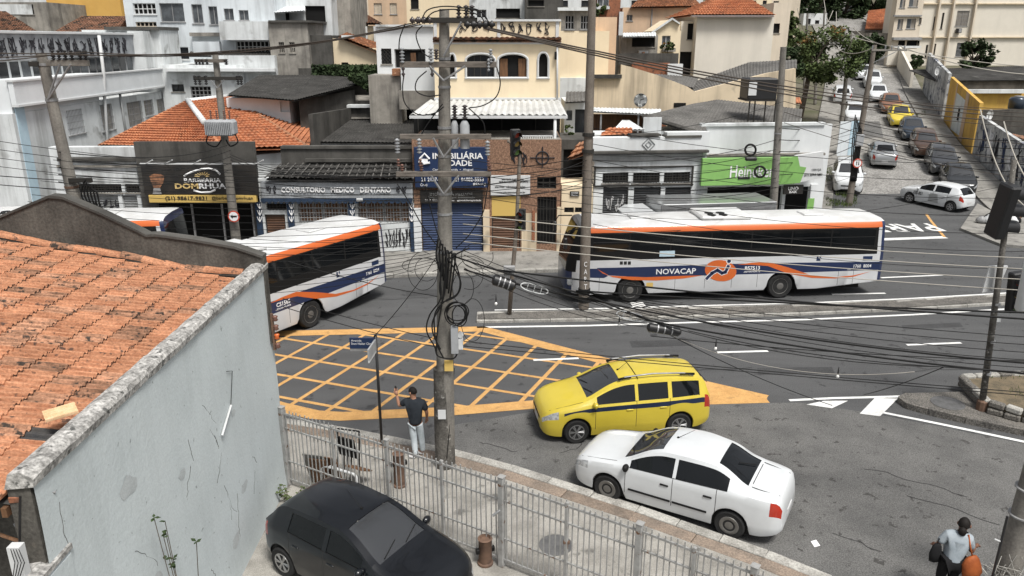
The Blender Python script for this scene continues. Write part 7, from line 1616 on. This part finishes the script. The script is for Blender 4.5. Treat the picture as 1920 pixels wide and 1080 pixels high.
c0 = V(1890, 545, b0.y)-b0; signal_head(TL, c0+Vector((.12, -.1, 0)), (0, R(6), R(190)), 1.1); q = MB(); a, b_ = V(1858, 502, b0.y)-b0, V(1906, 552, b0.y)-b0; q.add([(a.x, .15, b_.z), (a.x+.38, .15, b_.z+.05), (a.x+.52, .15, a.z), (a.x+.06, .15, a.z), (a.x, .2, b_.z), (a.x+.38, .2, b_.z+.05), (a.x+.52, .2, a.z), (a.x+.06, .2, a.z)], [(0, 1, 2, 3), (4, 5, 6, 7), (0, 1, 5, 4), (1, 2, 6, 5), (2, 3, 7, 6), (3, 0, 4, 7)]); q.build('backing_plate', 'frame_white', TL); q = MB(); p_ = V(1869, 598, b0.y)-b0; q.box(p_.x-.05, p_.x+.05, -.09, -.08, p_.z-.05, p_.z+.05); q.build('label', 'frame_white', TL)
for y in (570, 640, 700): q = MB(); p_ = V(1842+ (768-y)*.133, y, b0.y)-b0; q.lathe([(.095, -.03), (.095, .03)], 12, 'z', p_); q.build('clamp', 'steel_galv', TL)
b0 = G(955, 590, .1); TL = thing('traffic_light', 'slim curved traffic light pole at the end of the median', 'traffic light', b0); pts = [V(x, y, b0.y)-b0 for x, y in ((955, 589), (962, 500), (969, 420), (974, 300), (972, 285), (962, 270), (951, 264))]
q = MB(); q.tube(pts, [.08, .075, .07, .06, .055, .05, .05], 8); q.build('pole', 'pole_brown', TL, True); signal_head(TL, V(966, 268, b0.y)-b0, (0, 0, R(200)), .95); signal_head(TL, V(978, 412, b0.y)-b0, (0, 0, R(160)), .8)
WB = thing('white_lamp_column', 'pale cylinder cut by the frame edge beside the island traffic light', 'lamp', (V(1925, 540, 16).x, 16, V(1925, 583, 16).z)); q = MB(); q.lathe([(.12, 0), (.15, .05), (.15, 1.6), (.1, 1.66)], 20); q.build('shade', 'frame_white', WB, True); q = MB(); q.tube([(0, 0, 1.66), (.3, 0, 2.6)], .03, 6); q.build('stem', 'frame_grey', WB)
# ================================================================ cables
NC = [0]
def cable(a, b, sag=.3, r=.012, m='cable_black', label=None, group=None, n=14, name='cable'):
    A = V(*a) if len(a) == 3 else Vector(a); Bp = V(*b) if len(b) == 3 else Vector(b); q = MB()
    q.tube([A.lerp(Bp, k/n)+Vector((0, 0, -4*sag*(k/n)*(1-k/n))) for k in range(n+1)], r, 5)
    return tag(q.build(name, m, smooth=True), label, 'cable', group)
def run(label, group, lines, **k):
    ORD = ('topmost', 'second', 'third', 'fourth', 'fifth', 'sixth', 'seventh', 'eighth', 'ninth', 'tenth', 'eleventh', 'twelfth', 'lowest')
    for i, (a, b, sag) in enumerate(sorted(lines, key=lambda l: l[0][1]+l[1][1])):
        cable(a, b, sag, label=label+('' if len(lines) == 1 else ', '+ORD[i]+(' of them' if i in (0, 12) else ' from the top')), group=group, **k)
YM = 15.7
run('power line running right from the top insulators of the main pole', 'high lines to the right', [((905, 50, YM), (2050, 214, 30), .45), ((912, 54, YM), (2050, 222, 29), .45), ((918, 56, YM), (2050, 230, 28), .5)], r=.017, m='cable_brown')
run('power line running from the main pole to the leaning left pole', 'high lines to the left', [((778, 42, YM), (160, 98, 16.4), .25), ((784, 44, YM), (134, 101, 16.4), .25), ((790, 46, YM), (110, 102, 16.4), .2)], r=.012, m='cable_brown')
run('power line leaving the left pole at the frame edge', 'lines off the left edge', [((160, 98, 16.4), (-150, 92, 15), .05), ((122, 101, 16.4), (-150, 104, 15), .05), ((99, 103, 16.4), (-150, 118, 15), .05)], r=.012, m='cable_brown')
run('pale service wire fanning right from the main pole over the bus', 'pale wires over the bus', [((868, 402, YM), (2050, 488, 17.5), .15), ((868, 420, YM), (2050, 510, 17.5), .12), ((868, 438, YM), (2050, 530, 17.2), .12), ((868, 453, YM), (2050, 552, 17), .1)], r=.011, m='cable_grey')
run('thin wire running left from the main pole above the turning bus', 'thin wires to the left', [((828, 330+10*k, YM), (100-8*k, 300+13*k, 16.4), .12+.02*k) for k in range(13)], r=.006)
run('thin wire crossing the rear of the turning bus', 'wires over the turning bus', [((826, 452+5*k, YM), (380-15*k, 440+13*k, 15.2), .1+.03*k) for k in range(9)], r=.006)
run('low voltage line between the transformer pole and the main pole', 'low lines over the clinic', [((760, 330, YM), (432, 290+5*k, 32.6), .3) for k in range(3)]+[((432, 270+12*k, 32.7), (110, 285+14*k, 16.4), .3) for k in range(5)], r=.012)
run('slack black line along the shopfronts', 'lines along the shopfronts', [((440, 318+9*k, 32.6), (1095, 296+14*k, 26.6), .5) for k in range(5)]+[((1110, 300+12*k, 26.6), (1455, 262+18*k, 34.2), .35) for k in range(6)], r=.014)
run('black line between the beer sign pole and the leaning street pole', 'lines at the street corner', [((1462, 240+22*k, 34.4), (1602, 225+16*k, 44.5), .25) for k in range(5)]+[((1602, 228+12*k, 44.5), (2050, 262+16*k, 30), .4) for k in range(5)], r=.018)
run('dark cable crossing above the parked cars on the side street', 'lines over the side street', [((1470, 150+20*k, 34.4), (2050, 205+36*k, 31), .4) for k in range(5)], r=.013, m='cable_brown')
run('telecom wire crossing the shops from pole to pole', 'telecom wires', [((1110, 255, 26.6), (1470, 190, 34.4), .3), ((1115, 290, 26.6), (1600, 250, 44), .5), ((1110, 400, 26.6), (1602, 330, 44), .5), ((1110, 440, 26.6), (1900, 345, 33), .4), ((870, 350, YM), (1100, 300, 26.6), .15), ((870, 365, YM), (1100, 340, 26.6), .2), ((0, 330, 16), (430, 330, 32.6), .2), ((-20, 345, 16), (430, 350, 32.6), .2)], r=.01)
# the thick bundle over the avenue
bundle = [((850, 480, YM), (1100, 552, 15.5), .04), ((1100, 552, 15.5), (1230, 604, 15), .02), ((1230, 604, 15), (2050, 712, 12.5), .12), ((870, 505, YM), (1100, 560, 15.5), .05), ((1100, 560, 15.5), (2050, 690, 12.6), .2), ((925, 505, YM), (2050, 606, 13), .1), ((1080, 545, 15.5), (2050, 590, 13), .05)]
run('thick black cable bundle slung low across the avenue', 'thick bundle over the avenue', bundle, r=.02)
run('thin slack black wire hanging over the near lanes', 'slack wires over the near lanes', [((1290, 620, 15), (1770, 688, 13.2), .12), ((1100, 560, 15.5), (1770, 688, 13.2), .35), ((1770, 688, 13.2), (2050, 700, 12.5), .03), ((1250, 625, 15), (1560, 760, 17), .1), ((870, 640, YM), (2050, 745, 12.8), .06), ((860, 648, YM), (2050, 752, 12.8), .02), ((1220, 630, 15), (2050, 680, 12.8), .1), ((840, 640, YM), (530, 560, 14.9), .05), ((840, 655, YM), (530, 575, 14.9), .06), ((826, 470, YM), (700, 632, 16.6), .1), ((852, 690, YM), (838, 860, 15.4), 0), ((1770, 688, 13.2), (1620, 740, 18.2), .05), ((850, 560, YM), (540, 490, 14.9), .08)], r=.009)
run('thin dark wire strung across the upper shopfronts', 'wires across the upper shopfronts', [((-20, 262+16*k, 17), (760, 300+9*k, 20), .3) for k in range(4)]+[((870, 300+13*k, YM), (1462, 300+20*k, 34.3), .4) for k in range(6)], r=.007)
run('dark wire from the tall median pole to the far right edge', 'wires from the median pole', [((1112, 240+30*k, 26.6), (2050, 300+34*k, 24), .5) for k in range(7)], r=.01)
run('loose dark wire sagging over the right hand lanes', 'sagging wires on the right', [((1100, 548, 15.5), (2050, 640+14*k, 13), .1+.06*k) for k in range(5)]+[((870, 470+8*k, YM), (1255, 600+4*k, 15), .1+.05*k) for k in range(5)], r=.008)
run('thin pale cord sagging over the near lanes', 'pale cord', [((1260, 630, 15), (1715, 697, 13.3), .35)], r=.006, m='cable_grey')
run('pale hose like cable curving down to the island traffic light', 'pale curved cables', [((1838, 205, 22), (1990, 402, 18.6), .9), ((1882, 228, 22), (1990, 385, 18.6), .5)], r=.02, m='cable_grey')
run('looping cable from the far lamp post over the tree', 'looping cables up the street', [((1495, 15, 70), (1562, 20, 75), 2.5), ((1545, 0, 75), (1590, 62, 62), 1.5), ((1568, 22, 75), (1600, 70, 62), 2.5), ((1540, 48, 75), (1640, 88, 48), 1.2), ((1600, 52, 62), (1690, 86, 48), .4), ((1600, 70, 62), (2050, 128, 60), .6), ((1690, 88, 48), (2050, 140, 50), .6)], r=.03, m='cable_grey')
# splice boxes and reserve racks on the bundle
def splice(px, py, Y, L, r, label, tilt_):
    t = thing('splice_box', label, 'splice box', V(px, py, Y)); q = MB(Matrix.Rotation(tilt_, 4, 'Y')); q.lathe([(r*.5, -L/2), (r, -L/2+.04), (r, L/2-.04), (r*.5, L/2)], 10, 'x'); q.build('case', 'plastic_black', t, ang=40)
    for x in (-.2, .0, .22): q = MB(Matrix.Rotation(tilt_, 4, 'Y')); q.lathe([(r+.006, x*L-.012), (r+.006, x*L+.012)], 12, 'x'); q.build('strap', 'steel_galv', t)
splice(1245, 618, 15, .72, .095, 'black ribbed splice box hanging over the near lanes', R(10)); splice(945, 530, 15.6, .52, .12, 'black splice box hanging beside the main pole', R(18))
t = thing('junction_box', 'small grey junction box above the splice box', 'junction box', V(955, 507, 15.7)); q = MB(); q.cbox(-.12, .12, -.06, .06, -.1, .1, .012); q.build('case', 'frame_grey', t)
def rack(px, py, Y, s_, label, tilt_):
    t = thing('cable_rack', label, 'cable rack', V(px, py, Y)); q = MB(Matrix.Rotation(tilt_, 4, 'Y')); q.tube([(s_*math.copysign(abs(math.cos(a))**.7, math.cos(a)), 0, .085*math.sin(a)) for a in [2*PI*k/20 for k in range(21)]], .013, 5); q.build('hoop', 'frame_white', t, True)
    for x in (-.5, 0, .5): q = MB(Matrix.Rotation(tilt_, 4, 'Y')); q.tube([(x*s_, 0, -.08), (x*s_, 0, .08)], .009, 4); q.build('spoke', 'frame_white', t)
rack(1002, 541, 15.5, .3, 'pale oval cable rack left of the long bus nose', R(16)); rack(1182, 593, 15.2, .3, 'pale oval cable rack by the black splice box', R(14))
mk('bulb', (.75, .75, .73), .2)
for px, py, Y, lb in ((930, 566, 15.6, 'beside the median end'), (1161, 605, 15.2, 'left of the splice box'), (1342, 650, 14.6, 'right of the splice box'), (1571, 702, 13.8, 'over the bare asphalt')):
    t = thing('hanging_bulb', 'small bare light bulb hanging from a wire '+lb, 'light bulb', V(px, py, Y)); q = MB(); q.lathe([(.012, .0), (.03, -.03), (.032, -.05), (.02, -.07), (.004, -.078)], 10); q.build('bulb', 'bulb', t, True); q = MB(); q.lathe([(.016, 0), (.016, .06), (.005, .16)], 8); q.build('socket', 'plastic_black', t)
place_texts()
# ================================================================ trees, plants, people
def tree(name, label, base, crown_c, rad, h_trunk, seed, leaf=.28, clumps=70, per=60, m='leaf', m2=None, trunk_r=.22, group='street trees', cat='tree', gap=.15):
    rg = random.Random(seed); T = thing(name, label, cat, base, 0, group); b = Vector(base); cc = Vector(crown_c)-b; tr = MB()
    fork = Vector((cc.x*.25, cc.y*.25, h_trunk)); tr.tube([(0, 0, -.2), fork*.5+Vector((.05, .02, 0)), fork], [trunk_r, trunk_r*.8, trunk_r*.65], 8)
    tr.build('trunk', 'bark', T, True); cr_ = MB(); cr2 = MB(); cl = []
    for k in range(clumps):
        while True:
            v = Vector((rg.uniform(-1, 1), rg.uniform(-1, 1), rg.uniform(-1, 1)))
            if .25 < v.length < 1 and noise.noise(v*1.7+Vector((seed, 0, 0))) > -gap: break
        v = v.normalized()*v.length**.5; cl.append(cc+Vector((v.x*rad[0], v.y*rad[1], v.z*rad[2])))
    for k in range(7):
        c = cl[k*len(cl)//7]; lb = MB(); mid = fork.lerp(c, .5)+Vector((0, 0, .15*rad[2])); lb.tube([fork-Vector((0, 0, .1)), mid, c], [trunk_r*.5, trunk_r*.28, trunk_r*.08], 6); lb.build('limb', 'bark', T, True)
    for i, c in enumerate(cl):
        s_ = min(rad)*.3*rg.uniform(.6, 1.2); dst = cr2 if (m2 and rg.random() < .35 and c.z > cc.z+rad[2]*.45) else cr_
        for j in range(per):
            d = Vector((rg.gauss(0, 1), rg.gauss(0, 1), rg.gauss(0, .75))).normalized()*s_*rg.random()**.4; p = c+d; l_ = leaf*rg.uniform(.6, 1.3); a = Vector((rg.gauss(0, 1), rg.gauss(0, 1), rg.gauss(0, .5))).normalized()*l_; n = a.cross(Vector((rg.gauss(0, 1), rg.gauss(0, 1), 1))).normalized()*l_*.5
            dst.add([p-a*.5, p+n*.6, p+a*.5, p-n*.6], [(0, 1, 2, 3)])
    cr_.build('crown', m, T)
    if cr2.v: cr2.build('blossom', m2, T)
    return T
def px_tree(label, px, py, Y, rpx, rpy, seed, m='leaf', trunk=None, **k):
    c = V(px, py, Y); d = (c-EYE).dot(Vector((0, _c, -_s))); sc_ = d/FPX; gz = hz(c.x, Y); base = (c.x+k.pop('lean', 0), Y, gz); ht = max(.4, c.z-gz-rpy*sc_*.6)
    return tree(k.pop('name', 'street_tree'), label, base, c, (rpx*sc_, rpx*sc_*.9, rpy*sc_), ht, seed, m=m, **k)
px_tree('leafy street tree with rusty top blossom left of the lamp pole', 1556, 104, 66, 62, 46, 1, clumps=120, per=55, leaf=.3, m2='leaf_rust', lean=-2.0, trunk_r=.28)
px_tree('shady tree behind the leafy street tree by the kerb', 1625, 92, 92, 30, 30, 2, clumps=50, m='leaf_dark', leaf=.4)
px_tree('tree at the end of the beige house garden', 1478, 62, 80, 28, 38, 3, clumps=60, leaf=.35)
px_tree('round green tree just above the orange canopy', 1482, 118, 60, 24, 26, 4, clumps=50, m='leaf_dark')
px_tree('small tree in front of the apartment building', 1829, 106, 82, 31, 27, 5, clumps=45, m='leaf_dark', leaf=.38, gap=.0)
px_tree('dark round bush behind the cream garden wall', 1716, 116, 92, 15, 13, 6, clumps=30, m='leaf_dark', name='garden_bush')
for k, (px, py, rx, ry) in enumerate(((1530, 5, 45, 38), (1585, 2, 40, 45), (1640, -6, 40, 28), (1690, -14, 40, 34), (1495, -10, 35, 35), (1460, 20, 25, 30), (1610, 40, 30, 22))):
    px_tree(('dark tree at the top of the hill, %s from the beige house' % ('third', 'fourth', 'sixth', 'seventh', 'second', 'first', 'fifth')[k]), px, py, 121+k*2, rx, ry, 20+k, m='leaf_dark', clumps=75, per=60, leaf=.6, group='dark trees on the hilltop', name='hill_tree', trunk_r=.3)
px_tree('tree behind the raw concrete tower wall', 672, 10, 100, 22, 28, 31, clumps=40, leaf=.45, m='leaf_dark', name='hill_tree')
px_tree('bushy roof garden plant beside the orange house', 1120, 18, 68, 16, 10, 32, clumps=22, name='roof_plant', trunk_r=.06)
px_tree('flowering plant in the small gable house window box', 1252, 88, 58.8, 13, 8, 33, clumps=20, per=40, leaf=.18, name='potted_plant', trunk_r=.04, m2='leaf_rust')
px_tree('potted plant on the alley step', 1066, 246, 39.2, 9, 11, 34, clumps=14, per=30, leaf=.12, name='potted_plant', trunk_r=.03)
# ivy on the yard walls
rg = random.Random(77); iv = MB()
for k in range(7000):
    f = rg.random()**.7; px, py = 585+(712-585)*f, 124+rg.random()**1.2*(16+75*max(0, f-.45)); Y = (52.3 if px < 655 or py < 140 else 46.6)+rg.uniform(-.5, .4)
    if px < 690 and py > 160+(690-px)*-.1+rg.uniform(-6, 6) and px < 670: continue
    p = V(px, py, Y); l_ = rg.uniform(.08, .2); a = Vector((rg.gauss(0, 1), rg.gauss(0, .6), rg.gauss(0, 1))).normalized()*l_; n = a.cross(Vector((rg.gauss(0, 1), 1, rg.gauss(0, 1)))).normalized()*l_*.6
    iv.add([p-a, p+n, p+a, p-n], [(0, 1, 2, 3)])
tag(iv.build('ivy', 'leaf_dark'), 'dark ivy creeping over the wall between cream gable and concrete wall', 'ivy', kind='stuff')
w_ = thing('mossy_wall', 'mossy brick wall under the dark ivy', 'wall', (0, 0, 0)); bk2 = MB(); bk2.box(V(560, 130, 53).x, V(714, 130, 53).x, 52.9, 53.2, 2, V(640, 128, 53).z); bk2.build('panel', 'concrete_dark', w_)
# grass at the pole foot and on the far verge
def grass(label, px0, px1, py0, py1, n, seed):
    rg = random.Random(seed); q = MB()
    for k in range(n):
        p = H_on(rg.uniform(px0, px1), rg.uniform(py0, py1)); 
        if noise.noise(p*.9) < -.05: continue
        z = hz(p.x, p.y)+.13; h = rg.uniform(.06, .22); a = rg.uniform(0, 6.28)
        q.add([(p.x, p.y, z), (p.x+.04*math.cos(a), p.y+.04*math.sin(a), z), (p.x+rg.uniform(-.08, .08), p.y+rg.uniform(-.08, .08), z+h)], [(0, 1, 2)])
    tag(q.build('grass', 'grassm'), label, 'grass', kind='stuff')
grass('ragged grass at the foot of the leaning street pole', 1548, 1606, 366, 392, 900, 1); grass('grass tuft on the pavement by the white compact car', 1540, 1560, 318, 345, 300, 2); grass('weeds along the right kerb below the flaking wall', 1715, 1735, 212, 225, 200, 3)
# ---------------------------------------------------------------- people
def skin_obj(name, pts, edges, m, parent, root, sub=2):
    names = list(pts); me = bpy.data.meshes.new(name); me.from_pydata([pts[k][:3] for k in names], [(names.index(a), names.index(b)) for a, b in edges], [])
    o = link(name, me, parent); md = o.modifiers.new('skin', 'SKIN'); md.use_smooth_shade = True
    if not me.skin_vertices: me.attributes.new
    for i, k in enumerate(names):
        r = pts[k][3]; me.skin_vertices[0].data[i].radius = (r, r*(pts[k][4] if len(pts[k]) > 4 else 1)); me.skin_vertices[0].data[i].use_root = (k == root)
    o.modifiers.new('sub', 'SUBSURF').levels = sub; o.modifiers['sub'].render_levels = sub
    dg = bpy.context.evaluated_depsgraph_get(); nm = bpy.data.meshes.new_from_object(o.evaluated_get(dg)); bpy.data.objects.remove(o)
    nm.materials.clear(); nm.materials.append(M[m]); nm.shade_smooth(); return link(name, nm, parent)
def hand(parent, w, d, up, m, s=1.):
    """palm and five curled fingers growing from wrist w along d"""
    d = Vector(d).normalized(); sd = d.cross(Vector(up)).normalized(); n = sd.cross(d); w = Vector(w); q = MB()
    q.tube([w, w+d*.04*s, w+d*.09*s], [.026*s, .036*s, .034*s], 8)
    for k, L_ in enumerate((.07, .08, .075, .058)):
        b = w+d*.085*s+sd*(k-1.5)*.018*s; q.tube([b, b+d*L_*.45*s-n*.008, b+d*L_*.8*s-n*.03, b+d*L_*.7*s-n*.05], [.0095*s, .009*s, .008*s, .006*s], 6)
    b = w+d*.03*s+sd*-.03*s; q.tube([b, b+d*.03*s-sd*.02*s-n*.01, b+d*.06*s-sd*.02*s-n*.03], [.012*s, .01*s, .007*s], 6)
    return q.build('hand', m, parent, True)
def face(parent, c, fwd, m, mh, s=1., hair_len=.0):
    fwd = Vector(fwd).normalized(); sd = fwd.cross(Vector((0, 0, 1))).normalized(); c = Vector(c); rot = Matrix((sd, fwd, Vector((0, 0, 1)))).transposed().to_4x4(); T_ = Matrix.Translation(c) @ rot
    q = MB(T_)
    for sx in (1, -1): q.lathe([(.004, -.03*s), (.022*s, -.02*s), (.026*s, 0), (.018*s, .03*s), (.004, .036*s)], 8, 'z', (sx*.078*s, .0, -.005))
    q.build('ear', m, parent, True)
    q = MB(T_); q.add([(-.016, .095, -.03), (.016, .095, -.03), (0, .122, -.025), (0, .1, .03)], [(0, 1, 2), (0, 2, 3), (1, 3, 2)]); q.build('nose', m, parent, True)
    for sx in (1, -1): q = MB(T_); q.lathe([(.004, .0), (.012, .004), (.004, .008)], 8, 'y', (sx*.033, .088, .01)); q.build('eye', 'hair', parent)
    q = MB(T_); q.box(-.024, .024, .086, .094, -.06, -.052); q.build('mouth', 'ink_red', parent)
    q = MB(T_); vs = []; N_, K_ = 14, 8
    for j in range(K_+1):
        for i in range(N_):
            th = 2*PI*i/N_; ph = PI*.5*j/K_*1.12; r_ = .001+math.sin(ph); x, y = math.sin(th)*r_*.089*s, math.cos(th)*r_*.108*s; z = math.cos(ph)*.118*s+.012
            if y > .03 and z < .055: y = min(y, .07*s); z = max(z, .05)
            vs.append((x, y-.008, z))
    q.add(vs, [(j*N_+i, j*N_+(i+1) % N_, (j+1)*N_+(i+1) % N_, (j+1)*N_+i) for j in range(K_) for i in range(N_)]); q.build('hair', mh, parent, True)
# man filming with his phone
base = G(782, 857, .13); Mn = thing('person', 'person in dark t-shirt and pale jeans raising a phone beside the main pole', 'person', base)
bp = dict(pel=(0, 0, .95, .1), spi=(0, .0, 1.15, .13), che=(-.01, .02, 1.36, .115), nek=(-.03, .04, 1.5, .058), hd0=(-.045, .05, 1.6, .082), hd1=(-.05, .055, 1.69, .085), hd2=(-.05, .05, 1.745, .06),
          sl=(-.2, .07, 1.43, .06), el=(-.38, .12, 1.27, .045), wl=(-.44, .2, 1.51, .031), sr=(.19, -.02, 1.43, .06), er=(.27, .0, 1.17, .045), wr=(.25, .13, .96, .031),
          hl=(-.09, .0, .9, .085), kl=(-.055, -.01, .5, .06), al=(-.02, -.08, .09, .042), tl=(-.2, -.02, .045, .035), hr=(.09, .0, .9, .085), kr=(.11, .06, .5, .06), ar=(.13, .1, .09, .042), tr=(-.02, .17, .045, .035))
be = [('pel', 'spi'), ('spi', 'che'), ('che', 'nek'), ('nek', 'hd0'), ('hd0', 'hd1'), ('hd1', 'hd2'), ('che', 'sl'), ('sl', 'el'), ('el', 'wl'), ('che', 'sr'), ('sr', 'er'), ('er', 'wr'), ('pel', 'hl'), ('hl', 'kl'), ('kl', 'al'), ('al', 'tl'), ('pel', 'hr'), ('hr', 'kr'), ('kr', 'ar'), ('ar', 'tr')]
skin_obj('body', bp, be, 'skin', Mn, 'pel')
def sub_pts(p, ks, add): return {k: (*p[k][:3], p[k][3]+add) for k in ks}
sh = sub_pts(bp, ('pel', 'spi', 'che', 'sl', 'sr'), .035); sh['pel'] = (0, 0, .87, .172); sh['che'] = (-.01, .02, 1.36, .175); el2 = Vector(bp['sl'][:3]).lerp(Vector(bp['el'][:3]), .75); er2 = Vector(bp['sr'][:3]).lerp(Vector(bp['er'][:3]), .8); sh['l2'] = (*el2, .075); sh['r2'] = (*er2, .075); sh['nk'] = (-.03, .04, 1.5, .078)
skin_obj('t_shirt', sh, [('pel', 'spi'), ('spi', 'che'), ('che', 'sl'), ('sl', 'l2'), ('che', 'sr'), ('sr', 'r2'), ('che', 'nk')], 'shirt_dark', Mn, 'spi')
tr_ = sub_pts(bp, ('pel', 'hl', 'kl', 'al', 'hr', 'kr', 'ar'), .022); tr_['pel'] = (0, 0, .95, .12); tr_['hl'] = (-.085, 0, .86, .1); tr_['hr'] = (.085, 0, .86, .1); tr_['al'] = (*bp['al'][:3], .066); tr_['ar'] = (*bp['ar'][:3], .066); tr_['kl'] = (*bp['kl'][:3], .085); tr_['kr'] = (*bp['kr'][:3], .085)
skin_obj('jeans', tr_, [('pel', 'hl'), ('hl', 'kl'), ('kl', 'al'), ('pel', 'hr'), ('hr', 'kr'), ('kr', 'ar')], 'jeans_pale', Mn, 'pel')
for a_, t_ in (('al', 'tl'), ('ar', 'tr')): skin_obj('shoe', {'h': (*bp[a_][:2], .055, .055), 'm': (*(Vector(bp[a_][:2]).lerp(Vector(bp[t_][:2]), .5)), .05, .052), 't': (*bp[t_][:2], .042, .042)}, [('h', 'm'), ('m', 't')], 'shoe_white', Mn, 'h')
hand(Mn, bp['wl'][:3], (-.05, .06, .3), (0, -1, .2), 'skin', 1.1); hand(Mn, bp['wr'][:3], (-.02, .1, -.25), (1, 0, 0), 'skin', 1.1); face(Mn, (-.05, .055, 1.66), (-.85, .5, 0), 'skin', 'hair')
ph = MB(); ph.cbox(-.008, .008, -.04, .04, -.075, .075, .004); tag(ph.build('phone', 'plastic_black', None, loc=base+Vector((-.47, .25, 1.64)), rot=(0, R(10), R(35))), 'black phone held up by the person in the dark t-shirt', 'phone')
# woman with orange bag
hx = V(1806, 1000, 11.3); base = Vector((hx.x-.05, 11.3, .0)); Wm = thing('person', 'person in grey t-shirt with dark tied hair walking at the lower corner', 'person', base)
bp = dict(pel=(-.06, 0, .9, .14), spi=(-.04, .0, 1.08, .1), che=(0, .03, 1.28, .1), nek=(.05, .05, 1.41, .05), hd0=(.075, .06, 1.5, .078), hd1=(.085, .07, 1.57, .082), hd2=(.085, .07, 1.625, .055),
          sl=(-.16, .08, 1.34, .055), el=(-.3, .1, 1.1, .042), wl=(-.24, .26, .98, .03), sr=(.17, -.02, 1.32, .055), er=(.24, -.03, 1.06, .044), wr=(.4, .14, 1.04, .03),
          hl=(-.16, .0, .86, .095), kl=(-.14, .08, .47, .065), al=(-.14, .02, .09, .042), tl=(-.06, .16, .04, .035), hr=(.05, .0, .86, .095), kr=(.05, .05, .47, .065), ar=(.06, -.12, .1, .042), tr=(.14, .0, .04, .035))
skin_obj('body', bp, be, 'skin_dark', Wm, 'pel')
sh = sub_pts(bp, ('pel', 'spi', 'che', 'sl', 'sr'), .035); sh['pel'] = (-.06, 0, .88, .185); sh['spi'] = (-.04, 0, 1.1, .16); sh['che'] = (0, .03, 1.28, .17); sh['l2'] = (*Vector(bp['sl'][:3]).lerp(Vector(bp['el'][:3]), .8), .07); sh['r2'] = (*Vector(bp['sr'][:3]).lerp(Vector(bp['er'][:3]), .8), .072); sh['nk'] = (.045, .05, 1.4, .07)
skin_obj('t_shirt', sh, [('pel', 'spi'), ('spi', 'che'), ('che', 'sl'), ('sl', 'l2'), ('che', 'sr'), ('sr', 'r2'), ('che', 'nk')], 'shirt_grey', Wm, 'spi')
tr_ = sub_pts(bp, ('pel', 'hl', 'kl', 'al', 'hr', 'kr', 'ar'), .02); skin_obj('trousers', tr_, [('pel', 'hl'), ('hl', 'kl'), ('kl', 'al'), ('pel', 'hr'), ('hr', 'kr'), ('kr', 'ar')], 'cloth_black', Wm, 'pel')
hand(Wm, bp['wr'][:3], (.2, .12, .0), (0, 0, 1), 'skin_dark'); hand(Wm, bp['wl'][:3], (.1, .2, -.05), (0, 0, 1), 'skin_dark'); face(Wm, (.085, .07, 1.54), (.6, .75, 0), 'skin_dark', 'hair', 1.08)
q = MB(); q.lathe([(.01, -.1), (.055, -.06), (.07, 0), (.05, .05), (.01, .075)], 12, 'z', (.01, -.03, 1.48)); q.build('hair_bun', 'hair', Wm, True)
Bg = thing('shoulder_bag', 'orange leather shoulder bag hanging at the side of the walking person', 'bag', base+Vector((.21, -.16, .62))); q = MB(); q.lathe([(.04, 0), (.14, .03), (.175, .14), (.165, .28), (.11, .4), (.04, .46)], 16); me = q.mesh('pouch', 'leather_orange', True)
for v in me.vertices: v.co.y *= .55; v.co.x += .02*math.sin(v.co.z*14)
link('pouch', me, Bg); q = MB(); q.tube([(-.02, 0, .42), (-.08, .03, .62), (-.1, .1, .8), (-.06, .22, .72), (.05, .2, .4)], .014, 6); q.build('strap', 'leather_orange', Bg, True)
Bk = thing('black_bag', 'black bag hanging on the far arm of the walking person', 'bag', base+Vector((-.33, .04, .8))); Bk.scale = (.8, .8, .85); q = MB(); q.lathe([(.05, 0), (.12, .03), (.14, .2), (.1, .38), (.05, .44)], 14); me = q.mesh('pouch', 'cloth_black', True)
for v in me.vertices: v.co.y *= .5
link('pouch', me, Bk); q = MB(); q.tube([(0, 0, .42), (.03, .03, .55), (.1, .05, .42)], .012, 5); q.build('strap', 'cloth_black', Bk, True)
# clutter at the right street corner
CL = thing('rubbish_heap', 'rubbish bags and planks on the corner pavement behind the traffic light', 'rubbish', G(1872, 420, .13)); rg = random.Random(6)
for k in range(6):
    q = MB(); r_ = rg.uniform(.22, .38); x, y = rg.uniform(-.8, 1.2), rg.uniform(-.4, .6); q.lathe([(r_*.5, 0), (r_, r_*.3), (r_*.95, r_*.8), (r_*.5, r_*1.3), (.03, r_*1.55)], 10, 'z', (x, y, 0)); q.build('bag', ('cloth_black', 'frame_grey', 'frame_white')[k % 3], CL, True)
for k in range(4): q = MB(Matrix.Translation((rg.uniform(-.6, 1), rg.uniform(-.3, .5), 0)) @ Matrix.Rotation(rg.uniform(.3, .9), 4, 'Y')); q.cbox(-.04, .04, -.02, .02, 0, 1.1, .005); q.build('plank', 'wood_brown', CL)
place_texts()
place_texts()
